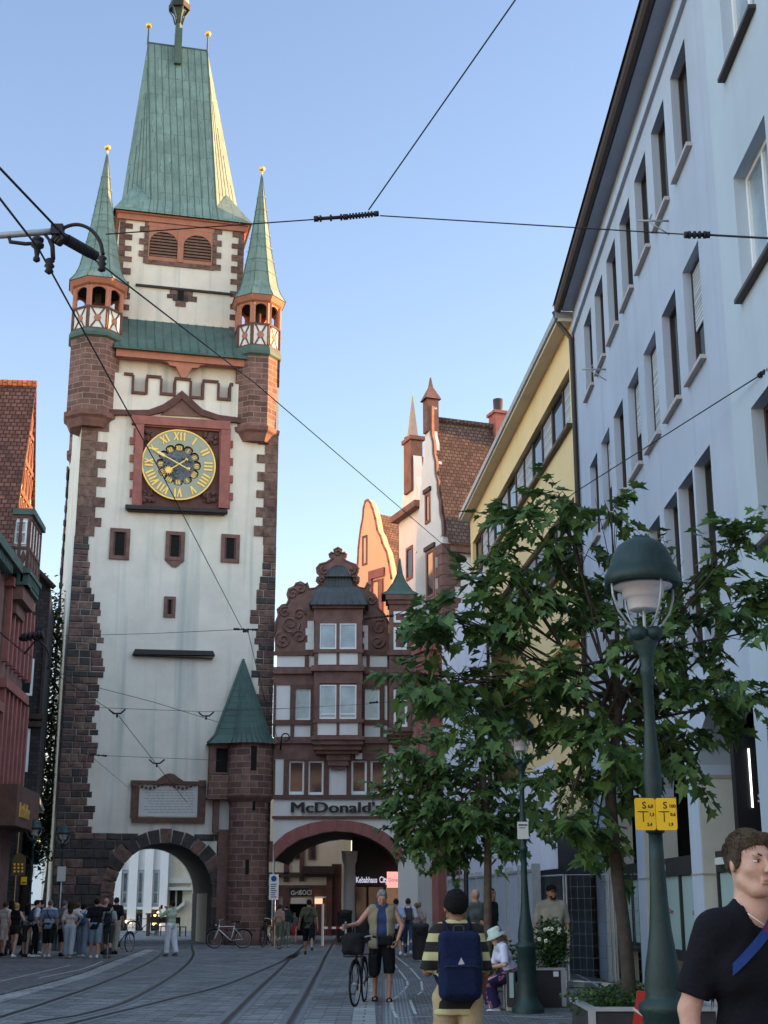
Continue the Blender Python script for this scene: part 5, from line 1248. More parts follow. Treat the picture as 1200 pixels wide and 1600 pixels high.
# corner bay with small timbered panels
mb = MB(); zb0, zb1 = zat(880, 42.5), zat(795, 42.5)
bo_ = .55; bu0, bu1 = -wd + .2, -1.7
mb.box(RF, bu0, bu1, zb0, zb1, 0, bo_)
b1_ = mb.build('timbered_bay', M['plaster2'], rh)
mb = MB()
CFr = Fr(RF.P(bu0, 0, 0).x, RF.P(bu0, 0, 0).y, 5)
hgt = zb1 - zb0
for fr_, a, b, o_ in ((RF, bu0, bu1, bo_), (CFr, 0, bo_, 0)):
    n = 4 if fr_ is RF else 2
    for k in range(n + 1):
        u = a + (b - a) * k / n; mb.box(fr_, u - .05, u + .05, zb0, zb1, o_ - .02, o_ + .05)
    for z_ in (zb0, zb0 + hgt * .36, zb1 - .1): mb.box(fr_, a, b, z_, z_ + .09, o_ - .02, o_ + .052)
    for k in range(n):
        u = a + (b - a) * (k + .5) / n; d = (b - a) / n * .36
        mb.poly(fr_, [(u - d, zb0 + hgt * .2), (u, zb0 + hgt * .36), (u + d, zb0 + hgt * .2), (u, zb0 + .09)], o_ - .02, o_ + .03)
mb.build('bay_timbers', M['brownwood'], b1_)
mb = MB()
for fr_, a, b, o_ in ((RF, bu0, bu1, bo_), (CFr, 0, bo_, 0)):
    mb.box(fr_, a - .1, b + .1, zb0 - .16, zb0 - .02, o_ - .6, o_ + .14); mb.box(fr_, a - .1, b + .1, zb0 - .55, zb0 - .45, o_ - .6, o_ + .06)
    n = int((b - a) / .22)
    for k in range(n): mb.box(fr_, a + (b - a) * k / n, a + (b - a) * k / n + .1, zb0 - .45, zb0 - .16, o_ - .1, o_ + .1)
mb.box(RF, bu0 - .1, bu1 + .1, zb1, zb1 + .2, 0, bo_ + .15)
mb.build('dentil_band', M['copperdark'], b1_)
mb = MB(); mb.box(RF, bu0, bu1, zb0 - 1.0, zb0 - .55, 0, bo_ * .9); mb.box(RF, bu0 + .3, bu1 - .3, zb0 - 1.4, zb0 - 1.0, 0, bo_ * .5); mb.build('corbel', M['redfine'], b1_)
win(CFr, .1, .48, zb0 + hgt * .45, zb1 - .2, .04, b1_, fw=.05, gm='glasssky', rows=2)
zcn = zat(905, 42)
mb = MB()
for z_ in (zcn, 8.0, 4.6): mb.box(RF, -wd - .1, .1, z_, z_ + .3, -1, .25)
for k in range(7):
    u = -wd + .2 + k * .75
    for (z0, z1) in ((zcn - 2.4, zcn), (5.0, 8.0)): mb.box(RF, u - .12, u + .12, z0, z1, 0, .18)
mb.build('stone_bands', M['redclock'], rh)
for k in range(3):
    u = -wd + .55 + k * 1.5
    for z0, z1 in ((zcn - 2.1, zcn - .5), (5.3, 7.3)): win(RF, u, u + .8, z0, z1, .04, rh, fw=.08, fm='redfine', gm='glass', rows=2)
sb = MB(); za_ = RF.pix(33, 1270, .6); a_ = RF.pix(0, 1258, .8)
sb.box(RF, -wd, .3, za_[1] - .5, za_[1] + .75, 0, .8); so_ = sb.build('sign_fascia', M['brownwood'], rh)
sb = MB(); sb.text(Fr(RF.P(0, 0, .8).x, RF.P(0, 0, .8).y, 95), 'Ratskeller', -3.6, za_[1] - .2, .62, .02, .02, bold=.01, sx=.75); sb.build('sign_letters', M['gold'], so_)
# neighbour toward the camera
r2 = thing('red_stone_neighbour', 'red sandstone front nearest on the left edge with green dentil cornice', 'building', RF.P(-15, 0, -4))
zc2 = RF.pix(8, 858, .5)[1]
mb = MB(); mb.box(RF, -26, -wd - .02, -.4, zc2, -9, -.05); mb.build('wall', M['redfine'], r2)
mb = MB(); mb.box(RF, -26, -wd - .1, zc2, zc2 + .3, -1, .5)
for k in range(90): mb.box(RF, -26 + k * .23, -26 + k * .23 + .11, zc2 - .3, zc2, -.05, .4)
mb.build('cornice', M['copperdark'], r2)
mb = MB()
for k in range(14):
    u = -25.5 + k * 1.5; mb.box(RF, u - .15, u + .15, 1, zc2 - .3, -.05, .12)
for z_ in (4.3, 7.2): mb.box(RF, -26, -wd - .03, z_, z_ + .3, -.05, .2)
mb.build('pilasters', M['redclock'], r2)
for k in range(13):
    u = -25.1 + k * 1.5
    for z0, z1 in ((4.9, 6.9), (7.8, zc2 - .7)): win(RF, u, u + .75, z0, z1, .0, r2, fw=.08, fm='redfine', gm='glass', rows=2)
mb = MB(); mb.face([RF.P(-26, zc2 + .3, .5), RF.P(-wd - .05, zc2 + .3, .5), RF.P(-wd - .05, zc2 + 2.2, -3), RF.P(-26, zc2 + 2.2, -3)]); mb.box(RF, -26, -wd - .1, zc2 + .3, zc2 + 2.0, -9, -2.8, 1); mb.build('roof', [M['tilered'], M['redfine']], r2)
# dark slate house
DF = Fr(*(lambda v: (v.x, v.y))(at(30, 1100, 51.0)), 12)
dh = thing('slate_hung_house', 'dark slate-hung house with white casements between the red house and the tower', 'building', DF.P(-1, GT, -3))
e1_ = DF.pix(78, 930)[0]; zd0 = DF.pix(50, 1248)[1]; zd1 = DF.pix(75, 915)[1]; pk_ = DF.pix(50, 885)
mb = MB(); mb.poly(DF, [(-6, zd0), (e1_ - .0, zd0), (e1_, zd1), (pk_[0], pk_[1]), (-6, pk_[1] + 3)], -7, 0); mb.box(DF, -6, e1_ - .6, -.4, zd0, -7, -.6)
mb.build('wall', mat('slate_hanging', (.04, .036, .038), .85, .25, 3, .5, 20, brick=(.22, .14, .01), mortar=(.012, .011, .011)), dh)
mb = MB(); mb.tube([DF.P(e1_ + .15, zd1 - .1, .12), DF.P(pk_[0], pk_[1] + .05, .12), DF.P(-6, pk_[1] + 3.1, .12)], .12, 4); mb.box(DF, -6, e1_ + .1, zd0 - .1, zd0 + .12, -7, .3, 1)
for y in (1120, 1132): z_ = DF.pix(60, y)[1]; mb.box(DF, -6, e1_ + .05, z_ - .1, z_ + .1, 0, .16)
mb.box(DF, DF.pix(62, 1100)[0], e1_, DF.pix(60, 1118)[1], DF.pix(60, 985)[1], 0, .12)
mb.build('trim', [M['darkwood'], M['whitegrey']], dh)
winpx(DF, 31, 1028, 50, 1087, .05, dh, fw=.09, split=[.6]); winpx(DF, 24, 1138, 43, 1206, .05, dh, fw=.09, split=[.58])

# ---------------------------------------------------------------- out-of-view blocks: one reflected in the glass, the others added to block the sun
def block(name, label, fr, u0, u1, h, dep, wallm, roofm='tile', base=-.3, pitch=3.5, nw=None):
    b = thing(name, label, 'building', fr.P((u0 + u1) / 2, base, -dep / 2))
    hs = []; n = nw or int((u1 - u0) / 2.6); du = (u1 - u0) / n; fl = int((h - 1) / 3.2)
    for k in range(n):
        for f in range(fl):
            a = u0 + du * (k + .5) - .55; hs.append((a, a + 1.1, 1.2 + 3.2 * f, 2.9 + 3.2 * f, .2))
    m_ = MB(); m_.wall(fr, u0, u1, base, h, hs); m_.box(fr, u0, u1, base, h, -dep, -.25); m_.build('wall', M[wallm], b)
    m_ = MB(); m_.face([fr.P(u0, h, .3), fr.P(u1, h, .3), fr.P(u1, h + pitch, -dep / 2), fr.P(u0, h + pitch, -dep / 2)]); m_.face([fr.P(u0, h, -dep), fr.P(u0, h + pitch, -dep / 2), fr.P(u1, h + pitch, -dep / 2), fr.P(u1, h, -dep)])
    m_.face([fr.P(u0, h, .3), fr.P(u0, h + pitch, -dep / 2), fr.P(u0, h, -dep)]); m_.face([fr.P(u1, h, .3), fr.P(u1, h, -dep), fr.P(u1, h + pitch, -dep / 2)]); m_.build('roof', M[roofm], b)
    for a, c, z0, z1, d in hs[:40]: win(fr, a, c, z0, z1, -.12, b, fw=.07, gm='glass')
    return b
block('unseen_house', 'pale house closing the street far behind the camera', Fr(14, -24, 180), 0, 30, 14, 9, 'plaster2', 'tilered', nw=8)
block('unseen_house', 'unseen cream block added beyond the tall gabled house to stop the low sun', Fr(8, 59.5, 15), -4, 22, 15.5, 14, 'cream', nw=3)

block('unseen_house', 'unseen house added behind the yellow building to block sun through the gap', Fr(14, 60, -90), 0, 14, 15.5, 8, 'cream', nw=4)
block('unseen_house', 'unseen row of houses added on the right beyond the gatehouse as a sun block', Fr(12, 120, -90), 0, 46, 14, 10, 'cream', nw=8)
# ================================================================ GROUND AND STREET
def ground_mat(name, col, bw, bh, mortar, var=.3, rough=.8, bump=.5, off=.5, msize=.012, rot=0):
    m = bpy.data.materials.new(name); m.use_nodes = True; N = m.node_tree.nodes; L = m.node_tree.links; b = N['Principled BSDF']
    g = N.new('ShaderNodeNewGeometry'); mp = N.new('ShaderNodeMapping'); mp.inputs['Rotation'].default_value = (0, 0, rot); L.new(g.outputs['Position'], mp.inputs[0])
    wn = N.new('ShaderNodeTexNoise'); wn.inputs['Scale'].default_value = 1.2; L.new(mp.outputs[0], wn.inputs['Vector'])
    ad = N.new('ShaderNodeVectorMath'); ad.operation = 'MULTIPLY_ADD'; ad.inputs[1].default_value = (.06, .06, 0); L.new(wn.outputs['Color'], ad.inputs[0]); L.new(mp.outputs[0], ad.inputs[2])
    bt = N.new('ShaderNodeTexBrick'); bt.inputs['Scale'].default_value = 1; bt.inputs['Brick Width'].default_value = bw; bt.inputs['Row Height'].default_value = bh; bt.inputs['Mortar Size'].default_value = msize; bt.offset = off
    bt.inputs['Color1'].default_value = (*[c * (1 - var) for c in col], 1); bt.inputs['Color2'].default_value = (*[c * (1 + var) for c in col], 1); bt.inputs['Mortar'].default_value = (*mortar, 1)
    L.new(ad.outputs[0], bt.inputs['Vector'])
    n1 = N.new('ShaderNodeTexNoise'); n1.inputs['Scale'].default_value = .35; n1.inputs['Detail'].default_value = 8; n1.inputs['Roughness'].default_value = .7; L.new(g.outputs['Position'], n1.inputs['Vector'])
    r = ramp(N, L, n1.outputs['Fac'], [(.3, (.6, .6, .6)), (.7, (1.35, 1.35, 1.33))])
    x = N.new('ShaderNodeMix'); x.data_type = 'RGBA'; x.blend_type = 'MULTIPLY'; x.inputs[0].default_value = 1; L.new(bt.outputs['Color'], x.inputs[6]); L.new(r, x.inputs[7]); L.new(x.outputs[2], b.inputs['Base Color'])
    rr = N.new('ShaderNodeMapRange'); rr.inputs[3].default_value = rough - .2; rr.inputs[4].default_value = rough + .1; L.new(n1.outputs['Fac'], rr.inputs[0]); L.new(rr.outputs[0], b.inputs['Roughness'])
    n2 = N.new('ShaderNodeTexNoise'); n2.inputs['Scale'].default_value = 30; L.new(g.outputs['Position'], n2.inputs['Vector'])
    iv = N.new('ShaderNodeMath'); iv.operation = 'SUBTRACT'; L.new(n2.outputs['Fac'], iv.inputs[0]); L.new(bt.outputs['Fac'], iv.inputs[1])
    bp = N.new('ShaderNodeBump'); bp.inputs['Strength'].default_value = bump; bp.inputs['Distance'].default_value = .012; L.new(iv.outputs[0], bp.inputs['Height']); L.new(bp.outputs[0], b.inputs['Normal'])
    b.inputs['Specular IOR Level'].default_value = .35
    return m
G_road = ground_mat('granite_paving', (.165, .172, .182), .42, .16, (.07, .07, .075), var=.42)
G_side = ground_mat('cobble_paving', (.16, .16, .168), .13, .1, (.05, .05, .052), var=.4)
G_pale = ground_mat('pale_granite', (.30, .305, .31), .5, .3, (.09, .09, .09), var=.15)
G_line = mat('white_marking', (.42, .42, .44), .7, .2, 6, .05, 30)
G_tact = mat('tactile_strip', (.15, .155, .165), .8, .15, 6, .2, 30)
def sheet(name, xs0, xs1, y0, y1, m, dz, step=2.0):
    mb = MB(); n = max(1, int((y1 - y0) / step)); 
    f0 = xs0 if callable(xs0) else (lambda y: xs0); f1 = xs1 if callable(xs1) else (lambda y: xs1)
    for i in range(n):
        a, b = y0 + (y1 - y0) * i / n, y0 + (y1 - y0) * (i + 1) / n
        mb.face([(f0(a), a, gz(a) + dz), (f1(a), a, gz(a) + dz), (f1(b), b, gz(b) + dz), (f0(b), b, gz(b) + dz)])
    return mb.build(name, m, kind='structure')
sheet('road', -400, 400, -60, 400, G_road, 0)
def ribbon(name, pts, wd, m, dz, smooth=True, kind='structure'):
    P = tarc(pts, 8) if smooth else [Vector(p) for p in pts]; mb = MB(); pr = None
    for i, p in enumerate(P):
        d = (P[min(i + 1, len(P) - 1)] - P[max(i - 1, 0)]); d.z = 0; d.normalize(); n = Vector((-d.y, d.x, 0)) * wd / 2
        a = p + n; b = p - n; a.z = gz(a.y) + dz; b.z = gz(b.y) + dz
        if pr: mb.face([pr[1], b, a, pr[0]])
        pr = (a, b)
    return mb.build(name, m, kind=kind)
G = lambda l: [gnd(x, y) for x, y in l]
def rail(l, pre=None, post=None):
    P = G(l)
    if pre: P = [P[0] + (P[0] - P[1]).normalized() * pre] + P
    if post: P = P + [P[-1] + (P[-1] - P[-2]).normalized() * post]
    for p in P: p.z = 0
    ribbon('rail_bed', P, .30, mat('rail_bed_concrete', (.155, .16, .17), .85, .2, 5), .004)
    ribbon('tram_rail', P, .10, mat('rail_steel', (.10, .10, .105), .5, .3, 4, metal=.3), .010)
    ribbon('rail_groove', P, .06, M['black'], .014)
rail([(350, 1600), (405, 1545), (455, 1496), (472, 1481)], pre=16, post=22)
rail([(452, 1600), (483, 1545), (506, 1500), (516, 1482)], pre=16, post=22)
rail([(60, 1597), (130, 1585), (205, 1562), (262, 1530), (292, 1507), (302, 1492), (300, 1482)], pre=6, post=6)
rail([(0, 1590), (70, 1568), (150, 1540), (215, 1513), (248, 1494), (256, 1483)], pre=8, post=6)
rail([(150, 1590), (260, 1563), (350, 1540), (420, 1512), (470, 1488)], pre=4)
# pavement left, with kerb strip, and right
lk = G([(0, 1556), (60, 1541), (120, 1524), (170, 1505), (205, 1492), (225, 1484)])
mb = MB(); Pk = tarc([lk[0] + (lk[0] - lk[1]).normalized() * 14] + lk, 6)
for i in range(len(Pk) - 1):
    a, b = Pk[i], Pk[i + 1]; f = lambda p, dz=.03: (p[0], p[1], gz(p[1]) + dz)
    mb.face([f((-26, a.y)), f((a.x, a.y)), f((b.x, b.y)), f((-26, b.y))])
    mb.face([(a.x, a.y, gz(a.y)), (b.x, b.y, gz(b.y)), f((b.x, b.y)), f((a.x, a.y))])
mb.build('pavement_left', G_side, kind='structure')
ribbon('kerb_left', [p + Vector((.16, .0, 0)) for p in Pk], .5, G_pale, .006, False)
for k, l in enumerate((([(0, 1536), (60, 1522), (110, 1510)]), [(0, 1520), (45, 1516)], [(60, 1531), (125, 1517), (160, 1504)])): ribbon('paving_line', G(l), .06, G_line, .034)
# right-hand zone: channel strip, tactile strip, pavement
g1 = gnd(545, 1600); g2_ = gnd(575, 1500)
sheet('pavement_right', lambda y: -.35 + max(0, y - 19) * -.012, 4.7, 2, 52, G_side, .004)
sheet('kerb_right', lambda y: -.42 - max(0, y - 19) * .012, lambda y: -.10 - max(0, y - 19) * .012, 2, 36, G_pale, .008)
mb = MB()
for k in range(7):
    x = .02 + k * .055; 
    for i in range(9): y0 = 12 + i * 2.0; mb.face([(x, y0, .012), (x + .03, y0, .012), (x + .03, y0 + 2, .012), (x, y0 + 2, .012)])
mb.build('tactile_strip', mat('tactile_light', (.24, .245, .26), .8, .1), kind='structure')
sheet('tactile_base', -.02, .42, 12, 30, G_tact, .009)
for l in ([(612, 1490), (640, 1512), (658, 1533), (660, 1550), (652, 1556)], [(606, 1492), (622, 1515), (636, 1533), (637, 1541), (624, 1556), (611, 1565), (614, 1580), (620, 1592)], [(640, 1562), (650, 1588)], [(655, 1500), (675, 1520)]):
    P = G(l)
    for i in range(len(P) - 1):
        a, b = P[i], P[i + 1]; ribbon('channel_line', [a.lerp(b, .06), a.lerp(b, .94)], .045, G_line, .013, False)
ribbon('channel_line', G([(560, 1600), (548, 1597), (800, 1590), (1000, 1598)])[2:], .05, G_line, .013, False)
for l in ([(893, 1519), (925, 1536), (960, 1556)], [(912, 1516), (950, 1530), (975, 1540)], [(620, 1592), (700, 1588), (880, 1590)], [(400, 1571), (412, 1571)], [(428, 1577), (440, 1577)]): ribbon('paving_line', G(l), .05, G_line, .013, False)
# ================================================================ STREET LAMPS
def lamp_mesh(loc, label, sc=1.0, group='green cast-iron street lamps', hz=None):
    t = thing('street_lamp', label, 'street lamp', (0, 0, 0), 0, group); Hh = hz or 3.62
    mb = MB()
    pr = [(.235, 0), (.235, .06), (.215, .1), (.165, .17), (.148, .24), (.14, .3), (.14, .88), (.165, .91), (.165, .96), (.126, .98), (.116, 1.01), (.121, 1.07), (.114, 1.15), (.093, 1.27), (.072, 1.41), (.058, 1.6), (.049, 1.85), (.044, 2.1), (.044, Hh - 1.36), (.062, Hh - 1.35), (.064, Hh - 1.29), (.046, Hh - 1.27), (.052, Hh - 1.12), (.062, Hh - 1.0), (.052, Hh - .85), (.038, Hh - .66), (.035, Hh - .32), (.046, Hh - .30), (.046, Hh - .26), (.036, Hh - .24), (.05, Hh - .17), (.085, Hh - .09), (.085, Hh - .04), (.05, Hh)]
    mb.lathe([(r * sc, z) for r, z in pr], 20); po = mb.build('post', M['iron'], t)
    mb = MB()
    for i in range(4):
        a = pi / 4 + i * pi / 2; mb.ball((.072 * cos(a), .072 * sin(a), Hh - .03), .068, 10, sc=(1, 1, .8))
    mb.build('cluster_collar', M['iron'], t)
    hd = Hh + .315
    for i in range(4):
        a = radians(20) + i * pi / 2; c, s = cos(a), sin(a); g = MB()
        g.tube([(c * r, s * r, Hh + z) for r, z in ((.06, .0), (.14, .05), (.20, .13), (.236, .23), (.24, .33))], .0085, 6); g.build('cage_rib', M['galv'], t)
    mb = MB(); mb.lathe([(.24, hd - .005), (.26, hd), (.258, hd + .075), (.242, hd + .085), (.238, hd + .12), (.222, hd + .13), (.215, hd + .17), (.195, hd + .22), (.16, hd + .28), (.11, hd + .315), (.06, hd + .33), (.0, hd + .333)], 28); mb.lathe([(.0, hd + .02), (.245, hd - .01)], 28); mb.lathe([(.07, hd + .322), (.055, hd + .345), (.0, hd + .35)], 16)
    mb.build('hood', M['iron'], t)
    mb = MB(); mb.lathe([(.205, hd + .01), (.20, hd - .015), (.145, hd - .02), (.14, hd - .085), (.112, hd - .09), (.105, hd - .165), (.095, hd - .175), (.0, hd - .175)], 24); mb.lathe([(.012, Hh), (.012, hd - .16)], 8, m=1); mb.build('glass_diffuser', [M['opal'], M['galv']], t)
    return t
def tub(t, p): t.location = p; return t
fl = gnd(1037, 1790)
Yf = 9.3; fx = (xat(1005, 900, Yf) + xat(1022, 1300, Yf)) / 2
front = lamp_mesh(None, 'nearest green cast-iron street lamp, carrying two yellow signs, beside the young man'); front.location = (fx, Yf, 0)
zt_ = zat(838, Yf) - .84; front.scale = (1, 1, 1)
HF = zat(985, Yf)
# rebuild with the measured height
for ch in [c for c in bpy.data.objects if c.parent == front]: bpy.data.objects.remove(ch)
bpy.data.objects.remove(front)
front = lamp_mesh(None, 'nearest green cast-iron street lamp, carrying two yellow signs, beside the young man', hz=HF); front.location = (fx, Yf, 0)
Ym = gnd(820, 1583).y; mid = lamp_mesh(None, 'green cast-iron street lamp on the pavement behind the man in yellow stripes', hz=zat(1188, Ym)); mid.location = (xat(820, 1400, Ym), Ym, 0)
l3 = copy_tree(mid, loc=gnd(672, 1472), label='distant green street lamp beside the black bin, just left of the striped man'); 
l4 = copy_tree(mid, loc=gat(41, 46.5), label='street lamp with brown sign board at the left, under the red house'); 
l5 = copy_tree(mid, loc=gat(88, 50, 1480), label='dark street lamp standing against the foot of the white tower')
l4.location.z = zat(1322, 46.5) - zat(1188, Ym); l5.location.z = zat(1345, 50) - zat(1188, Ym)
for l in (l4, l5): l.location.z = gz(50)
def signplate(fr, u, z, w_, h, o, cols, lines, name, label, cat='sign', group=None, post=None):
    t = thing(name, label, cat, fr.P(u, z, o), group=group); mb = MB()
    r = min(w_, h) * .1; c = [(u + sx_ * (w_ / 2 - r) + r * cos(a), z + sz * (h / 2 - r) + r * sin(a)) for sx_, sz, a0 in ((1, 1, 0), (-1, 1, pi / 2), (-1, -1, pi), (1, -1, 3 * pi / 2)) for a in (a0, a0 + pi / 4, a0 + pi / 2)]
    mb.poly(fr, c, o, o + .006); mb.build('plate', M[cols], t); mb = MB()
    for tx, du, dz, s_ in lines: mb.text(fr, tx, u + du, z + dz, s_, o + .007, .001, bold=.001)
    for q in (post or []): mb.box(fr, u + q[0], u + q[1], z + q[2], z + q[3], o + .006, o + .0085)
    mb.build('lettering', M['black'], t); return t
for i, px in enumerate((1008, 1041)):
    f = Fr(xat(px, 1272, Yf), Yf - .11, 6 if i == 0 else -4); u, z = f.pix(px, 1272); s_ = .001
    signplate(f, u, z, .135, .205, 0, 'signyellow', [('S', -.02, .035, .062), (['6,0', '100'][i], .018, .04, .03), ('0,6' if i else '1,3', .025, -.012, .028), (['2,4', '1,9'][i], .008, -.075, .028)], 'gas_marker_sign', ['left one of two yellow gas marker plates on the front lamp post', 'right one of two yellow gas marker plates on the front lamp post'][i], 'sign', 'yellow gas marker plates', [(-.05, .02, .012, .018), (-.018, -.012, -.05, .012)])
# plate on middle lamp
t = thing('small_plate', 'small pale notice plate strapped to the middle lamp post', 'sign', (mid.location.x, Ym - .08, zat(1285, Ym))); f = Fr(0, Ym - .09, 0); mb = MB(); mb.bpx(f, 808, 1284, 826, 1311, 0, .01); mb.build('plate', M['whitegrey'], t)
mb = MB(); mb.bpx(f, 810, 1288, 824, 1290, .01, .014); mb.bpx(f, 811, 1293, 821, 1294, .01, .014); mb.build('lettering', M['black'], t)
# white striped parking sign by the gatehouse
f = Fr(0, 55.6, 0); pb = gat(428, 55.6)
t = thing('parking_sign', 'tall white sign with blue wheelchair-style symbol and text rows, beside the stair turret', 'sign', pb)
mb = MB(); mb.bpx(f, 421, 1366, 434.5, 1406, 0, .03); mb.build('panel', M['white'], t)
mb = MB(); p = f.pix(428, 1373); mb.poly(f, [(p[0] + .11 * cos(k * pi / 8), p[1] + .11 * sin(k * pi / 8)) for k in range(16)], .03, .036); mb.build('symbol', mat('sign_blue', (.03, .08, .25), .5), t)
mb = MB()
for k in range(7): mb.bpx(f, 423, 1381 + k * 3.3, 432 - (k % 3), 1382.3 + k * 3.3, .03, .035)
mb.build('lettering', M['slate'], t)
mb = MB(); mb.tube([(pb.x, 55.62, gz(55)), (pb.x, 55.62, zat(1367, 55.6))], .03, 8); mb.build('post', M['galv'], t)
# brown board and yellow bin at the left lamp
f = Fr(0, 45.9, 8); c = f.pix(29, 1350)
t = thing('menu_board', 'brown arched menu board with gilt symbols hanging at the left street lamp', 'sign', f.P(c[0], c[1] - .5, 0))
mb = MB(); a, b = f.pix(18, 1368), f.pix(40.5, 1345); cc_ = (a[0] + b[0]) / 2; hw_ = (b[0] - a[0]) / 2
mb.poly(f, [(a[0], a[1]), (b[0], a[1]), (b[0], b[1])] + [(cc_ + hw_ * cos(pi * q / 10), b[1] + hw_ * 1.1 * sin(pi * q / 10)) for q in range(1, 10)] + [(a[0], b[1])], 0, .06); mb.build('board', mat('board_brown', (.10, .075, .025), .7), t)
for i in range(3):
    for j in range(3): mb = MB(); mb.bpx(f, 21.5 + i * 6, 1349 + j * 5.5, 24 + i * 6, 1352 + j * 5.5, .06, .075); mb.build('gilt_symbol', M['gold'], t)
t = thing('yellow_sign', 'small yellow plate on the left lamp post under the brown board', 'sign', f.P(f.pix(37, 1376)[0], f.pix(37, 1376)[1], 0)); mb = MB(); mb.bpx(f, 33, 1370, 41.5, 1382, .02, .05); mb.bpx(f, 34, 1378, 40.5, 1380, .05, .055, 1); mb.build('plate', [M['signyellow'], M['black']], t)
f = Fr(0, 49.6, 0); t = thing('white_notice', 'white notice board fixed at the foot of the tower beside the dark lamp', 'sign', f.P(f.pix(96, 1378)[0], f.pix(96, 1378)[1], 0)); mb = MB(); mb.bpx(f, 90, 1354, 101.5, 1377, 0, .04); mb.build('board', M['whitegrey'], t)
mb = MB(); mb.tube([f.P(f.pix(96, 1377)[0], gz(50), 0), f.P(f.pix(96, 1377)[0], f.pix(96, 1355)[1], 0)], .025, 6); mb.build('post', M['galv'], t)
# bins, bollards, posts
def bin_(px, Y, label, h=1.05, r=.24, m='slate'):
    p = gat(px, Y); t = thing('litter_bin', label, 'bin', p); mb = MB(); mb.lathe([(r * .85, .06), (r, .12), (r, h - .12), (r * 1.06, h - .1), (r * 1.06, h), (r * .7, h + .03), (0, h + .04)], 14, p); mb.build('body', M[m], t); mb = MB(); mb.box(Fr(p.x, p.y, 0), -r * .55, r * .55, p.z + h - .32, p.z + h - .2, r * .5, r + .01); mb.build('slot', M['dark'], t)
bin_(657, 42, 'black round litter bin beside the distant lamp post'); bin_(538, 58.5, 'tall black bin in front of the white column in the wide arch', h=1.3, r=.3)
p = gat(505, 56); t = thing('barrier', 'red and white barrier bar on grey posts in front of the wide arch', 'barrier', p)
f = Fr(0, 56, 0)
for x in (504, 540): mb = MB(); mb.bpx(f, x - 1.3, 1412 if x < 510 else 1440, x + 1.3, 1483, -.06, 0, 0); mb.build('post', M['whitegrey'], t)
mb = MB()
for k in range(6): mb.bpx(f, 506 + k * 6.3, 1448, 512 + k * 6.3, 1451.5, -.05, .0, k % 2)
mb.build('bar', [M['white'], M['redplastic']], t)
# dark lamp/pole and thin tree supports
for px, Y, y1, lb in ((730, 33, 1260, 'slim black pole behind the hoarding to the left of the bald man'),):
    p = gat(px, Y); t = thing('pole', lb, 'pole', p); mb = MB(); mb.lathe([(.09, 0), (.09, .3), (.055, .4), (.05, zat(y1, Y) - p.z)], 12, p); mb.build('shaft', M['black'], t); mb = MB(); mb.lathe([(.0, .02), (.14, 0), (.14, .03), (.09, .05)], 14, p); mb.build('base_plate', M['black'], t)
# ================================================================ HOARDING, FENCE
HFm = Fr(*(lambda a, b: (a.x, a.y))(gat(702, 44), 0), -74)
hb = gat(702, 45.5); he = gat(838, 29)
ang = math.degrees(atan2(he.y - hb.y, he.x - hb.x)); HH = Fr(hb.x, hb.y, ang); Lh = (he - hb).length
t = thing('site_hoarding', 'grey panelled site hoarding with pale upper sheets along the right pavement', 'hoarding', HH.P(Lh / 2, 0, 0))
n = 9
for k in range(n):
    mb = MB(); u0, u1 = Lh * k / n, Lh * (k + 1) / n; mb.box(HH, u0 + .02, u1 - .02, gz(40) + .03, 2.15, -.05, 0); mb.build('panel', M['hoard'], t)
    mb = MB(); mb.box(HH, u0 + .015, u1 - .015, 2.2, 4.4, -.5, -.45); mb.build('upper_sheet', M['sheet'], t)
for k in range(n + 1):
    mb = MB(); mb.box(HH, Lh * k / n - .05, Lh * k / n + .05, gz(40), 2.3, -.12, .05); mb.build('upright', M['galv'], t)
mb = MB(); mb.box(HH, 0, Lh, 2.15, 2.2, -.08, .03); mb.build('top_rail', M['galv'], t)
fn = [gnd(822, 1492), gnd(890, 1507), gnd(962, 1503), gnd(1010, 1500)]
fn = [gat(818, 31), gat(885, 27.5), gat(958, 27.0), gat(1010, 26.5)]
for i in range(3):
    a, b = fn[i], fn[i + 1]; L_ = (b - a).length; f = Fr(a.x, a.y, math.degrees(atan2(b.y - a.y, b.x - a.x))); zt = 2.05
    t = thing('mesh_fence', ['mesh fence panel running back behind the man in the cap', 'mesh fence panel between the capped man and the slim tree trunk', 'mesh fence panel behind the slim tree trunk by the arcade'][i], 'fence', f.P(L_ / 2, 0, 0), group='mesh construction fence panels')
    mb = MB(); mb.tube([f.P(.04, .1, 0), f.P(.04, zt, 0), f.P(L_ - .04, zt, 0), f.P(L_ - .04, .1, 0), f.P(.04, .1, 0)], .022, 6, smooth=False); mb.build('frame', M['galv'], t)
    mb = MB(); nx = int(L_ / .12)
    for k in range(1, nx): u = L_ * k / nx; mb.box(f, u - .0025, u + .0025, .1, zt, -.0025, .0025)
    for k in range(1, 9): z_ = .1 + (zt - .1) * k / 9; mb.box(f, .04, L_ - .04, z_ - .003, z_ + .003, -.003, .003)
    mb.build('wire_mesh', mat('fence_wire', (.13, .14, .15), .6), t)
    for u in (.02, L_ - .02): mb = MB(); mb.box(f, u - .1, u + .1, 0, .12, -.3, .3); mb.build('foot', M['concrete'], t)
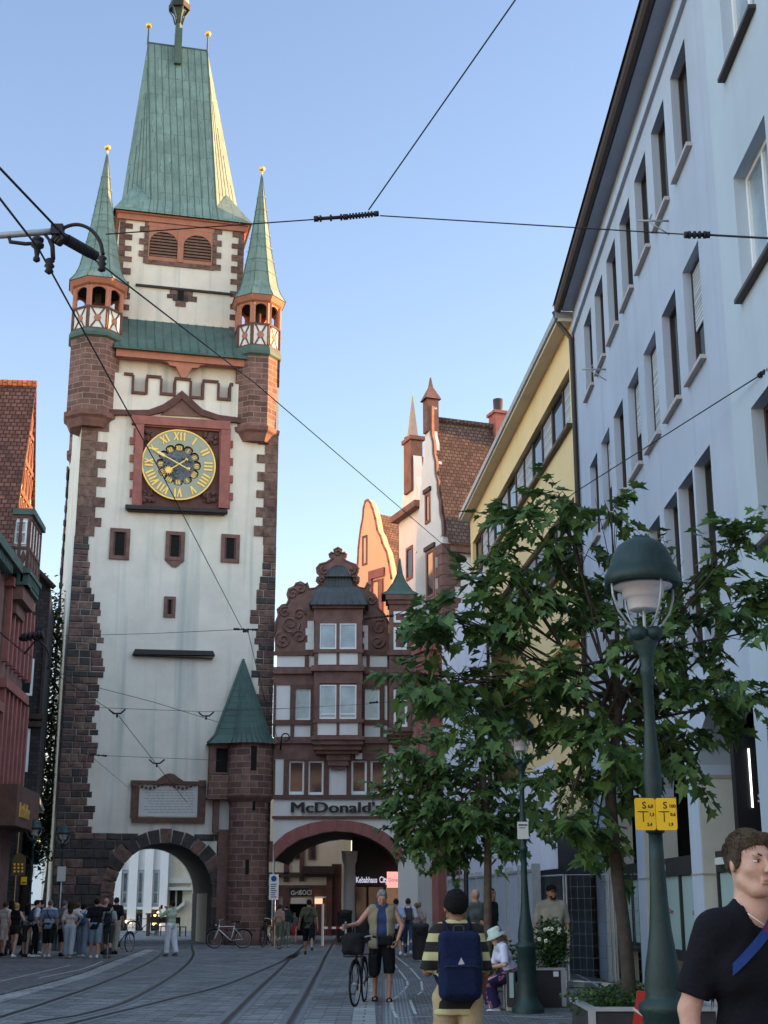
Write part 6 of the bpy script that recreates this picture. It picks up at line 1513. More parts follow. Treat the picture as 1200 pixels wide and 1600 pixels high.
# ================================================================ PLANTERS AND SHRUBS
def leafquad(mb, p, s, rg, m=0, shape='oval'):
    d = Vector((rg.gauss(0, 1), rg.gauss(0, 1), rg.gauss(.1, .6))).normalized(); n = Vector((rg.gauss(0, .6), rg.gauss(0, .6), 1)); sd = d.cross(n)
    if sd.length < .01: return
    sd.normalize(); up = sd.cross(d).normalized()
    q = [p, p + d * s * .45 + sd * s * .3 + up * s * .05, p + d * s, p + d * s * .45 - sd * s * .3 + up * s * .05]
    mb.face(q, m=m)
def shrub(name, label, c, rx, ry, rz, n, s, seed, mats, flowers=0, cat='shrub', extra=None):
    rg = random.Random(seed); t = thing(name, label, cat, c); mb = MB(); st = MB()
    for k in range(16):
        a = rg.uniform(0, 2 * pi); r = rg.uniform(.2, .9); e = Vector((rx * r * cos(a), ry * r * sin(a), rz * rg.uniform(.9, 1.9))); st.tube([c, c + e * .5 + Vector((0, 0, .05)), c + e], [.012, .008, .003], 4)
    for k in range(n):
        while True:
            v = Vector((rg.uniform(-1, 1), rg.uniform(-1, 1), rg.uniform(-1, 1)))
            if .25 < v.length < 1: break
        v.z *= 1; q = c + Vector((v.x * rx * (1 + .25 * sin(7 * v.z + seed)), v.y * ry, rz + v.z * rz * (1 + .18 * sin(5 * v.x + 3 * v.y + seed))))
        leafquad(mb, q, s * rg.uniform(.6, 1.3), rg)
    mb.build('foliage', mats, t); st.build('stem', M['barkdark'], t)
    if flowers:
        fb_ = MB()
        for k in range(flowers):
            a = rg.uniform(0, 2 * pi); v = Vector((cos(a), -abs(sin(a)), rg.uniform(-.7, .9))).normalized(); q = c + Vector((v.x * rx * .95, v.y * ry * .98, rz + v.z * rz * .95))
            for j in range(5):
                b_ = j * 2 * pi / 5; fb_.ball(q + Vector((cos(b_), -.3, sin(b_))) * .018, .016, 6, sc=(1, .5, 1))
        fb_.build('blossom', M['petal'], t)
    return t
def planter(label, x0, x1, y0, y1, z1, rim='galv'):
    t = thing('planter', label, 'planter', ((x0 + x1) / 2, (y0 + y1) / 2, 0)); f = Fr(0, y0, 0); th = .04; mb = MB(); D_ = y1 - y0
    mb.box(f, x0, x1, 0, z1, -th, 0); mb.box(f, x0, x1, 0, z1, -D_, -D_ + th); mb.box(f, x0, x0 + th, 0, z1, -D_ + th, -th); mb.box(f, x1 - th, x1, 0, z1, -D_ + th, -th); mb.build('box', M['slate'], t)
    mb = MB(); mb.box(f, x0 - .02, x1 + .02, z1, z1 + .035, -.06, .02); mb.box(f, x0 - .02, x1 + .02, z1, z1 + .035, -D_ - .02, -D_ + .06); mb.box(f, x0 - .02, x0 + .06, z1, z1 + .035, -D_ + .06, -.06); mb.box(f, x1 - .06, x1 + .02, z1, z1 + .035, -D_ + .06, -.06)
    for x in (x0 - .02, x1 - .05): mb.box(f, x, x + .07, .02, z1, 0, .02)
    mb.build('metal_rim', M[rim], t)
    mb = MB(); mb.box(f, x0 + th, x1 - th, z1 - .12, z1 - .06, -D_ + th, -th); mb.build('soil', M['soil'], t)
    return t
p1 = gnd(808, 1572); p2 = gnd(880, 1572)
Yp = 22.3; px0, px1 = xat(822, 1540, Yp), xat(882, 1540, Yp); zp = zat(1516, Yp)
pl1 = planter('dark square planter with pale metal rim behind the middle lamp post', px0 - .15, px1, Yp, Yp + .75, zp)
shrub('flowering_shrub', 'dense round shrub with small white blossoms in the planter behind the middle lamp', Vector(((xat(865, 1470, Yp)), Yp + .38, zp - .05)), .30, .30, .41, 1900, .07, 5, M['leafb'], 13)
t = thing('notice_label', 'small white label stuck on the dark planter', 'label', (xat(869, 1520, Yp), Yp, zat(1524, Yp))); f = Fr(0, Yp, 0); mb = MB(); mb.bpx(f, 864.5, 1518, 873, 1526, .002, .006); mb.build('label_sheet', M['white'], t)
p = gat(797, 23.0); shrub('low_shrub', 'low dark shrub in front of the hoarding beside the seated visitor', Vector((p.x - .12, 23.4, .25)), .42, .3, .36, 900, .07, 9, M['leafb'], 0)
Yq = 13.6; qx0 = xat(925, 1575, Yq); zq_ = zat(1580, Yq)
pl2 = planter('low dark planter at the foot of the slim street tree', qx0 - .02, qx0 + 1.2, Yq, Yq + 1.3, zq_)
shrub('bedding_plants', 'wispy green bedding plants filling the low planter around the tree trunk', Vector((qx0 + .42, Yq + .7, zq_ - .1)), .55, .6, .15, 2600, .05, 12, M['leafb'], 0, 'plants')
wf = gat(886, 14.4); shrub('white_flowers', 'clump of white and cream flowers at the left of the low planter', Vector((xat(888, 1590, 14.6), 14.8, .12)), .12, .12, .13, 260, .045, 15, M['leafb'], 34, 'flowers')
f = Fr(0, 10.9, -8); t = thing('red_cone_board', 'red plastic barrier panel leaning behind the front lamp post', 'barrier', (xat(1000, 1600, 10.9), 10.9, 0)); 
mb = MB(); a = f.pix(991, 1549); b = f.pix(1012, 1549); c0 = f.pix(983, 1600); mb.poly(f, [(c0[0] - .1, .02), (b[0] + .1, .02), (b[0], a[1]), (a[0] + .02, a[1])], -.05, 0); mb.build('panel', M['redplastic'], t)
mb = MB(); e1q, e2q = f.pix(989, 1578), f.pix(1010, 1592); mb.poly(f, [(e1q[0], e1q[1]), (e2q[0], e2q[1]), (e2q[0], e2q[1] + .02), (e1q[0], e1q[1] + .02)], 0, .004); mb.build('seam', M['whitegrey'], t)
# green scooter-like post beside the seated visitor
t = thing('service_cabinet', 'narrow dark cabinet with pale green front strip between seated visitor and lamp base', 'cabinet', gat(797, 21.4)); f = Fr(0, 21.4, 0); mb = MB(); mb.bpx(f, 793, 1518, 806, 1574, -.25, 0); mb.build('body', M['slate'], t); mb = MB(); mb.bpx(f, 795.5, 1520, 803, 1559, 0, .01); mb.build('strip', M['frost'], t)
# ================================================================ TREES
LEAF = [(0, 0), (.10, .02), (.34, -.10), (.30, .12), (.52, .22), (.34, .34), (.36, .55), (.16, .52), (0, 1.0), (-.16, .52), (-.36, .55), (-.34, .34), (-.52, .22), (-.30, .12), (-.34, -.10), (-.10, .02)]
def mapleleaf(mb, p, d, n, s, bend):
    """d: stem direction, n: leaf normal; folded along the midrib and drooping"""
    x = d.cross(n)
    if x.length < .05: return
    x.normalize(); n = x.cross(d).normalized(); pts = []
    for (a, b) in LEAF:
        pts.append(p + x * a * s * .98 + d * b * s + n * (abs(a) * .30 * s - bend * b * b * s))
    mb.face([pts[0]] + pts[1:9]); mb.face([pts[0], pts[8]] + pts[9:])
def tree(name, label, base, trunkpts, trad, blobs, nleaf, size, seed, lm, tm, limb=26, group=None, sprays=4):
    rg = random.Random(seed); t = thing(name, label, 'tree', base, group=group)
    mb = MB(); P = tarc(trunkpts, 6); n = len(P); rs = [trad[0] + (trad[1] - trad[0]) * (i / (n - 1)) for i in range(n)]
    mb.tube(P, rs, 12); top = P[-1]; cr = MB()
    tips = []
    for (c, r) in blobs:
        s0 = P[int(n * rg.uniform(.72, .98)) - 1]; midp = s0.lerp(c, .5) + Vector((rg.uniform(-.1, .1), rg.uniform(-.1, .1), rg.uniform(-.05, .2)))
        br = tarc([s0, midp, c], 5); mb.tube(br, [trad[1] * .34 * (1 - .75 * k / (len(br) - 1)) + .004 for k in range(len(br))], 6)
        for q in range(limb // 6):
            v = Vector((rg.gauss(0, 1), rg.gauss(0, 1), rg.gauss(0, .6))).normalized() * r[0] * rg.uniform(.5, 1.0); e = c + v; st_ = br[rg.randrange(len(br) // 2, len(br))]
            tw_ = [st_, st_.lerp(e, .5) + Vector((0, 0, .06)), e]; mb.tube(tw_, [.008, .005, .003], 4); tips.append((tw_, r[0]))
        tips.append((br[-6:], r[0]))
    # leaf pairs along the twigs and sprays through each blob
    per = nleaf // len(blobs)
    for (c, r) in blobs:
        vol = r[0]; k = 0; nsp = max(6, int(per * (vol / .45) ** 1.5 / 9))
        for s_ in range(nsp):
            while True:
                v = Vector((rg.uniform(-1, 1), rg.uniform(-1, 1), rg.uniform(-1, 1)))
                if .15 < v.length < 1: break
            q = c + Vector((v.x * r[0], v.y * r[1], v.z * r[2])); out = (q - c).normalized(); out = (out + Vector((rg.gauss(0, .4), rg.gauss(0, .4), rg.gauss(-.1, .3)))).normalized(); Ls = rg.uniform(.14, .3) * size / .16
            e = q + out * Ls + Vector((0, 0, -.05)); mb.tube([q - out * Ls * .4, q, e], [.005, .004, .002], 3)
            for j in range(9):
                f = j / 8; pp = (q - out * Ls * .3).lerp(e, f); side = out.cross(Vector((0, 0, 1)));
                if side.length < .1: side = Vector((1, 0, 0))
                side.normalize(); d = (side * (1 if j % 2 else -1) * rg.uniform(.5, 1.1) + out * rg.uniform(.2, 1) + Vector((rg.gauss(0, .25), rg.gauss(0, .25), rg.uniform(-.75, -.05)))).normalized()
                nn = Vector((rg.gauss(0, .35), rg.gauss(0, .35) - .25, 1)).normalized(); mapleleaf(cr, pp + d * .04, d, nn, size * rg.uniform(.55, 1.15), rg.uniform(.05, .35))
    mb.build('trunk', tm, t); cr.build('crown', lm, t); return t
Yt = 14.2
def bl(px, py, rpx, dy=0, ry=None, rz=None):
    Y = Yt + dy; r = rpx / 2240 * Y; return (at(px, py, Y), (r, ry or r * 1.1, (rz / 2240 * Y) if rz else r * .8))
tb_ = Vector((xat(985, 1550, Yt), Yt, .3)); tp = [tb_, at(978, 1480, Yt), at(966, 1380, Yt), at(958, 1300, Yt), at(954, 1220, Yt), at(962, 1150, Yt + .05), at(965, 1090, Yt), at(955, 1000, Yt)]
B1 = [bl(872, 775, 34, -.2, rz=30), bl(830, 820, 48, 0, rz=34), bl(900, 850, 58, .2), bl(955, 800, 36, -.3, rz=34), bl(780, 870, 34, .1, rz=24), bl(820, 920, 62, -.3), bl(740, 925, 40, .2, rz=28), bl(700, 965, 46, -.2, rz=26), bl(770, 985, 46, .3, rz=30), bl(890, 960, 66, .4),
      bl(960, 930, 52, .6), bl(660, 960, 28, 0, rz=20), bl(730, 1065, 64, .1, rz=38), bl(680, 1075, 50, -.3, rz=30), bl(820, 1075, 70, .4), bl(900, 1060, 70, -.4), bl(640, 1050, 26, .2, rz=18), bl(745, 1125, 44, -.1, rz=26), bl(893, 1140, 50, .5), bl(940, 1140, 58, -.5), bl(1010, 1080, 56, .5), bl(1060, 1010, 60, .3), bl(1090, 930, 52, -.2), bl(1050, 880, 36, .6, rz=34), bl(1125, 870, 36, -.1, rz=28), bl(1160, 840, 26, -.3, rz=26), bl(1150, 950, 50, .2, rz=34), bl(1185, 985, 34, -.3, rz=24), bl(1110, 1080, 66, -.3, rz=34), bl(1170, 1100, 46, .2, rz=34), bl(1060, 1140, 50, .1, rz=38), bl(1010, 1180, 60, .3, rz=44), bl(1060, 1190, 38, -.2, rz=26), bl(900, 1230, 60, .3, rz=40), bl(880, 1290, 48, -.2, rz=26), bl(930, 1310, 32, .1, rz=22), bl(1000, 1000, 48, -.6), bl(1200, 930, 24, 0)]
tree('street_tree', 'slim street tree with wide crown of dark lobed leaves on the right pavement', tb_, tp, (.072, .042), B1, 6200, .195, 21, M['leaf'], M['barkdark'])
Yt = 24.0
tb2 = Vector((xat(762, 1500, Yt), Yt, 0)); tp2 = [tb2, at(762, 1400, Yt), at(762, 1320, Yt), at(758, 1250, Yt), at(752, 1190, Yt)]
B2 = [bl(640, 1180, 38, 0, rz=30), bl(690, 1190, 56, -.3, rz=44), bl(625, 1235, 30, .2, rz=24), bl(660, 1260, 52, .4, rz=36), bl(720, 1250, 62, -.2, rz=50), bl(780, 1240, 54, .4, rz=44), bl(640, 1300, 40, -.3, rz=32), bl(700, 1315, 52, .2, rz=32), bl(760, 1300, 50, -.3, rz=34), bl(820, 1290, 34, .3, rz=26), bl(760, 1170, 46, .3, rz=30)]
tree('street_tree', 'second street tree with paler leaves drooping behind the middle lamp post', tb2, tp2, (.075, .05), B2, 1950, .21, 33, leafmat('maple_leaf_pale', (.035, .085, .024), (.12, .20, .055)), M['bark'])
# ivy-clad trees left of the tower
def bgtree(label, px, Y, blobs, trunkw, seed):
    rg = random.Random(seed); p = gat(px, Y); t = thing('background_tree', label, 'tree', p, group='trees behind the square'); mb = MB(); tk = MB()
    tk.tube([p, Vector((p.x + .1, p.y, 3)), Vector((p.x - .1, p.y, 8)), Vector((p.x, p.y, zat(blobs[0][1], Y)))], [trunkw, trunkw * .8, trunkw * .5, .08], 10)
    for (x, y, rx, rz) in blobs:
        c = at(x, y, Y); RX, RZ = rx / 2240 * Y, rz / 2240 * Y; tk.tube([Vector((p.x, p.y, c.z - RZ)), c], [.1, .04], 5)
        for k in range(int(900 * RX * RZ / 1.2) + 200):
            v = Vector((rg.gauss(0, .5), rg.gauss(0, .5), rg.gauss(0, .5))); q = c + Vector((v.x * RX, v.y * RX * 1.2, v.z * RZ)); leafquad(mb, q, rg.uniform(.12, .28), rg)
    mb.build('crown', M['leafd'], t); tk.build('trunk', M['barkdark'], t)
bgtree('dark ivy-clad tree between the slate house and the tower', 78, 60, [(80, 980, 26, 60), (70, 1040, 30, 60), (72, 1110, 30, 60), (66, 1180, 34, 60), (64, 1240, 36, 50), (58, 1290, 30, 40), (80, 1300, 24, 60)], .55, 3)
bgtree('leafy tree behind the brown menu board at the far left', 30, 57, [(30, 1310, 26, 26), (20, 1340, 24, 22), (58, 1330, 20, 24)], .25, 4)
# ================================================================ OVERHEAD LINES
def wire(name, label, pts, r=.008, cat='cable', sag=0.0, parts=(), group='overhead tram wires'):
    P = [Vector(p) for p in pts]; t = thing(name, label, cat, P[0], group=group); mb = MB(); out = []
    for i in range(len(P) - 1):
        for k in range(10):
            f = k / 10; q = P[i].lerp(P[i + 1], f); q.z -= sag * 4 * f * (1 - f); out.append(q)
    out.append(P[-1]); mb.tube(out, r, 6); mb.build('strand', M['wire'], t)
    return t
def insul(t, a, b, r=.03, ribs=6, name='insulator'):
    a, b = Vector(a), Vector(b); mb = MB(); mb.tube([a, b], r * .55, 8)
    for k in range(ribs): f = .15 + .7 * k / max(1, ribs - 1); q = a.lerp(b, f); d = (b - a).normalized(); mb.tube([q - d * r * .3, q + d * r * .3], r, 8)
    mb.tube([a - (b - a) * .08, a.lerp(b, .08)], r * .9, 8); mb.tube([a.lerp(b, .92), b + (b - a) * .08], r * .9, 8); mb.build(name, M['wire'], t)
Yb = 10.5
A = lambda x, y, Y=Yb: at(x, y, Y)
# bracket arm coming in from the left
t = thing('bracket_arm', 'tubular bracket arm with insulators reaching in at the upper left', 'bracket', A(0, 368))
mb = MB(); mb.tube([A(-420, 374), A(0, 368), A(90, 361)], .028, 10); mb.build('arm_tube', M['galv'], t)
mb = MB(); mb.tube([A(14, 369), A(16, 378), A(40, 381), A(62, 380)], .018, 6); mb.tube([A(70, 366), A(78, 376), A(96, 378)], .014, 6); mb.box(Fr(A(90, 361).x, Yb, 0), -.05, .05, A(90, 361).z - .04, A(90, 361).z + .05, -.04, .04); mb.build('stay', M['wire'], t)
mb = MB(); mb.lathe([(.02, .06), (.05, .04), (.05, .02), (.03, .01), (.055, -.01), (.055, -.03), (.03, -.05), (.018, -.12), (.03, -.14), (.03, -.16), (.0, -.18)], 10, A(59, 380)); mb.build('insulator', M['wire'], t)
mb = MB(); mb.tube([A(78, 375), A(82, 385), A(83, 405)], .02, 8); mb.lathe([(.02, 0), (.045, -.02), (.025, -.04), (.045, -.07), (.025, -.09), (.04, -.12), (.0, -.15)], 8, A(78, 404)); mb.build('dropper', M['wire'], t)
mb = MB(); mb.tube(tarc([A(92, 366), A(102, 355), A(122, 351), A(142, 359), A(156, 377), A(161, 398)], 6), .016, 8); mb.lathe([(.02, 0), (.04, -.02), (.022, -.05), (.04, -.07), (.022, -.10), (.035, -.13), (.0, -.15)], 8, A(160, 400)); mb.build('jumper_loop', M['wire'], t)
insul(t, A(98, 371), A(146, 398, Yb + .3), .05, 9); insul(t, A(84, 372), A(96, 379), .04, 3, 'clamp')
E1 = at(380, 986, 40)
w1 = wire('contact_wire', 'contact wire falling from the upper left edge past the clock', [at(-60, 233, 7.5), A(60, 388), at(250, 735, 22), E1], .009, sag=.0)
insul(w1, E1, at(388, 986, 40), .05, 3, 'clamp')
w2 = wire('contact_wire', 'heavy wire descending from the left bracket across the sky to the gabled house', [at(-60, 200, 8.5), A(104, 372), at(160, 415, 13), at(400, 600, 24), at(712, 868, 44)], .010)
insul(w2, at(712, 868, 44), at(724, 874, 44.6), .12, 3); mb = MB(); mb.tube([at(724, 874, 44.6), at(742, 890, 46)], .012, 6); mb.build('tail', M['wire'], w2)
w3 = wire('span_wire', 'span wire crossing the sky below the roof of the tower', [at(165, 366, 11), at(490, 343, 11.5)], .006); insul(w3, at(494, 342, 11.5), at(540, 339, 11.5), .032, 3); insul(w3, at(540, 339, 11.5), at(588, 334, 11.5), .03, 8)
w4 = wire('span_wire', 'span wire running from the central insulator to the right-hand facade', [at(594, 337, 11.5), at(905, 356, 11.2), at(1068, 366, 11.0)], .006); insul(w4, at(1072, 367, 11), at(1106, 367, 11), .035, 4); mb = MB(); mb.tube([at(1106, 367, 11), at(1215, 373, 10.8), at(1420, 385, 10.5)], .010, 6); mb.build('tail', M['wire'], w4)
w5 = wire('span_wire', 'wire rising from the central insulator to the top edge of the picture', [at(576, 328, 11.5), at(805, 0, 9.5), at(860, -90, 9.0)], .0065)
w6 = wire('span_wire', 'span wire sloping down from the right facade behind the tree', [at(1188, 586, 15.9), at(900, 768, 24), at(690, 930, 34), at(612, 963, 39)], .009); insul(w6, at(1188, 586, 15.9), at(1205, 576, 15.6), .04, 3); insul(w6, at(612, 962, 39), at(572, 966, 39), .05, 4)
w7 = wire('span_wire', 'thin span wire level across the tower below the slit window', [at(85, 994, 46), at(235, 990, 46), at(366, 984, 40.5)], .008); insul(w7, at(368, 983, 40.5), at(400, 984, 40.2), .04, 4)
w8 = wire('contact_wire', 'wire running down from the tower quoins to the copper stair roof', [at(0, 990, 38), at(72, 1043, 41), at(140, 1071, 44), at(240, 1097, 48), at(340, 1128, 53)], .010)
w9 = wire('contact_wire', 'wire descending over the white wall to the inscription plaque', [at(60, 1035, 42), at(150, 1095, 44), at(185, 1118, 46), at(245, 1195, 50), at(292, 1254, 53.5)], .010)
w10 = wire('span_wire', 'thin level span across the tower above the plaque', [at(140, 1105, 47), at(320, 1112, 50), at(470, 1106, 52)], .008)
w11 = wire('span_wire', 'lower level span across the tower just above the plaque', [at(130, 1178, 49), at(170, 1181, 49), at(345, 1188, 52)], .008); insul(w11, at(143, 1179, 49), at(165, 1181, 49), .04, 3)
w12 = wire('span_wire', 'faint stay wire beside the plaque', [at(140, 1180, 49), at(200, 1230, 51)], .006)
w13 = wire('contact_wire', 'wire dropping from the pale insulator down the right quoins of the tower', [at(388, 988, 40.2), at(400, 1040, 43), at(418, 1110, 47), at(436, 1160, 50)], .010)
for (x, y, Y, wv) in ((183, 1112, 46.5, w9), (322, 1116, 50, w10), (245, 1190, 50.5, w9)):
    mb = MB(); c = at(x, y, Y); mb.tube([c + Vector((-.28, 0, .08)), c + Vector((-.12, 0, -.06)), c + Vector((.12, 0, -.06)), c + Vector((.28, 0, .08))], .03, 5); mb.tube([c + Vector((0, 0, -.06)), c + Vector((0, 0, -.2))], .035, 5); mb.build('hanger', M['wire'], wv)
w14 = wire('span_wire', 'thin wire from the bent iron hook on the gatehouse to the right window', [at(430, 1108, 54), at(572, 1100, 55), at(616, 1096, 55)], .007); insul(w14, at(578, 1098, 54.9), at(590, 1097, 54.9), .05, 3)
w15 = wire('cable_loop', 'cluster of cables and black loop by the red house at the left', [at(-20, 970, 36), at(20, 1005, 38), at(36, 1020, 39)], .014, 'cable'); mb = MB(); mb.tube(tarc([at(38, 1022, 39), at(48, 1010, 39), at(58, 1000, 39), at(72, 1012, 39), at(78, 1030, 39), at(75, 1046, 39)], 5), .03, 6); mb.tube([at(30, 998, 39), at(68, 992, 39)], .06, 8); mb.build('loop', M['wire'], w15)
insul(w15, at(36, 996, 39), at(66, 992, 39), .13, 4)
hk = thing('iron_hook', 'small curled iron hook on the gatehouse wall beside the stair turret', 'hook', at(440, 1160, 57)); mb = MB(); c = at(446, 1152, 56.9); mb.tube([at(438, 1172, 57.1)] + [c + Vector((.16 * cos(a * pi / 5 + pi), 0, -.16 * sin(a * pi / 5 + pi))) for a in range(9)], .03, 6); mb.build('rod', M['wire'], hk)
sc_ = thing('security_camera', 'white antenna-like lamp bracket on the slate house', 'bracket', at(60, 1100, 50)) if False else None
# ================================================================ PEOPLE
def rotm(yaw=0, pitch=0, roll=0):
    return (Matrix.Rotation(yaw, 3, 'Z') @ Matrix.Rotation(pitch, 3, 'X') @ Matrix.Rotation(roll, 3, 'Y'))
class Field:
    def __init__(s, lo, hi, h):
        s.h = h; s.lo = np.array(lo, float); n = np.ceil((np.array(hi) - s.lo) / h).astype(int) + 1; s.n = n
        s.ax = [s.lo[i] + h * np.arange(n[i]) for i in range(3)]; s.F = np.full(n, 1e2)
    def like(s):
        g = Field.__new__(Field); g.h, g.lo, g.n, g.ax = s.h, s.lo, s.n, s.ax; g.F = np.full(s.n, 1e2); return g
    def sub(s, lo, hi):
        i0 = np.maximum(0, np.floor((np.array(lo) - s.lo) / s.h).astype(int)); i1 = np.minimum(s.n, np.ceil((np.array(hi) - s.lo) / s.h).astype(int) + 1)
        if np.any(i1 <= i0): return None, None
        sl = tuple(slice(a, b) for a, b in zip(i0, i1)); X, Y, Z = np.meshgrid(*[s.ax[i][sl[i]] for i in range(3)], indexing='ij')
        return sl, np.stack([X, Y, Z], -1)
    def comb(s, sl, d, k, op):
        F = s.F[sl]
        if op == 'sub': s.F[sl] = -_smin(-F, d, k)
        else: s.F[sl] = _smin(F, d, k)
    def cap(s, a, b, ra, rb=None, k=.02, op='add', sc=None):
        rb = ra if rb is None else rb; a = np.array(a, float); b = np.array(b, float); m = max(ra, rb) * (max(sc) if sc else 1) + k + 2 * s.h
        sl, P = s.sub(np.minimum(a, b) - m, np.maximum(a, b) + m)
        if sl is None: return
        if sc: S = np.array(sc); P = P / S; a = a / S; b = b / S
        ba = b - a; L = max(1e-9, ba @ ba); t = np.clip(((P - a) @ ba) / L, 0, 1); d = np.linalg.norm(P - a - t[..., None] * ba, axis=-1) - (ra + (rb - ra) * t)
        if sc: d = d * min(sc)
        s.comb(sl, d, k, op)
    def ell(s, c, r, R=None, k=.02, op='add'):
        c = np.array(c, float); r = np.array(r, float); m = r.max() + k + 2 * s.h; sl, P = s.sub(c - m, c + m)
        if sl is None: return
        q = P - c
        if R is not None: q = q @ np.array(R)
        k0 = np.linalg.norm(q / r, axis=-1); k1 = np.linalg.norm(q / (r * r), axis=-1) + 1e-9; s.comb(sl, k0 * (k0 - 1) / k1, k, op)
    def rbox(s, c, r, rad, R=None, k=.01, op='add'):
        c = np.array(c, float); r = np.array(r, float); m = np.linalg.norm(r) + k + 2 * s.h; sl, P = s.sub(c - m, c + m)
        if sl is None: return
        q = P - c
        if R is not None: q = q @ np.array(R)
        q = np.abs(q) - (r - rad); d = np.linalg.norm(np.maximum(q, 0), axis=-1) + np.minimum(q.max(-1), 0) - rad; s.comb(sl, d, k, op)
    def clip(s, p, n, soft=0):
        """keep the side the normal points away from (n.(x-p) < 0)"""
        X, Y, Z = np.meshgrid(*s.ax, indexing='ij'); d = (X - p[0]) * n[0] + (Y - p[1]) * n[1] + (Z - p[2]) * n[2]; s.F = np.maximum(s.F, d)
    def noise(s, amp, f, seed=0):
        X, Y, Z = np.meshgrid(*s.ax, indexing='ij'); s.F = s.F + amp * (np.sin(X * f + seed) * np.sin(Y * f * 1.3 + 2 * seed) * np.sin(Z * f * .8 + seed * 3) + .5 * np.sin(X * f * 2.3 - Z * f * 1.7 + seed) * np.sin(Y * f * 2.1 + Z * f))
    def mesh(s):
        F = s.F; n = np.array(F.shape); F = np.pad(F, 1, constant_values=1.0); lo = s.lo - s.h; n = np.array(F.shape)
        ins = F < 0; c = np.zeros(n - 1, int); acc = np.zeros(tuple(n - 1) + (3,)); offs = [(i, j, k) for i in (0, 1) for j in (0, 1) for k in (0, 1)]
        def S(o): return tuple(slice(o[i], n[i] - 1 + o[i]) for i in range(3))
        for a in offs:
            for ax in range(3):
                if a[ax]: continue
                b = list(a); b[ax] = 1; b = tuple(b); fa, fb = F[S(a)], F[S(b)]; m = ins[S(a)] != ins[S(b)]
                if not m.any(): continue
                t = fa[m] / (fa[m] - fb[m]); p = np.tile(np.array(a, float), (len(t), 1)); p[:, ax] += t; acc[m] += p; c[m] += 1
        act = c > 0; idx = -np.ones(c.shape, int); ii = np.argwhere(act); idx[act] = np.arange(len(ii)); V = (acc[act] / c[act][:, None] + ii) * s.h + lo; Q = []
        for ax in range(3):
            u, v = [(1, 2), (2, 0), (0, 1)][ax]; a = ins[tuple(slice(0, n[i] - 1) if i == ax else slice(1, n[i] - 1) for i in range(3))]; b = ins[tuple(slice(1, n[i]) if i == ax else slice(1, n[i] - 1) for i in range(3))]
            for flip, m in ((0, a & ~b), (1, ~a & b)):
                e = np.argwhere(m)
                if not len(e): continue
                e[:, u] += 1; e[:, v] += 1; q = []
                for du, dv in ((0, 0), (1, 0), (1, 1), (0, 1)):
                    w_ = e.copy(); w_[:, u] -= 1 - du; w_[:, v] -= 1 - dv; q.append(idx[w_[:, 0], w_[:, 1], w_[:, 2]])
                q = np.stack(q, 1); Q.append(q[:, ::-1] if flip else q)
        return V, (np.concatenate(Q) if Q else np.zeros((0, 4), int))
def _smin(a, b, k):
    if not k: return np.minimum(a, b)
    h = np.clip(.5 + .5 * (b - a) / k, 0, 1); return b + (a - b) * h - k * h * (1 - h)
def mkmesh(name, chunks, m, parent, xf=None):
    V, Fc, o = [], [], 0
    for v, f in chunks: V.append(v); Fc.append(f + o); o += len(v)
    V = np.concatenate(V); Fc = np.concatenate(Fc); me = bpy.data.meshes.new(name); me.from_pydata(V.tolist(), [], Fc.tolist()); me.materials.append(m)
    me.polygons.foreach_set('use_smooth', [True] * len(me.polygons)); me.update(); ob = bpy.data.objects.new(name, me); C.objects.link(ob)
    if parent: ob.parent = parent
    return ob
def skinmat(c):
    m = mat('skin_%d_%d' % (c[0] * 100, c[2] * 100), c, .55, .14, 22, .12, 160, spec=.35); b = m.node_tree.nodes['Principled BSDF']; b.inputs['Subsurface Weight'].default_value = .12; b.inputs['Subsurface Radius'].default_value = (.012, .004, .002); return m
SK = dict(light=(.50, .30, .23), tan=(.40, .22, .15), brown=(.22, .115, .07), red=(.46, .24, .18))
def cloth(c, key=None): return mat('cloth_%03d_%03d_%03d' % tuple(int(x * 999) for x in c), c, .92, .12, 7, .35, 45, spec=.15)
def hairmat(c): return mat('hair_%03d_%03d' % (int(c[0] * 999), int(c[1] * 999)), c, .75, .5, 45, .9, 160, spec=.1)
def ik(S, T, a, b, pole):
    S, T = Vector(S), Vector(T); d = T - S; L = min(d.length, (a + b) * .995); d.normalize(); T = S + d * L; x = (a * a - b * b + L * L) / (2 * L); h = sqrt(max(0, a * a - x * x)); p = Vector(pole); p = (p - d * p.dot(d)).normalized(); return S + d * x + p * h, T
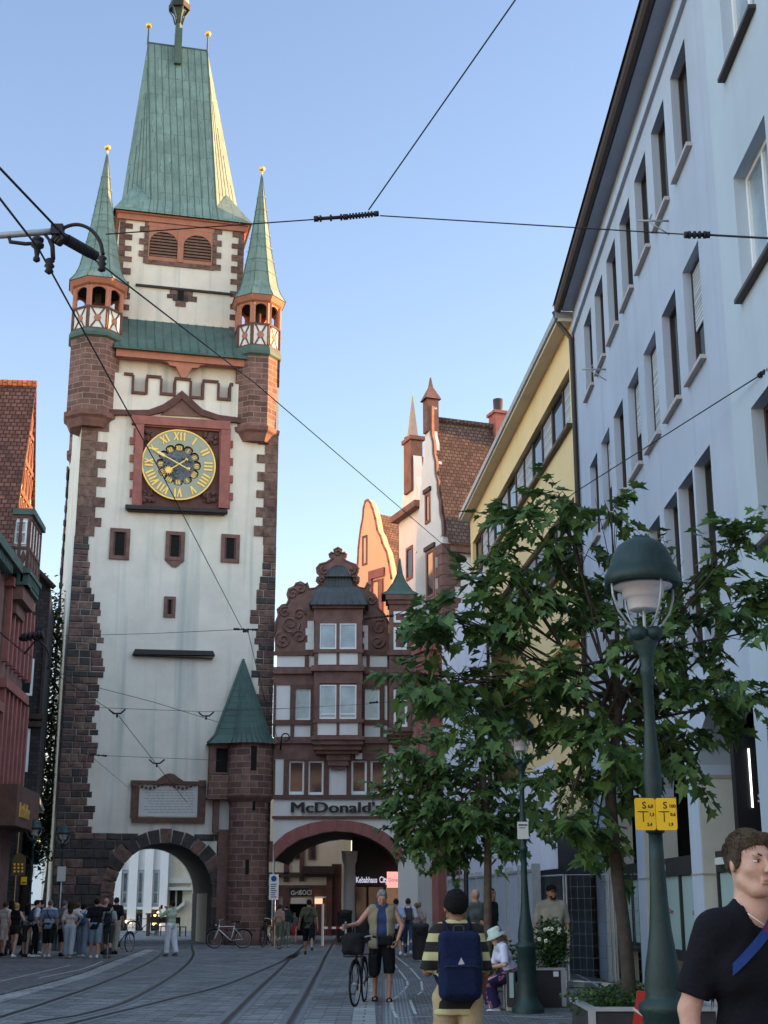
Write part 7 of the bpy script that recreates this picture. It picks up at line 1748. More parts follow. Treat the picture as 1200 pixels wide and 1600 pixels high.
def person(label, loc, rot, H=1.72, lean=0, hyaw=0, hpitch=0, legs=((8, 5), (-8, 5)), hands=(None, None), poles=((.3, .6, -.2), (-.3, .6, -.2)), skin='light', hair=('short', (.06, .04, .03)), top=((.3, .3, .3), .45), bot=('pants', (.05, .05, .06)), shoes=(.6, .6, .6), bulk=1.0, fem=False, hem=.0, near=0, sit=None, curl=.5, group=None, extras=None, sw=1.0, hsc=1.0, nk=0.0, topmat=None, botmat=None, socks=None, beard=None, hat=None, vest=None, spread=.0):
    s = H / 1.75; t = thing('person', label, 'person', (0, 0, 0), 0, group)
    hb = .008 if near > 1 else (.012 if near else .02); hf = .005 if near > 1 else (.0065 if near else .010); hh = .0055 if near else .009
    L = radians(lean); up = Vector((0, -sin(L), cos(L))); fw = Vector((0, -cos(L), -sin(L)))
    th, sh = .43 * s, .42 * s; lj = []
    for i, (f, k) in enumerate(legs):
        f, k = radians(f), radians(k); sx = 1 if i == 0 else -1; hip = Vector((sx * .092 * s, 0, 0)); kn = hip + Vector((sx * (.01 + spread), -sin(f), -cos(f))) * th; an = kn + Vector((0, -sin(f - k), -cos(f - k))) * sh; lj.append([hip, kn, an])
    zm = min(j[2].z for j in lj); dz = .085 * s - zm
    if sit is not None: dz = sit
    O = Vector((0, 0, dz)); lj = [[p + O for p in j] for j in lj]; pel = O.copy()
    W_ = sw * (.155 if fem else .172) * s * (1 + (bulk - 1) * .4); sho = [pel + up * .47 * s + Vector((W_ * q, 0, 0)) for q in (1, -1)]; neck = pel + up * .54 * s; hc = neck + (up * .8 + Vector((0, 0, .2))) * (.115 + nk) * s + fw * .015
    Rh = rotm(radians(hyaw), radians(hpitch)); hs_ = s * .98 * hsc
    def hp(x, y, z): return tuple(hc + Rh @ (Vector((x, y, z)) * hs_))
    arms = []
    for i in (0, 1):
        q = 1 if i == 0 else -1; T = hands[i]; T = Vector((q * .07, -.04, -.50)) if T is None else Vector(T); T = sho[i] + T * s; el, wr = ik(sho[i], T, .285 * s, .255 * s, poles[i]); arms.append((sho[i], el, wr))
    pts = [p for j in lj for p in j] + [p for a in arms for p in a] + [neck, hc, pel]
    def bounds(ps, m): return [min(p[i] for p in ps) - m for i in range(3)], [max(p[i] for p in ps) + m for i in range(3)]
    B = bulk
    def torso(F, inf=0, k=.05, hemz=None, flare=0):
        F.cap(pel + Vector((-.055 * s, 0, .0)), pel + Vector((.055 * s, 0, .0)), (.10 + .0) * s * (1 + (B - 1) * .7) + inf, k=k, sc=(1, .92, 1))
        F.cap(pel + up * .15 * s + Vector((-.045 * s, 0, 0)) + fw * (.02 * (B - 1) * 5) * s, pel + up * .15 * s + Vector((.045 * s, 0, 0)) + fw * (.02 * (B - 1) * 5) * s, (.088 if fem else .10) * s * B + inf, k=k, sc=(1, .9, 1))
        F.cap(pel + up * .33 * s + Vector((-.075 * s, 0, 0)), pel + up * .33 * s + Vector((.075 * s, 0, 0)), (.098 if fem else .112) * s * (1 + (B - 1) * .6) + inf, k=k, sc=(1, .88, 1))
        F.cap(sho[1] + (sho[0] - sho[1]) * .12, sho[0] + (sho[1] - sho[0]) * .12, .058 * s + inf, k=k)
        F.cap(sho[1] + (sho[0] - sho[1]) * .3 + up * .02 * s, neck + up * -.0 * s, .05 * s + inf * .6, .05 * s + inf * .5, k=k); F.cap(sho[0] + (sho[1] - sho[0]) * .3 + up * .02 * s, neck, .05 * s + inf * .6, .05 * s + inf * .5, k=k)
        if fem:
            for q in (-1, 1): F.ell(pel + up * .33 * s + fw * .085 * s + Vector((q * .065 * s, 0, 0)), (.055 * s + inf, .05 * s + inf, .055 * s + inf), k=.03)
    skm = skinmat(SK[skin])
    # ---- body, one continuous skin with finer head and hands welded in
    F = Field(*bounds(pts, .16), hb); torso(F)
    F.cap(neck - up * .04, hc + Rh @ Vector((0, .02, -.06)), .056 * s, .052 * s, k=.03)
    for (a, e, w_) in arms: F.cap(a, e, .050 * s * (1 + (B - 1) * .4), .038 * s, k=.035); F.cap(e, w_, .038 * s, .025 * s, k=.015)
    for (h_, k_, a_) in lj: F.cap(h_, k_, .082 * s * (1 + (B - 1) * .4), .054 * s, k=.04); F.cap(k_, a_, .050 * s, .034 * s, k=.02); F.ell(k_.lerp(a_, .3) + Vector((0, .018, 0)), (.047 * s, .05 * s, .11 * s), k=.03)
    for j in lj: F.cap(j[2] + Vector((0, .03, -.045 * s)), j[2] + Vector((0, -.13 * s, -.055 * s)), .03 * s, .024 * s, k=.03)
    ch = [F.mesh()]
    lo, hi = bounds([hc], .17); F = Field(lo, hi, hf)
    F.ell(hp(0, .015, .03), np.array((.075, .094, .092)) * hs_, Rh); F.ell(hp(0, -.028, -.028), np.array((.060, .066, .084)) * hs_, Rh, k=.03)
    F.cap(hp(-.018, -.066, -.098), hp(.018, -.066, -.098), .020 * hs_, k=.03); F.cap(hp(-.052, -.01, -.06), hp(-.03, -.055, -.095), .018 * hs_, k=.03); F.cap(hp(.052, -.01, -.06), hp(.03, -.055, -.095), .018 * hs_, k=.03)
    F.cap(hp(-.036, -.083, .034), hp(.036, -.083, .034), .012 * hs_, k=.015)
    for q in (-1, 1): F.ell(hp(q * .032, -.106, .010), np.array((.017, .015, .009)) * hs_, Rh, k=.010, op='sub'); F.ell(hp(q * .042, -.060, -.020), np.array((.020, .018, .018)) * hs_, Rh, k=.025)
    F.cap(hp(0, -.090, .022), hp(0, -.115, -.022), .0085 * hs_, .012 * hs_, k=.012)
    for q in (-1, 1): F.ell(hp(q * .011, -.108, -.026), np.array((.009, .009, .008)) * hs_, Rh, k=.008); F.ell(hp(q * .077, .008, -.002), np.array((.009, .020, .031)) * hs_, rotm(radians(hyaw) + q * .35, radians(hpitch)), k=.006)
    F.cap(hp(-.018, -.094, -.056), hp(.018, -.094, -.056), .0065 * hs_, k=.008); F.cap(hp(-.015, -.093, -.068), hp(.015, -.093, -.068), .007 * hs_, k=.008); F.cap(hp(-.02, -.104, -.062), hp(.02, -.104, -.062), .002 * hs_, k=.004, op='sub')
    F.cap(neck - up * .03, hp(0, .02, -.06), .054 * s, .052 * s, k=.025); ch.append(F.mesh())
    hb_ = []
    for i, (a, e, w_) in enumerate(arms):
        d = (w_ - e).normalized(); q = 1 if i == 0 else -1; lat = Vector((q, 0, 0)); lat = (lat - d * lat.dot(d));
        if lat.length < .2: lat = Vector((0, 0, 1)) - d * d.z
        lat.normalize(); pn = -lat; ax = d.cross(pn).normalized()  # palm normal faces the body; fingers spread along ax
        hb_.append((w_, d, pn, ax)); lo, hi = bounds([w_, w_ + d * .2 * s], .07); F = Field(lo, hi, hh); F.cap(w_ - d * .03, w_ + d * .01, .026 * s, .025 * s, k=.01)
        for c_ in range(4): F.cap(w_ + d * .015 * s + ax * (c_ - 1.5) * .008 * s, w_ + d * .085 * s + ax * (c_ - 1.5) * .0195 * s, .017 * s, .0135 * s, k=.012)
        cu = curl if not isinstance(curl, tuple) else curl[i]
        for c_ in range(4):
            p = w_ + d * .09 * s + ax * (c_ - 1.5) * .020 * s; ang = cu * .5; L_ = (.040, .045, .042, .033)[c_] * s
            for sg_ in range(3):
                dd = (d * cos(ang) + pn * sin(ang) + ax * (c_ - 1.5) * .05).normalized(); p2 = p + dd * L_; F.cap(p, p2, (.0092 - .0008 * sg_) * s, (.0088 - .001 * sg_) * s, k=.003); p = p2; L_ *= .68; ang += cu * .9
        sg_ = -1 if (ax.dot(Vector((0, -1, 0))) < 0) else 1
        b0 = w_ + d * .03 * s + ax * sg_ * .022 * s + pn * .008; b1 = b0 + (d * .6 + ax * sg_ * .75 + pn * .3).normalized() * .042 * s; b2 = b1 + (d * .85 + ax * sg_ * .15 + pn * .6 * cu).normalized() * .034 * s
        F.cap(b0, b1, .014 * s, .0105 * s, k=.01); F.cap(b1, b2, .0105 * s, .0085 * s, k=.004); ch.append(F.mesh())
    body = mkmesh('body', ch, skm, t)
    # ---- hair
    if hair and hair[0] != 'bald':
        F = Field(*bounds([hc], .2 if hair[0] != 'long' else .42), hf * 1.2); th_ = {'short': .006, 'crop': .003, 'full': .014, 'long': .016, 'bun': .012, 'pony': .012, 'curly': .028}[hair[0]]
        F.ell(hp(0, .017, .032), (np.array((.077, .097, .094)) + th_) * hs_, Rh)
        n = Rh @ Vector((0, -.62, -.78)); F.clip(hp(0, -.02, .030 if hair[0] != 'long' else .02), n)
        if hair[0] in ('short', 'full', 'long', 'curly'): F.cap(hp(-.035, -.050, .105), hp(.04, -.054, .10), .019 * hs_, k=.02)
        if hair[0] in ('short', 'full'):
            for q in (-1, 1): F.ell(hp(q * .072, -.005, .022), np.array((.014, .03, .04)) * hs_, Rh, k=.015)
        if hair[0] == 'long':
            F.cap(hp(0, .06, .03), hc + Vector((0, .10, -.20)) * s, .078 * s, .055 * s, k=.05, sc=(1.1, .7, 1)); F.cap(hp(-.06, .01, .0), hc + Vector((-.06, .06, -.17)) * s, .03 * s, k=.04); F.cap(hp(.06, .01, .0), hc + Vector((.06, .06, -.17)) * s, .03 * s, k=.04)
        if hair[0] == 'pony': F.ell(hp(0, .125, .06), np.array((.03, .03, .03)) * hs_, k=.01); F.cap(hp(0, .14, .05), hp(0, .15, -.12), .03 * s, .015 * s, k=.02)
        if hair[0] == 'bun': F.ell(hp(0, .11, .10), np.array((.045, .045, .045)) * hs_, k=.015)
        F.noise(.0035 if hair[0] != 'curly' else .008, 95, 1.3); mkmesh('hair', [F.mesh()], hairmat(hair[1]), t)
        if near > 1:
            mb = MB(); rg = random.Random(5)
            for q in range(900):
                th1 = rg.uniform(-pi, pi); ph1 = rg.uniform(.12, 1.45); d = Vector((sin(th1) * cos(ph1), cos(th1) * cos(ph1), sin(ph1))); p = Vector((d.x * .083, .017 + d.y * .103, .032 + d.z * .100))
                if p.z < .03 - .8 * (p.y + .02): continue
                tg = Vector((.35, -1, .15 + rg.uniform(-.2, .3))) if p.z > .085 else Vector((0, -.25, -1)); tg = (tg - d * tg.dot(d)).normalized(); l_ = rg.uniform(.014, .03)
                mb.tube([hp(*p), hp(*(p + tg * l_ * .6 + d * .004)), hp(*(p + tg * l_ + d * .002))], [.0016, .0013, .0005], 3, caps=False)
            mb.build('hair_strands', hairmat(tuple(c * rg.uniform(1.1, 1.3) for c in hair[1])), t)
    if beard:
        F = Field(*bounds([hc], .16), hf * 1.2); F.ell(hp(0, -.034, -.055), np.array((.060, .064, .066)) * hs_, Rh, k=.01); F.cap(hp(-.03, -.075, -.09), hp(.03, -.075, -.09), .018 * hs_, k=.02); F.clip(hp(0, 0, -.045), Rh @ Vector((0, 0, 1))); F.noise(.003, 120, 2); mkmesh('beard', [F.mesh()], hairmat(beard), t)
    if near:
        for q in (-1, 1):
            mb = MB(); mb.ball(hp(q * .031, -.0800, .010), .0120 * hs_, 12, sc=(1.15, 1, .48)); e_ = mb.build('eye', mat('eye_white', (.62, .58, .55), .3), t)
            mb = MB(); mb.ball(hp(q * .031, -.0878, .010), .0062 * hs_, 10, sc=(1, 1, .85)); mb.build('iris', mat('iris_dark', (.05, .035, .02), .2), e_)
            mb = MB(); mb.tube([hp(q * .016, -.093, .030), hp(q * .032, -.0925, .036), hp(q * .048, -.082, .031)], [.0035, .0042, .002], 6); mb.tube([hp(q * .018, -.0905, .0125), hp(q * .031, -.0945, .0175), hp(q * .045, -.085, .0135)], [.001, .0016, .001], 5); mb.build('eyebrow', hairmat(tuple(c * .8 for c in (hair[1] if hair else (.1, .08, .06)))), t)
        mb = MB(); mb.tube([hp(-.019, -.0985, -.0615), hp(0, -.104, -.060), hp(.019, -.0985, -.0615)], [.002, .0052, .002], 6); mb.build('lips', mat('lip_colour', (.33, .14, .12), .5), t)
    # ---- trousers / shorts / skirt
    kind, bc = bot[0], bot[1]; ex = bot[2] if len(bot) > 2 else None
    end = {'pants': .97, 'jeans': .97, 'wide': .97, 'shorts': -.85, 'long_shorts': .18, 'mini': -.45, 'skirt': 0, 'long_skirt': 0, 'leggings': .97}[kind]
    F = Field(*bounds([p for j in lj for p in j] + [pel + up * .14], .2), hb); wm = {'pants': .016, 'jeans': .014, 'wide': .035, 'shorts': .03, 'long_shorts': .034, 'mini': .022, 'skirt': .03, 'long_skirt': .04, 'leggings': .007}[kind]
    F.cap(pel + Vector((-.055 * s, 0, 0)), pel + Vector((.055 * s, 0, 0)), .112 * s * (1 + (B - 1) * .7), k=.04, sc=(1, .93, 1)); F.cap(pel + up * .08 * s + Vector((-.05 * s, 0, 0)), pel + up * .08 * s + Vector((.05 * s, 0, 0)), .10 * s * (1 + (B - 1) * .9), k=.04, sc=(1, .92, 1))
    if 'skirt' in kind:
        zb = (.42 if kind == 'skirt' else .12) * s; F.cap(pel, Vector((pel.x, pel.y - .0, zb)), .11 * s, (.17 if kind == 'skirt' else .2) * s, k=.04, sc=(1, .85, 1)); F.clip((0, 0, zb + .08 * s), (0, 0, -1))
    else:
        for (h_, k_, a_) in lj:
            G_ = F.like(); 
            G_.cap(h_, k_, .086 * s * (1 + (B - 1) * .4) + wm * .8, .058 * s + wm, k=.03); G_.cap(k_, a_, .054 * s + wm, .042 * s + wm * (1.3 if kind == 'wide' else .8), k=.02)
            if end < 0: p = h_.lerp(k_, -end); d = (k_ - h_).normalized()
            else: p = k_.lerp(a_, end); d = (a_ - k_).normalized()
            G_.clip(p, d); F.F = _smin(F.F, G_.F, .015)
    F.noise(.004, 22, rot + 1); F.clip(pel + up * (.12) * s, up); mkmesh('trousers' if kind in ('pants', 'jeans', 'wide', 'leggings') else ('skirt' if 'skirt' in kind else 'shorts'), [F.mesh()], botmat or cloth(bc), t)
    # ---- top
    tc_, sl_ = top[0], top[1]; F = Field(*bounds([p for a in arms for p in a[:2]] + [neck, pel + Vector((0, 0, -.1))] + ([arms[0][2], arms[1][2]] if sl_ > 1 else []), .17), hb); torso(F, .014, .05)
    drop = hem * s
    if drop > 0: F.cap(pel - up * 0 + Vector((-.06 * s, 0, 0)), pel - Vector((0, 0, drop)) + Vector((-.06 * s, 0, 0)), .115 * s * B, .125 * s * B, k=.03, sc=(1, .93, 1)); F.cap(pel + Vector((.06 * s, 0, 0)), pel - Vector((0, 0, drop)) + Vector((.06 * s, 0, 0)), .115 * s * B, .125 * s * B, k=.03, sc=(1, .93, 1))
    for (a, e, w_) in arms:
        if sl_ <= 0: continue
        G_ = F.like(); f = min(1, sl_ * 1.9); ee = a.lerp(e, 1.0); loose = .024 if sl_ <= 1 else .016
        G_.cap(a, ee, .055 * s + loose * .6, .040 * s + loose, k=.03)
        if sl_ > 1: G_.cap(e, w_, .042 * s + .012, .03 * s + .012, k=.02); p, d = e.lerp(w_, .93), (w_ - e).normalized()
        else: p, d = a.lerp(e, f), (e - a).normalized()
        G_.clip(p, d); F.F = _smin(F.F, G_.F, .03)
    F.noise(.0045, 19, rot * 2 + 2)
    nr = neck + up * (.025 - nk * .9) * s + fw * nk * .6; F.cap(nr - up * .0 + fw * .01, nr + up * .1, .062 * s, .07 * s, k=.006, op='sub'); F.clip(pel - Vector((0, 0, drop - .02)), -up if drop <= 0 else Vector((0, 0, -1)))
    mkmesh('shirt', [F.mesh()], topmat or cloth(tc_), t)
    # ---- shoes
    if shoes:
        for j in lj:
            a_ = j[2]; F = Field(*bounds([a_, a_ + Vector((0, -.15, -.06))], .09), .012 if not near else .009)
            F.cap(a_ + Vector((0, .03 * s, -.04 * s)), a_ + Vector((0, -.135 * s, -.052 * s)), .045 * s, .036 * s, k=.02, sc=(1, 1, .9)); F.cap(a_ + Vector((0, .02, -.03)), a_ + Vector((0, .012, .0)), .043 * s, .042 * s, k=.02); F.clip((0, 0, a_.z - .084 * s), (0, 0, -1)); F.clip(a_ + Vector((0, 0, .03 * s)), (0, 0, 1)); mkmesh('shoe', [F.mesh()], cloth(shoes), t)
    if socks:
        for j in lj: mb = MB(); d = (j[1] - j[2]); mb.tube([j[2], j[2] + d * .28], [.042 * s, .046 * s], 10); mb.build('sock', cloth(socks), t)
    info = dict(t=t, pel=pel, up=up, fw=fw, neck=neck, sho=sho, arms=arms, hc=hc, hp=hp, Rh=Rh, s=s, lj=lj, hs=hs_, W=W_)
    if extras: extras(info)
    t.location = loc; t.rotation_euler = (0, 0, rot)
    info['M'] = Matrix.Translation(Vector(loc)) @ Matrix.Rotation(rot, 4, 'Z')
    return info
def attach(info, name, label, cat, chunks_mats, at_local, group=None):
    """a carried thing: top-level, built in the wearer's space and placed with the same transform"""
    t = thing(name, label, cat, (0, 0, 0), 0, group); 
    for nm, ch, m in chunks_mats:
        if isinstance(ch, MB): ch.build(nm, m, t)
        else: mkmesh(nm, ch, m, t)
    t.location = info['t'].location; t.rotation_euler = info['t'].rotation_euler; return t
def backpack(info, label, col, w_=.15, h=.22, d=.08, fine=False, logo=False, low=0):
    s = info['s']; up, fw = info['up'], info['fw']; c = info['pel'] + up * (.30 - low) * s - fw * (.115 + d) * s * 1.0; R = Matrix((Vector((1, 0, 0)), -fw, up)).transposed()
    F = Field(c - Vector((.3, .3, .36)), c + Vector((.3, .3, .36)), .011 if fine else .018); F.rbox(c, np.array((w_, d, h)) * s, .055 * s, R); F.rbox(c - fw * d * .8 * s - up * h * .35 * s, np.array((w_ * .78, .035, h * .5)) * s, .03 * s, R, k=.02); F.noise(.004, 20, 1)
    mb = MB()
    for q in (0, 1):
        sx = 1 if q == 0 else -1; S0 = info['pel'] + up * .53 * s - fw * .06 * s + Vector((sx * .09 * s, 0, 0)); pth = [c + up * h * .8 * s + Vector((sx * .06 * s, 0, 0)), S0 + up * .005, info['pel'] + up * .525 * s + fw * .065 * s + Vector((sx * .105 * s, 0, 0)), info['pel'] + up * .36 * s + fw * .128 * s + Vector((sx * .12 * s, 0, 0)), info['pel'] + up * .2 * s + fw * .05 * s + Vector((sx * .165 * s, 0, 0)), c - up * h * .7 * s + Vector((sx * w_ * .8 * s, 0, 0))]
        mb.tube(tarc(pth, 5), .017, 6)
    parts = [('bag_body', [F.mesh()], cloth(col)), ('strap', mb, cloth(tuple(x * .6 for x in col)))]
    if fine:
        m3 = MB(); B3 = lambda x, y, z: c + Vector((x * s, 0, 0)) - fw * (y * s) + up * (z * s)
        m3.tube(tarc([B3(-.13, d + .012, -.02), B3(-.10, d + .03, .0), B3(.10, d + .03, .0), B3(.13, d + .012, -.02)], 4), .004, 5); m3.tube(tarc([B3(-w_ * .93, d * .5, -h * .6), B3(-w_ * .96, d * .6, h * .5), B3(0, d * .75, h * .97), B3(w_ * .96, d * .6, h * .5), B3(w_ * .93, d * .5, -h * .6)], 6), .0045, 5)
        m3.tube(tarc([B3(-.04, -d * .4, h * .97), B3(-.03, -d * .5, h * 1.13), B3(.03, -d * .5, h * 1.13), B3(.04, -d * .4, h * .97)], 4), .008, 6)
        for q in (-1, 1): m3.tube([B3(q * w_, d * .3, -.02), B3(q * w_ * 1.03, -d * .6, -.05)], .009, 5); m3.tube([B3(q * w_, d * .3, h * .55), B3(q * w_ * 1.02, -d * .6, h * .5)], .009, 5)
        parts.append(('seam', m3, cloth((.03, .035, .06))))
    if logo:
        fr = Fr(0, 0, 180); m2 = MB(); p = c - fw * (d + .012) * s + up * .03; m2.face([p + Vector((-.024, .006, -.015)), p + Vector((.024, .006, -.02)), p + Vector((.0, .006, .03))]); m2.face([p + Vector((-.024, .006, -.015)), p + Vector((.0, .006, .03)), p + Vector((.024, .006, -.02))]); parts.append(('patch', m2, M['white']))
    return attach(info, 'backpack', label, 'backpack', parts, c, 'backpacks carried by passers-by')
def crossstrap(info, label, col, bagcol, side=1, bag=True, wd=.012):
    s = info['s']; up, fw, pel = info['up'], info['fw'], info['pel']; X = Vector((side, 0, 0)); mb = MB()
    pth = [pel + up * .08 * s - X * .15 * s, pel + up * .2 * s - fw * .12 * s - X * .07 * s, pel + up * .36 * s - fw * .135 * s + X * .02 * s, pel + up * .53 * s - fw * .03 * s + X * .10 * s, pel + up * .50 * s + fw * .08 * s + X * .09 * s, pel + up * .34 * s + fw * .135 * s, pel + up * .16 * s + fw * .12 * s - X * .1 * s, pel + up * .06 * s - X * .16 * s]
    mb.tube(tarc(pth, 5), wd, 6); parts = [('strap', mb, cloth(col))]
    if bag: F = Field(pel + Vector((-.35, -.25, -.25)), pel + Vector((.35, .25, .25)), .016); F.rbox(pel - X * .19 * s, np.array((.045, .10, .08)) * s, .03); parts.append(('bag_body', [F.mesh()], cloth(bagcol)))
    return attach(info, 'shoulder_bag', label, 'bag', parts, None, 'shoulder bags')
# ---- placement helpers: px = picture column of the feet, Y = distance
def face(deg): return radians(deg)   # 0 = towards the camera, 180 = away, 90 = person looks to picture right
def put(px, Y, fy=1490): p = gat(px, Y, fy); return p
CG = 'tour group standing in front of the tower'
DARK = (.012, .012, .015)
def P_(label, px, Y, rot, **k):
    lc = put(px, Y); lc.z += .03 if px < 190 else 0
    return person(label, lc, face(rot), **k)
Q = P_
i1 = Q('woman with blond ponytail in black top and shorts, pale legs, left part of the group', 21, 44, 165, H=1.66, fem=True, hair=('bun', (.42, .27, .12)), top=(DARK, 0), bot=('mini', (.02, .02, .02)), shoes=(.7, .7, .7), legs=((14, 4), (-12, 6)), skin='light', group=CG, hands=(None, (-.12, -.25, -.3)))
Q('woman with long dark hair, grey top and dark green skirt', 39, 44.5, 172, H=1.6, fem=True, hair=('long', (.015, .012, .012)), top=((.22, .25, .28), .5), bot=('skirt', (.03, .045, .045)), shoes=(.02, .02, .02), group=CG)
i3 = Q('man in white T-shirt and black trousers carrying a dark bag', 53, 44.2, 120, H=1.74, hair=('short', (.02, .015, .012)), top=((.55, .58, .66), .45), bot=('pants', DARK), shoes=(.6, .6, .6), group=CG, hands=((.1, -.3, -.25), None))
backpack(i3, 'small dark backpack of the man in the white T-shirt', (.03, .04, .08), .12, .17, .06)
i4 = Q('grey-haired man in grey striped shirt and black shorts seen from behind', 74, 43.8, 178, H=1.74, bulk=1.12, hair=('crop', (.13, .12, .115)), top=((.1, .13, .19), .5), topmat=stripes('striped_grey_shirt', (.13, .17, .24), (.35, .42, .46), .38, 2, sharp=.72), bot=('long_shorts', DARK), shoes=(.5, .5, .5), group=CG, hem=.1)
crossstrap(i4, 'dark crossbody bag on the striped grey shirt', DARK, DARK, 1)
Q('person in grey cardigan half hidden behind the woman in pale jeans', 96, 45.2, 150, H=1.72, hair=('short', (.12, .11, .10)), top=((.16, .16, .17), .9), bot=('long_shorts', DARK), shoes=DARK, group=CG, hem=.12)
Q('woman with long brown hair, cream lace top and pale blue jeans, hand on hip', 107, 43.6, 178, H=1.68, fem=True, hair=('long', (.045, .025, .018)), top=((.50, .45, .40), .5), bot=('wide', (.36, .42, .48)), shoes=(.4, .32, .25), group=CG, hands=(None, (-.10, .02, -.36)), poles=((.3, .6, -.2), (-1, .3, 0)))
i7 = Q('dark-haired person in white top and jeans with bright blue backpack', 127, 44.4, 176, H=1.62, fem=True, hair=('full', (.012, .012, .014)), top=((.60, .60, .58), .5), bot=('wide', (.16, .22, .30)), shoes=(.6, .6, .6), group=CG)
backpack(i7, 'bright blue backpack worn over a white top', (.01, .085, .22), .13, .19, .07)
Q('broad man in black T-shirt and denim shorts, one hand raised to his ear', 147, 43.2, 188, H=1.78, bulk=1.1, hair=('short', (.012, .01, .01)), top=(DARK, .5), bot=('long_shorts', (.18, .26, .33)), shoes=(.55, .55, .55), skin='red', group=CG, hem=.12, hands=((.06, -.04, -.5), (.04, -.16, .10)), poles=((.3, .6, -.2), (-1, -.2, -.4)))
i9 = Q('woman in grey T-shirt and dark green trousers with charcoal backpack', 168, 43.8, 180, H=1.64, fem=True, hair=('short', (.02, .02, .02)), top=((.27, .29, .29), .45), bot=('leggings', (.035, .05, .045)), shoes=(.12, .12, .12), group=CG)
backpack(i9, 'charcoal backpack worn over a grey T-shirt', (.03, .035, .045), .12, .18, .07)
Q('bald man in beige shirt at the back of the group near the arch', 162, 46.5, 165, H=1.8, hair=('bald', (.1, .1, .1)), top=((.30, .26, .23), .5), bot=('pants', (.2, .17, .13)), shoes=DARK, skin='red', group=CG)
Q('tall dark-haired man in black shirt at the right end of the group', 178, 46.8, 170, H=1.82, hair=('short', (.03, .022, .02)), top=(DARK, .5), bot=('pants', (.35, .32, .27)), shoes=DARK, group=CG, skin='red')
Q('person in white shirt cut by the left edge of the photo', 4, 45.2, 160, H=1.68, fem=True, hair=('full', (.08, .05, .04)), top=((.55, .52, .5), .5), bot=('skirt', (.5, .5, .5)), shoes=DARK, group=CG)
Q('dark-clothed person behind the blond woman', 13, 46.3, 185, H=1.7, hair=('long', (.02, .015, .012)), fem=True, top=(DARK, .6), bot=('pants', (.07, .07, .08)), shoes=DARK, group=CG)
Q('man in dark blue shirt partly hidden behind the man in white', 60, 46.5, 170, H=1.74, hair=('short', (.02, .018, .016)), top=((.03, .05, .1), .5), bot=('pants', (.12, .12, .13)), shoes=(.5, .5, .5), group=CG)
Q('person in white blouse between the lace top and the blue backpack', 118, 46.2, 170, H=1.66, fem=True, hair=('full', (.1, .06, .04)), top=((.62, .60, .58), .9), bot=('jeans', (.15, .2, .27)), shoes=(.5, .5, .5), group=CG)
# single figures on the square
w_ = Q('man in pale green shirt and white trousers filming with raised phone by the tower arch', 266, 46.0, 235, H=1.74, hair=('full', (.02, .016, .014)), top=((.42, .50, .36), 1.1), bot=('wide', (.66, .70, .76)), shoes=(.15, .15, .15), hands=((.02, -.34, .02), (-.02, -.34, .02)), poles=((.5, .2, -1), (-.5, .2, -1)), hpitch=-6, hem=.1, skin='tan')
ph = thing('phone', 'dark phone held up by the man in pale green', 'phone', (0, 0, 0)); mb = MB(); a = w_['arms'][0][2]; mb.box(Fr(0, a.y - .12, 0), -.045, .045, a.z + .03, a.z + .16, 0, .01); mb.build('case', M['black'], ph); ph.location = w_['t'].location; ph.rotation_euler = w_['t'].rotation_euler
wk = Q('man in khaki T-shirt and black shorts walking away towards the wide arch', 482, 47.2, 184, H=1.82, hair=('short', (.02, .016, .014)), top=((.085, .085, .055), .5), bot=('long_shorts', DARK), shoes=(.05, .05, .05), legs=((22, 10), (-20, 30)), hands=((.12, -.10, -.48), (-.1, .12, -.5)), hem=.12, skin='tan')
crossstrap(wk, 'thin dark crossbody strap of the man in khaki', DARK, DARK, -1, False)
Q('person in camouflage trousers with pale scarf beside the parking sign', 436, 52.5, 150, H=1.6, fem=True, hair=('full', (.06, .04, .03)), top=((.30, .20, .15), 1.1), bot=('pants', (.10, .12, .09)), shoes=(.2, .2, .2))
Q('person in dark jacket and patterned trousers near the restaurant door', 446, 54.2, 200, H=1.6, hair=('short', (.05, .05, .05)), top=((.03, .04, .035), 1.1), bot=('pants', (.14, .16, .13)), shoes=(.3, .3, .3))
Q('child in red skirt in front of the restaurant doorway', 459, 58.5, 180, H=1.25, fem=True, hair=('full', (.25, .18, .1)), top=((.1, .1, .1), .5), bot=('skirt', (.4, .03, .05)), shoes=(.2, .2, .2))
Q('man in pale blue T-shirt and black shorts walking away on the right pavement', 619, 45.2, 186, H=1.82, hair=('short', (.02, .02, .02)), top=((.36, .47, .62), .5), bot=('long_shorts', (.02, .025, .02)), shoes=(.7, .7, .7), legs=((12, 5), (-14, 18)), hem=.12, bulk=1.05, skin='tan')
m2_ = Q('man in white long-sleeved shirt and jeans with grey backpack', 638, 45.6, 176, H=1.84, hair=('short', (.05, .035, .025)), top=((.50, .54, .62), .9), bot=('jeans', (.05, .09, .17)), shoes=(.5, .5, .5), legs=((16, 6), (-16, 20)), skin='light')
backpack(m2_, 'grey backpack on the white long-sleeved shirt', (.07, .06, .06), .14, .2, .08)
Q('woman in red trousers partly hidden behind the man with the grey backpack', 651, 47.6, 180, H=1.66, fem=True, hair=('full', (.2, .13, .08)), top=((.35, .28, .26), .6), bot=('pants', (.42, .02, .04)), shoes=(.3, .3, .3))
Q('passer-by with fair hair behind the red trousers', 655, 50.0, 180, H=1.7, fem=True, hair=('full', (.35, .26, .16)), top=((.45, .35, .32), .6), bot=('pants', (.1, .1, .1)), shoes=(.1, .1, .1))
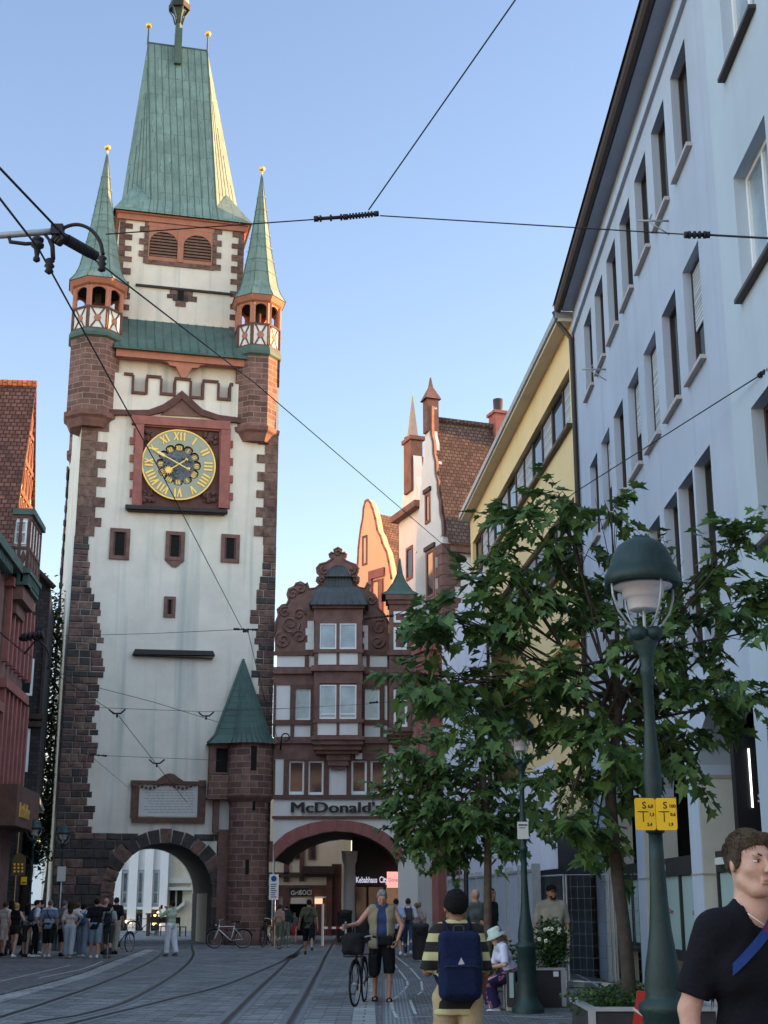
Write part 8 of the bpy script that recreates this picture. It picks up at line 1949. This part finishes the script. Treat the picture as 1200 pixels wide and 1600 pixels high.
# old man pushing a bicycle
Yo = 23.6
om = person('older grey-haired man in beige waistcoat, blue shirt and black shorts pushing a loaded bicycle', put(597, Yo, 1560), face(0), H=1.80, lean=7, hpitch=28, hair=('short', (.30, .29, .28)), skin='red', top=((.035, .055, .14), .0), bot=('long_shorts', DARK), shoes=None, bulk=1.2, sw=1.04, near=1, hands=((.05, -.13, -.47), (-.36, -.22, -.25)), poles=((.7, .3, -.2), (-.4, .4, -1)), curl=(.9, 1.0), hem=.10, legs=((8, 6), (-6, 8)), spread=.04)
s = om['s']; up, fw, pel = om['up'], om['fw'], om['pel']; F = Field(pel + Vector((-.4, -.45, -.3)), pel + Vector((.4, .35, .65)), .012); B_ = 1.28
F.cap(pel + up * .15 * s + Vector((-.05, 0, 0)) + fw * .028, pel + up * .15 * s + Vector((.05, 0, 0)) + fw * .028, .10 * s * B_ + .03, k=.05, sc=(1, .9, 1)); F.cap(pel + up * .33 * s + Vector((-.08, 0, 0)), pel + up * .33 * s + Vector((.08, 0, 0)), .112 * s * 1.17 + .028, k=.05, sc=(1, .9, 1)); F.cap(pel - up * .06 * s + Vector((-.06, 0, 0)), pel - up * .06 * s + Vector((.06, 0, 0)), .10 * s * 1.2 + .04, k=.05, sc=(1, .95, 1)); F.cap(om['sho'][1] * .88 + om['sho'][0] * .12, om['sho'][0] * .88 + om['sho'][1] * .12, .085, k=.05)
F.noise(.006, 17, 2); F.cap(pel - up * .3 + fw * .24, pel + up * .62 + fw * .20, .125, .12, k=.01, op='sub', sc=(.75, 1.3, 1)); F.clip(pel - up * .12 * s, -up); F.cap(om['neck'] + fw * .02, om['neck'] + up * .2, .085, .10, k=.01, op='sub'); v_ = mkmesh('waistcoat', [F.mesh()], cloth((.24, .21, .15)), om['t'])
for j in om['lj']:
    mb = MB(); a = j[2]; f = Fr(a.x, a.y, 0); mb.box(f, -.05, .05, a.z - .088, a.z - .066, -.06, .19); mb.tube([a + Vector((-.045, -.1, -.06)), a + Vector((0, -.11, -.015)), a + Vector((.045, -.1, -.06))], .014, 6); mb.tube([a + Vector((-.04, .02, -.05)), a + Vector((0, .05, -.0)), a + Vector((.04, .02, -.05))], .012, 6); mb.build('sandal', M['rubber'], om['t'])
hb2 = thing('hip_bag', 'dark belt bag hanging in front of the older man with the bicycle', 'bag', (0, 0, 0)); F = Field(pel + Vector((-.3, -.45, -.25)), pel + Vector((.3, 0, .2)), .012); F.rbox(pel + fw * .20 + Vector((.05, 0, .02)), (.12, .05, .075), .03); mkmesh('bag_body', [F.mesh()], cloth(DARK), hb2); hb2.location = om['t'].location
# khaki trousers, yellow and black stripes
Yk = 10.6; kl = gat(712, Yk); kl.z = 0; kl.x = xat(714, 1500, Yk)
km = person('man in yellow and black striped shirt and sand trousers seen from behind', kl, face(183), H=1.70, hair=('short', (.012, .011, .012)), skin='brown', top=((.5, .45, .1), .55), topmat=stripes('yellow_black_stripes', (.42, .40, .22), (.018, .017, .018), .13, 2, sharp=.45), bot=('pants', (.36, .28, .17)), shoes=(.3, .3, .3), bulk=.98, sw=.84, hsc=1.1, near=1, hands=((.02, -.27, -.22), (-.05, -.14, -.46)), poles=((.25, .6, -.5), (-.15, .6, 0)), legs=((9, 5), (-9, 12)), hem=.13, curl=(.8, .5))
backpack(km, 'large navy backpack with small white patch worn over yellow and black stripes', (.008, .014, .045), .158, .245, .085, fine=True, logo=True, low=.055)
# two men standing by the hoarding
Yc = 26.0
cm_ = person('man in dark green T-shirt standing by the hoarding with head turned', put(768, Yc, 1530), face(60), H=1.86, hair=('crop', (.10, .07, .05)), skin='tan', top=((.035, .05, .045), .5), bot=('long_shorts', DARK), shoes=(.1, .1, .1), near=1, hyaw=-20, hem=.12, hands=((.05, -.12, -.48), (-.1, -.2, -.4)))
person('bald man in grey-green T-shirt next to the man in dark green', put(745, 27.2, 1530), face(200), H=1.84, hair=('bald', (.3, .3, .3)), skin='light', top=((.11, .14, .14), .5), bot=('pants', (.05, .05, .06)), shoes=(.1, .1, .1), bulk=1.08)
# seated visitor with white bucket hat
Ys_ = 21.9
def hatf(i):
    mb = MB(); o = Vector(i['hp'](0, .008, .055)); R = i['Rh']; pr = [(.148, -.045), (.15, -.04), (.10, .008), (.094, .07), (.08, .086), (0, .09)]
    for a, b in zip(pr, pr[1:]):
        for q in range(20):
            t0, t1 = 2 * pi * q / 20, 2 * pi * (q + 1) / 20; f = lambda r, z, t: o + R @ Vector((r * cos(t), r * sin(t) * 1.08, z)); p4 = [f(a[0], a[1], t0), f(a[0], a[1], t1), f(b[0], b[1], t1), f(b[0], b[1], t0)]
            mb.face(p4 if b[0] else p4[:3], smooth=True)
    mb.build('bucket_hat', cloth((.50, .58, .54)), i['t'])
sl_ = gat(800, Ys_); sl_.z = 0
sv = person('seated person in white bucket hat, white T-shirt and floral trousers bending forward', sl_, face(-78), H=1.62, lean=24, hpitch=25, fem=True, sit=.50, legs=((78, 92), (70, 80)), hair=('long', (.20, .18, .17)), top=((.56, .56, .72), .5), bot=('wide', (.05, .04, .12)), botmat=stripes('floral_trousers', None, None, 9, floral=[(0, (.02, .015, .06)), (.47, (.02, .015, .06)), (.53, (.28, .10, .13)), (.60, (.05, .04, .12)), (.66, (.45, .42, .45))]), shoes=(.62, .62, .66), hands=((.05, -.26, -.30), (.0, -.28, -.28)), extras=hatf, near=1, group=None)
bt = thing('bench_block', 'low grey stone block the person in the bucket hat sits on', 'bench', gat(806, Ys_)); f = Fr(sl_.x, sl_.y + .02, 0); mb = MB(); mb.box(f, -.12, .32, 0, .38, -.3, .25); mb.build('block', M['concrete'], bt)
# man in cap in front of the fence
def capf(i):
    mb = MB(); o = Vector(i['hp'](0, .012, .05)); R = i['Rh']; pr = [(.092, -.02), (.094, .03), (.08, .065), (.05, .082), (0, .088)]
    for a, b in zip(pr, pr[1:]):
        for q in range(18):
            t0, t1 = 2 * pi * q / 18, 2 * pi * (q + 1) / 18; f = lambda r, z, t: o + R @ Vector((r * .93 * cos(t), r * 1.12 * sin(t), z)); p4 = [f(a[0], a[1], t0), f(a[0], a[1], t1), f(b[0], b[1], t1), f(b[0], b[1], t0)]; mb.face(p4 if b[0] else p4[:3], smooth=True)
    for sg in (0, 1):
        pts = [o + R @ Vector((x, y, -.018 + .012 * sg - abs(x) * .12)) for x, y in ((-.075, -.07), (-.06, -.15), (-.025, -.172), (.025, -.172), (.06, -.15), (.075, -.07))]; mb.face(pts if sg else pts[::-1])
    mb.build('cap', cloth((.012, .012, .014)), i['t'])
person('bearded man in black cap and cream printed T-shirt standing before the mesh fence', put(866, 24.6, 1540), face(8), H=1.88, hair=('crop', (.02, .018, .016)), skin='tan', top=((.36, .34, .29), .55), bot=('long_shorts', (.16, .17, .18)), shoes=(.62, .64, .68), near=1, beard=(.03, .02, .016), extras=capf, bulk=1.12, hem=.14, hyaw=6)
# young man in the foreground
Yy = 5.5
yl = Vector((xat(1172, 1400, Yy), Yy, .0))
ym = person('young man in black T-shirt with thin chain and blue crossbody strap at the right edge', yl, face(20), H=1.86, sw=.97, hyaw=3, hpitch=0, nk=.042, hsc=.97, hair=('short', (.085, .062, .045)), skin='light', top=((.008, .008, .012), .44), bot=('pants', (.02, .02, .025)), shoes=(.1, .1, .1), near=2, bulk=.97, hem=.12, hands=((.09, -.02, -.52), (-.10, .02, -.52)), poles=((.5, .6, 0), (-.5, .6, 0)))
mb = MB(); nk = ym['neck']; fw, up = ym['fw'], ym['up']; nk = nk + Vector((0, 0, -.012)); ch_ = [nk + Vector((-.065, .03, .045)), nk + Vector((-.072, -.02, .028)), nk + Vector((-.055, -.075, -.01)), nk + Vector((0, -.112, -.05)), nk + Vector((.055, -.075, -.01)), nk + Vector((.072, -.02, .028)), nk + Vector((.065, .03, .045))]
mb.tube(tarc(ch_, 6), .0022, 6); mb.build('chain', mat('chain_silver', (.75, .68, .55), .3, metal=.8), ym['t'])
sb2 = thing('crossbody_strap', 'blue and purple woven strap across the black T-shirt of the young man', 'strap', (0, 0, 0)); mb = MB(); pel = ym['pel']; s = ym['s']
cp_ = [pel + up * k_ * s + Vector((x, y, 0)) for k_, x, y in ((.30, -.175, -.02), (.35, -.14, -.095), (.45, -.045, -.128), (.515, .02, -.10), (.55, .06, -.055), (.565, .08, .0), (.48, .08, .09), (.37, 0, .132), (.25, -.1, .12), (.2, -.17, .03))]
cc_ = tarc(cp_, 6); cen = pel + up * .3
for i in range(len(cc_) - 1):
    a, b = cc_[i], cc_[i + 1]; d = (b - a).normalized(); n = Vector((a.x - pel.x, a.y - pel.y, 0)).normalized(); sd = d.cross(n).normalized() * .017; d2 = (cc_[min(i + 2, len(cc_) - 1)] - b).normalized() if i + 2 < len(cc_) else d; n2 = Vector((b.x - pel.x, b.y - pel.y, 0)).normalized(); sd2 = d2.cross(n2).normalized() * .017
    mb.face([a - sd + n * .012, a + sd + n * .012, b + sd2 + n2 * .012, b - sd2 + n2 * .012], m=0 if not (12 < i < 16) else 1); mb.face([a - sd + n * .006, b - sd2 + n2 * .006, b + sd2 + n2 * .006, a + sd + n * .006], m=0)
mb.build('webbing', [cloth((.016, .04, .15)), cloth((.11, .025, .08))], sb2); sb2.location = ym['t'].location; sb2.rotation_euler = ym['t'].rotation_euler
# ================================================================ BICYCLES (local: rolls along +x, front wheel at +x)
def bicycle(label, frame_c, loc, rot, steer=0, basket=False, kick=0, group='parked bicycles', bags=False):
    t = thing('bicycle', label, 'bicycle', (0, 0, 0), 0, group); R = .335; fm = mat('bike_%d%d' % (int(frame_c[0] * 99), int(frame_c[2] * 99)), frame_c, .4, .05, 5, .02, 30, spec=.5)
    def wheel(cx, st=0):
        c, s_ = cos(st), sin(st); o = Vector((cx, 0, R)); T = lambda r, a, y=0: o + Vector((r * cos(a) * c - y * s_, r * cos(a) * s_ + y * c, r * sin(a)))
        mb = MB(); mb.tube([T(R - .018, 2 * pi * k / 28) for k in range(29)], .018, 6, caps=False); w_ = mb.build('wheel', M['rubber'], t)
        mb = MB(); mb.tube([T(R - .042, 2 * pi * k / 28) for k in range(29)], .009, 5, caps=False); mb.tube([T(0, 0, -.04), T(0, 0, .04)], .02, 8); mb.build('rim', M['galv'], w_)
        mb = MB()
        for k in range(16): a = 2 * pi * k / 16; mb.tube([T(.02, a + .6, .02 * (-1) ** k), T(R - .045, a)], .0018, 3)
        mb.build('spokes', M['galv'], w_)
        mb = MB(); mb.tube([T(R + .02, a) for a in [pi * .0 + pi * (.15 + .75 * k / 10) for k in range(11)]], .022, 5); mb.build('mudguard', M['black'], w_)
    wheel(.53, steer); wheel(-.53)
    bb = Vector((-.08, 0, .28)); st = Vector((-.20, 0, .78)); hd = Vector((.36, 0, .80)); h2 = Vector((.39, 0, .68)); ra = Vector((-.53, 0, R)); fa = Vector((.53, 0, R))
    mb = MB(); mb.tube([bb, st], .016, 8); mb.tube([bb, h2], .019, 8); mb.tube([st * .96 + hd * .04, hd - Vector((0, 0, .03))], .015, 8); mb.tube([hd + Vector((-.01, 0, .04)), h2], .02, 8)
    for y in (-.045, .045): mb.tube([bb, ra + Vector((0, y, 0))], .009, 6); mb.tube([st - Vector((0, 0, .05)), ra + Vector((0, y, 0))], .008, 6)
    mb.build('frame', fm, t)
    c, s_ = cos(steer), sin(steer); hr = lambda x, y, z: Vector((.40 + x * c - y * s_, x * s_ + y * c, z))
    mb = MB(); [mb.tube([hr(0, 0, .66), hr(.02, y, .6), fa + Vector((0, y * c, 0))], .011, 6) for y in (-.05, .05)]; mb.build('fork', fm, t)
    mb = MB(); mb.tube([hr(-.04, 0, .80), hr(-.06, 0, 1.0)], .013, 6); mb.tube(tarc([hr(-.16, -.30, 1.02), hr(-.10, -.18, 1.04), hr(-.03, 0, 1.0), hr(-.10, .18, 1.04), hr(-.16, .30, 1.02)], 5), .012, 6); ho = mb.build('handlebar', M['galv'], t)
    for y in (-1, 1): mb = MB(); mb.tube([hr(-.20, y * .31, 1.015), hr(-.10, y * .24, 1.035)], .018, 8); mb.build('grip', M['rubber'], ho)
    mb = MB(); mb.tube([st, st + Vector((-.03, 0, .14))], .013, 6); so = mb.build('seat_post', M['galv'], t)
    mb = MB(); mb.ball(st + Vector((-.09, 0, .17)), .1, 12, sc=(1.1, .9, .35)); mb.ball(st + Vector((.06, 0, .17)), .06, 10, sc=(1.6, .5, .4)); mb.build('saddle', M['rubber'], so)
    mb = MB(); mb.lathe([(.0, -.004), (.085, -.004), (.085, .004), (0, .004)], 20); 
    ck = MB(); ck.v = [(v[0] + bb.x, v[2] - .05, v[1] + bb.z) for v in mb.v]; ck.f, ck.uv, ck.m, ck.sm = mb.f, mb.uv, mb.m, mb.sm; ck.tube([bb + Vector((0, -.06, 0)), bb + Vector((.12, -.07, -.12))], .009, 5); ck.tube([bb + Vector((0, .06, 0)), bb + Vector((-.12, .07, .12))], .009, 5); ck.box(ID, bb.x + .07, bb.x + .17, bb.z - .135, bb.z - .11, .07, .16); ck.box(ID, bb.x - .17, bb.x - .07, bb.z + .11, bb.z + .135, -.16, -.07)
    ck.tube([bb + Vector((0, -.05, .08)), ra + Vector((0, -.05, .035))], .004, 4); ck.tube([bb + Vector((0, -.05, -.08)), ra + Vector((0, -.05, -.035))], .004, 4); ck.build('crank', M['slate'], t)
    mb = MB(); mb.box(ID, -.80, -.32, .735, .75, -.06, .06); [mb.tube([Vector((-.6, y, .74)), ra + Vector((0, y, 0))], .006, 4) for y in (-.06, .06)]; mb.build('carrier', M['black'], t)
    mb = MB(); q = hr(.09, 0, .82); mb.ball(q, .035, 8); mb.build('headlight', M['white'], t)
    if basket:
        mb = MB(); b0 = hr(.18, 0, .74)
        for z in (0, .06, .12, .18, .24):
            k = .8 + z * .8; mb.tube([b0 + Vector((x * k, y * k, z)) for x, y in ((-.13, -.17), (.13, -.17), (.13, .17), (-.13, .17), (-.13, -.17))], .006, 4)
        for i in range(20): a = 2 * pi * i / 20; x, y = .15 * cos(a), .19 * sin(a); mb.tube([b0 + Vector((x * .8, y * .8, 0)), b0 + Vector((x, y, .24))], .004, 3)
        mb.build('basket', M['slate'], t)
    t.location = loc; t.rotation_euler = (0, 0, rot); return t
bicycle('white-framed bicycle leaning at the foot of the stair turret', (.7, .7, .72), gat(357, 53.3), radians(8) + pi, .4, basket=True)
bicycle('dark bicycle with front basket parked beside the small door of the gatehouse', (.03, .04, .04), gat(418, 55.2), radians(75), .2, basket=True)
bicycle('dark bicycle standing behind the tour group at the right end', (.02, .02, .02), gat(186, 48.5), radians(60), .2)
bicycle('parked bicycle under the terrace lamps beyond the tower arch', (.04, .04, .05), gat(222, 74), radians(15), .2)
ob = gat(562, 23.0, 1560); bk = bicycle('black city bicycle with loaded front basket, pushed by the older man', (.015, .015, .017), ob, radians(-97), -.12, basket=True, group=None)
def bag(label, loc, r, col, seed):
    F = Field(Vector(loc) - Vector((.35, .35, .35)), Vector(loc) + Vector((.35, .35, .35)), .014); F.rbox(loc, r, min(r) * .6); F.noise(.012, 18, seed); t = thing('bag', label, 'bag', (0, 0, 0)); mkmesh('bag_body', [F.mesh()], cloth(col), t)
    mb = MB(); l = Vector(loc); mb.tube(tarc([l + Vector((-.07, 0, r[2] * .9)), l + Vector((-.04, 0, r[2] + .08)), l + Vector((.04, 0, r[2] + .08)), l + Vector((.07, 0, r[2] * .9))], 4), .009, 5); mb.build('handle', cloth(tuple(c * .6 for c in col)), t); t.location = bk.location; t.rotation_euler = bk.rotation_euler; return t
bag('bulging black shopping bag in the front basket of the pushed bicycle', (.60, -.02, .93), (.15, .17, .16), (.015, .016, .018), 1)
bag('dark pannier bag hanging at the rear wheel of the pushed bicycle', (-.52, .16, .56), (.16, .07, .17), (.012, .013, .016), 2)
# cafe furniture glimpsed beyond the arch
def chair(label, px, Y, rot):
    t = thing('terrace_chair', label, 'chair', (0, 0, 0), 0, 'terrace chairs beyond the arch'); mb = MB(); mb.box(ID, -.22, .22, .43, .47, -.22, .22); mb.build('seat', M['darkwood'], t); mb = MB(); mb.box(ID, -.22, .22, .6, .9, -.24, -.2); mb.build('backrest', M['darkwood'], t)
    for x in (-.2, .2):
        for y in (-.2, .2): g = MB(); g.box(ID, x - .02, x + .02, 0, .43 if y > 0 else .9, y - .02, y + .02); g.build('leg', M['slate'], t)
    t.location = gat(px, Y); t.rotation_euler = (0, 0, rot)
for k, (px, Y, lb) in enumerate(((236, 72, 'dark terrace chair left of the brown table beyond the arch'), (254, 72, 'dark terrace chair right of the brown table beyond the arch'), (280, 70, 'dark terrace chair near the right edge of the arch opening'))): chair(lb, px, Y, .5 * k)
t = thing('terrace_table', 'brown high table with shelf below the terrace lamps beyond the arch', 'table', (0, 0, 0)); mb = MB(); mb.box(ID, -.6, .6, 1.02, 1.08, -.35, .35); mb.build('tabletop', M['brownwood'], t)
for x in (-.5, .5): mb = MB(); mb.box(ID, x - .05, x + .05, 0, 1.02, -.3, .3); mb.build('leg', M['brownwood'], t)
t.location = gat(246, 71)
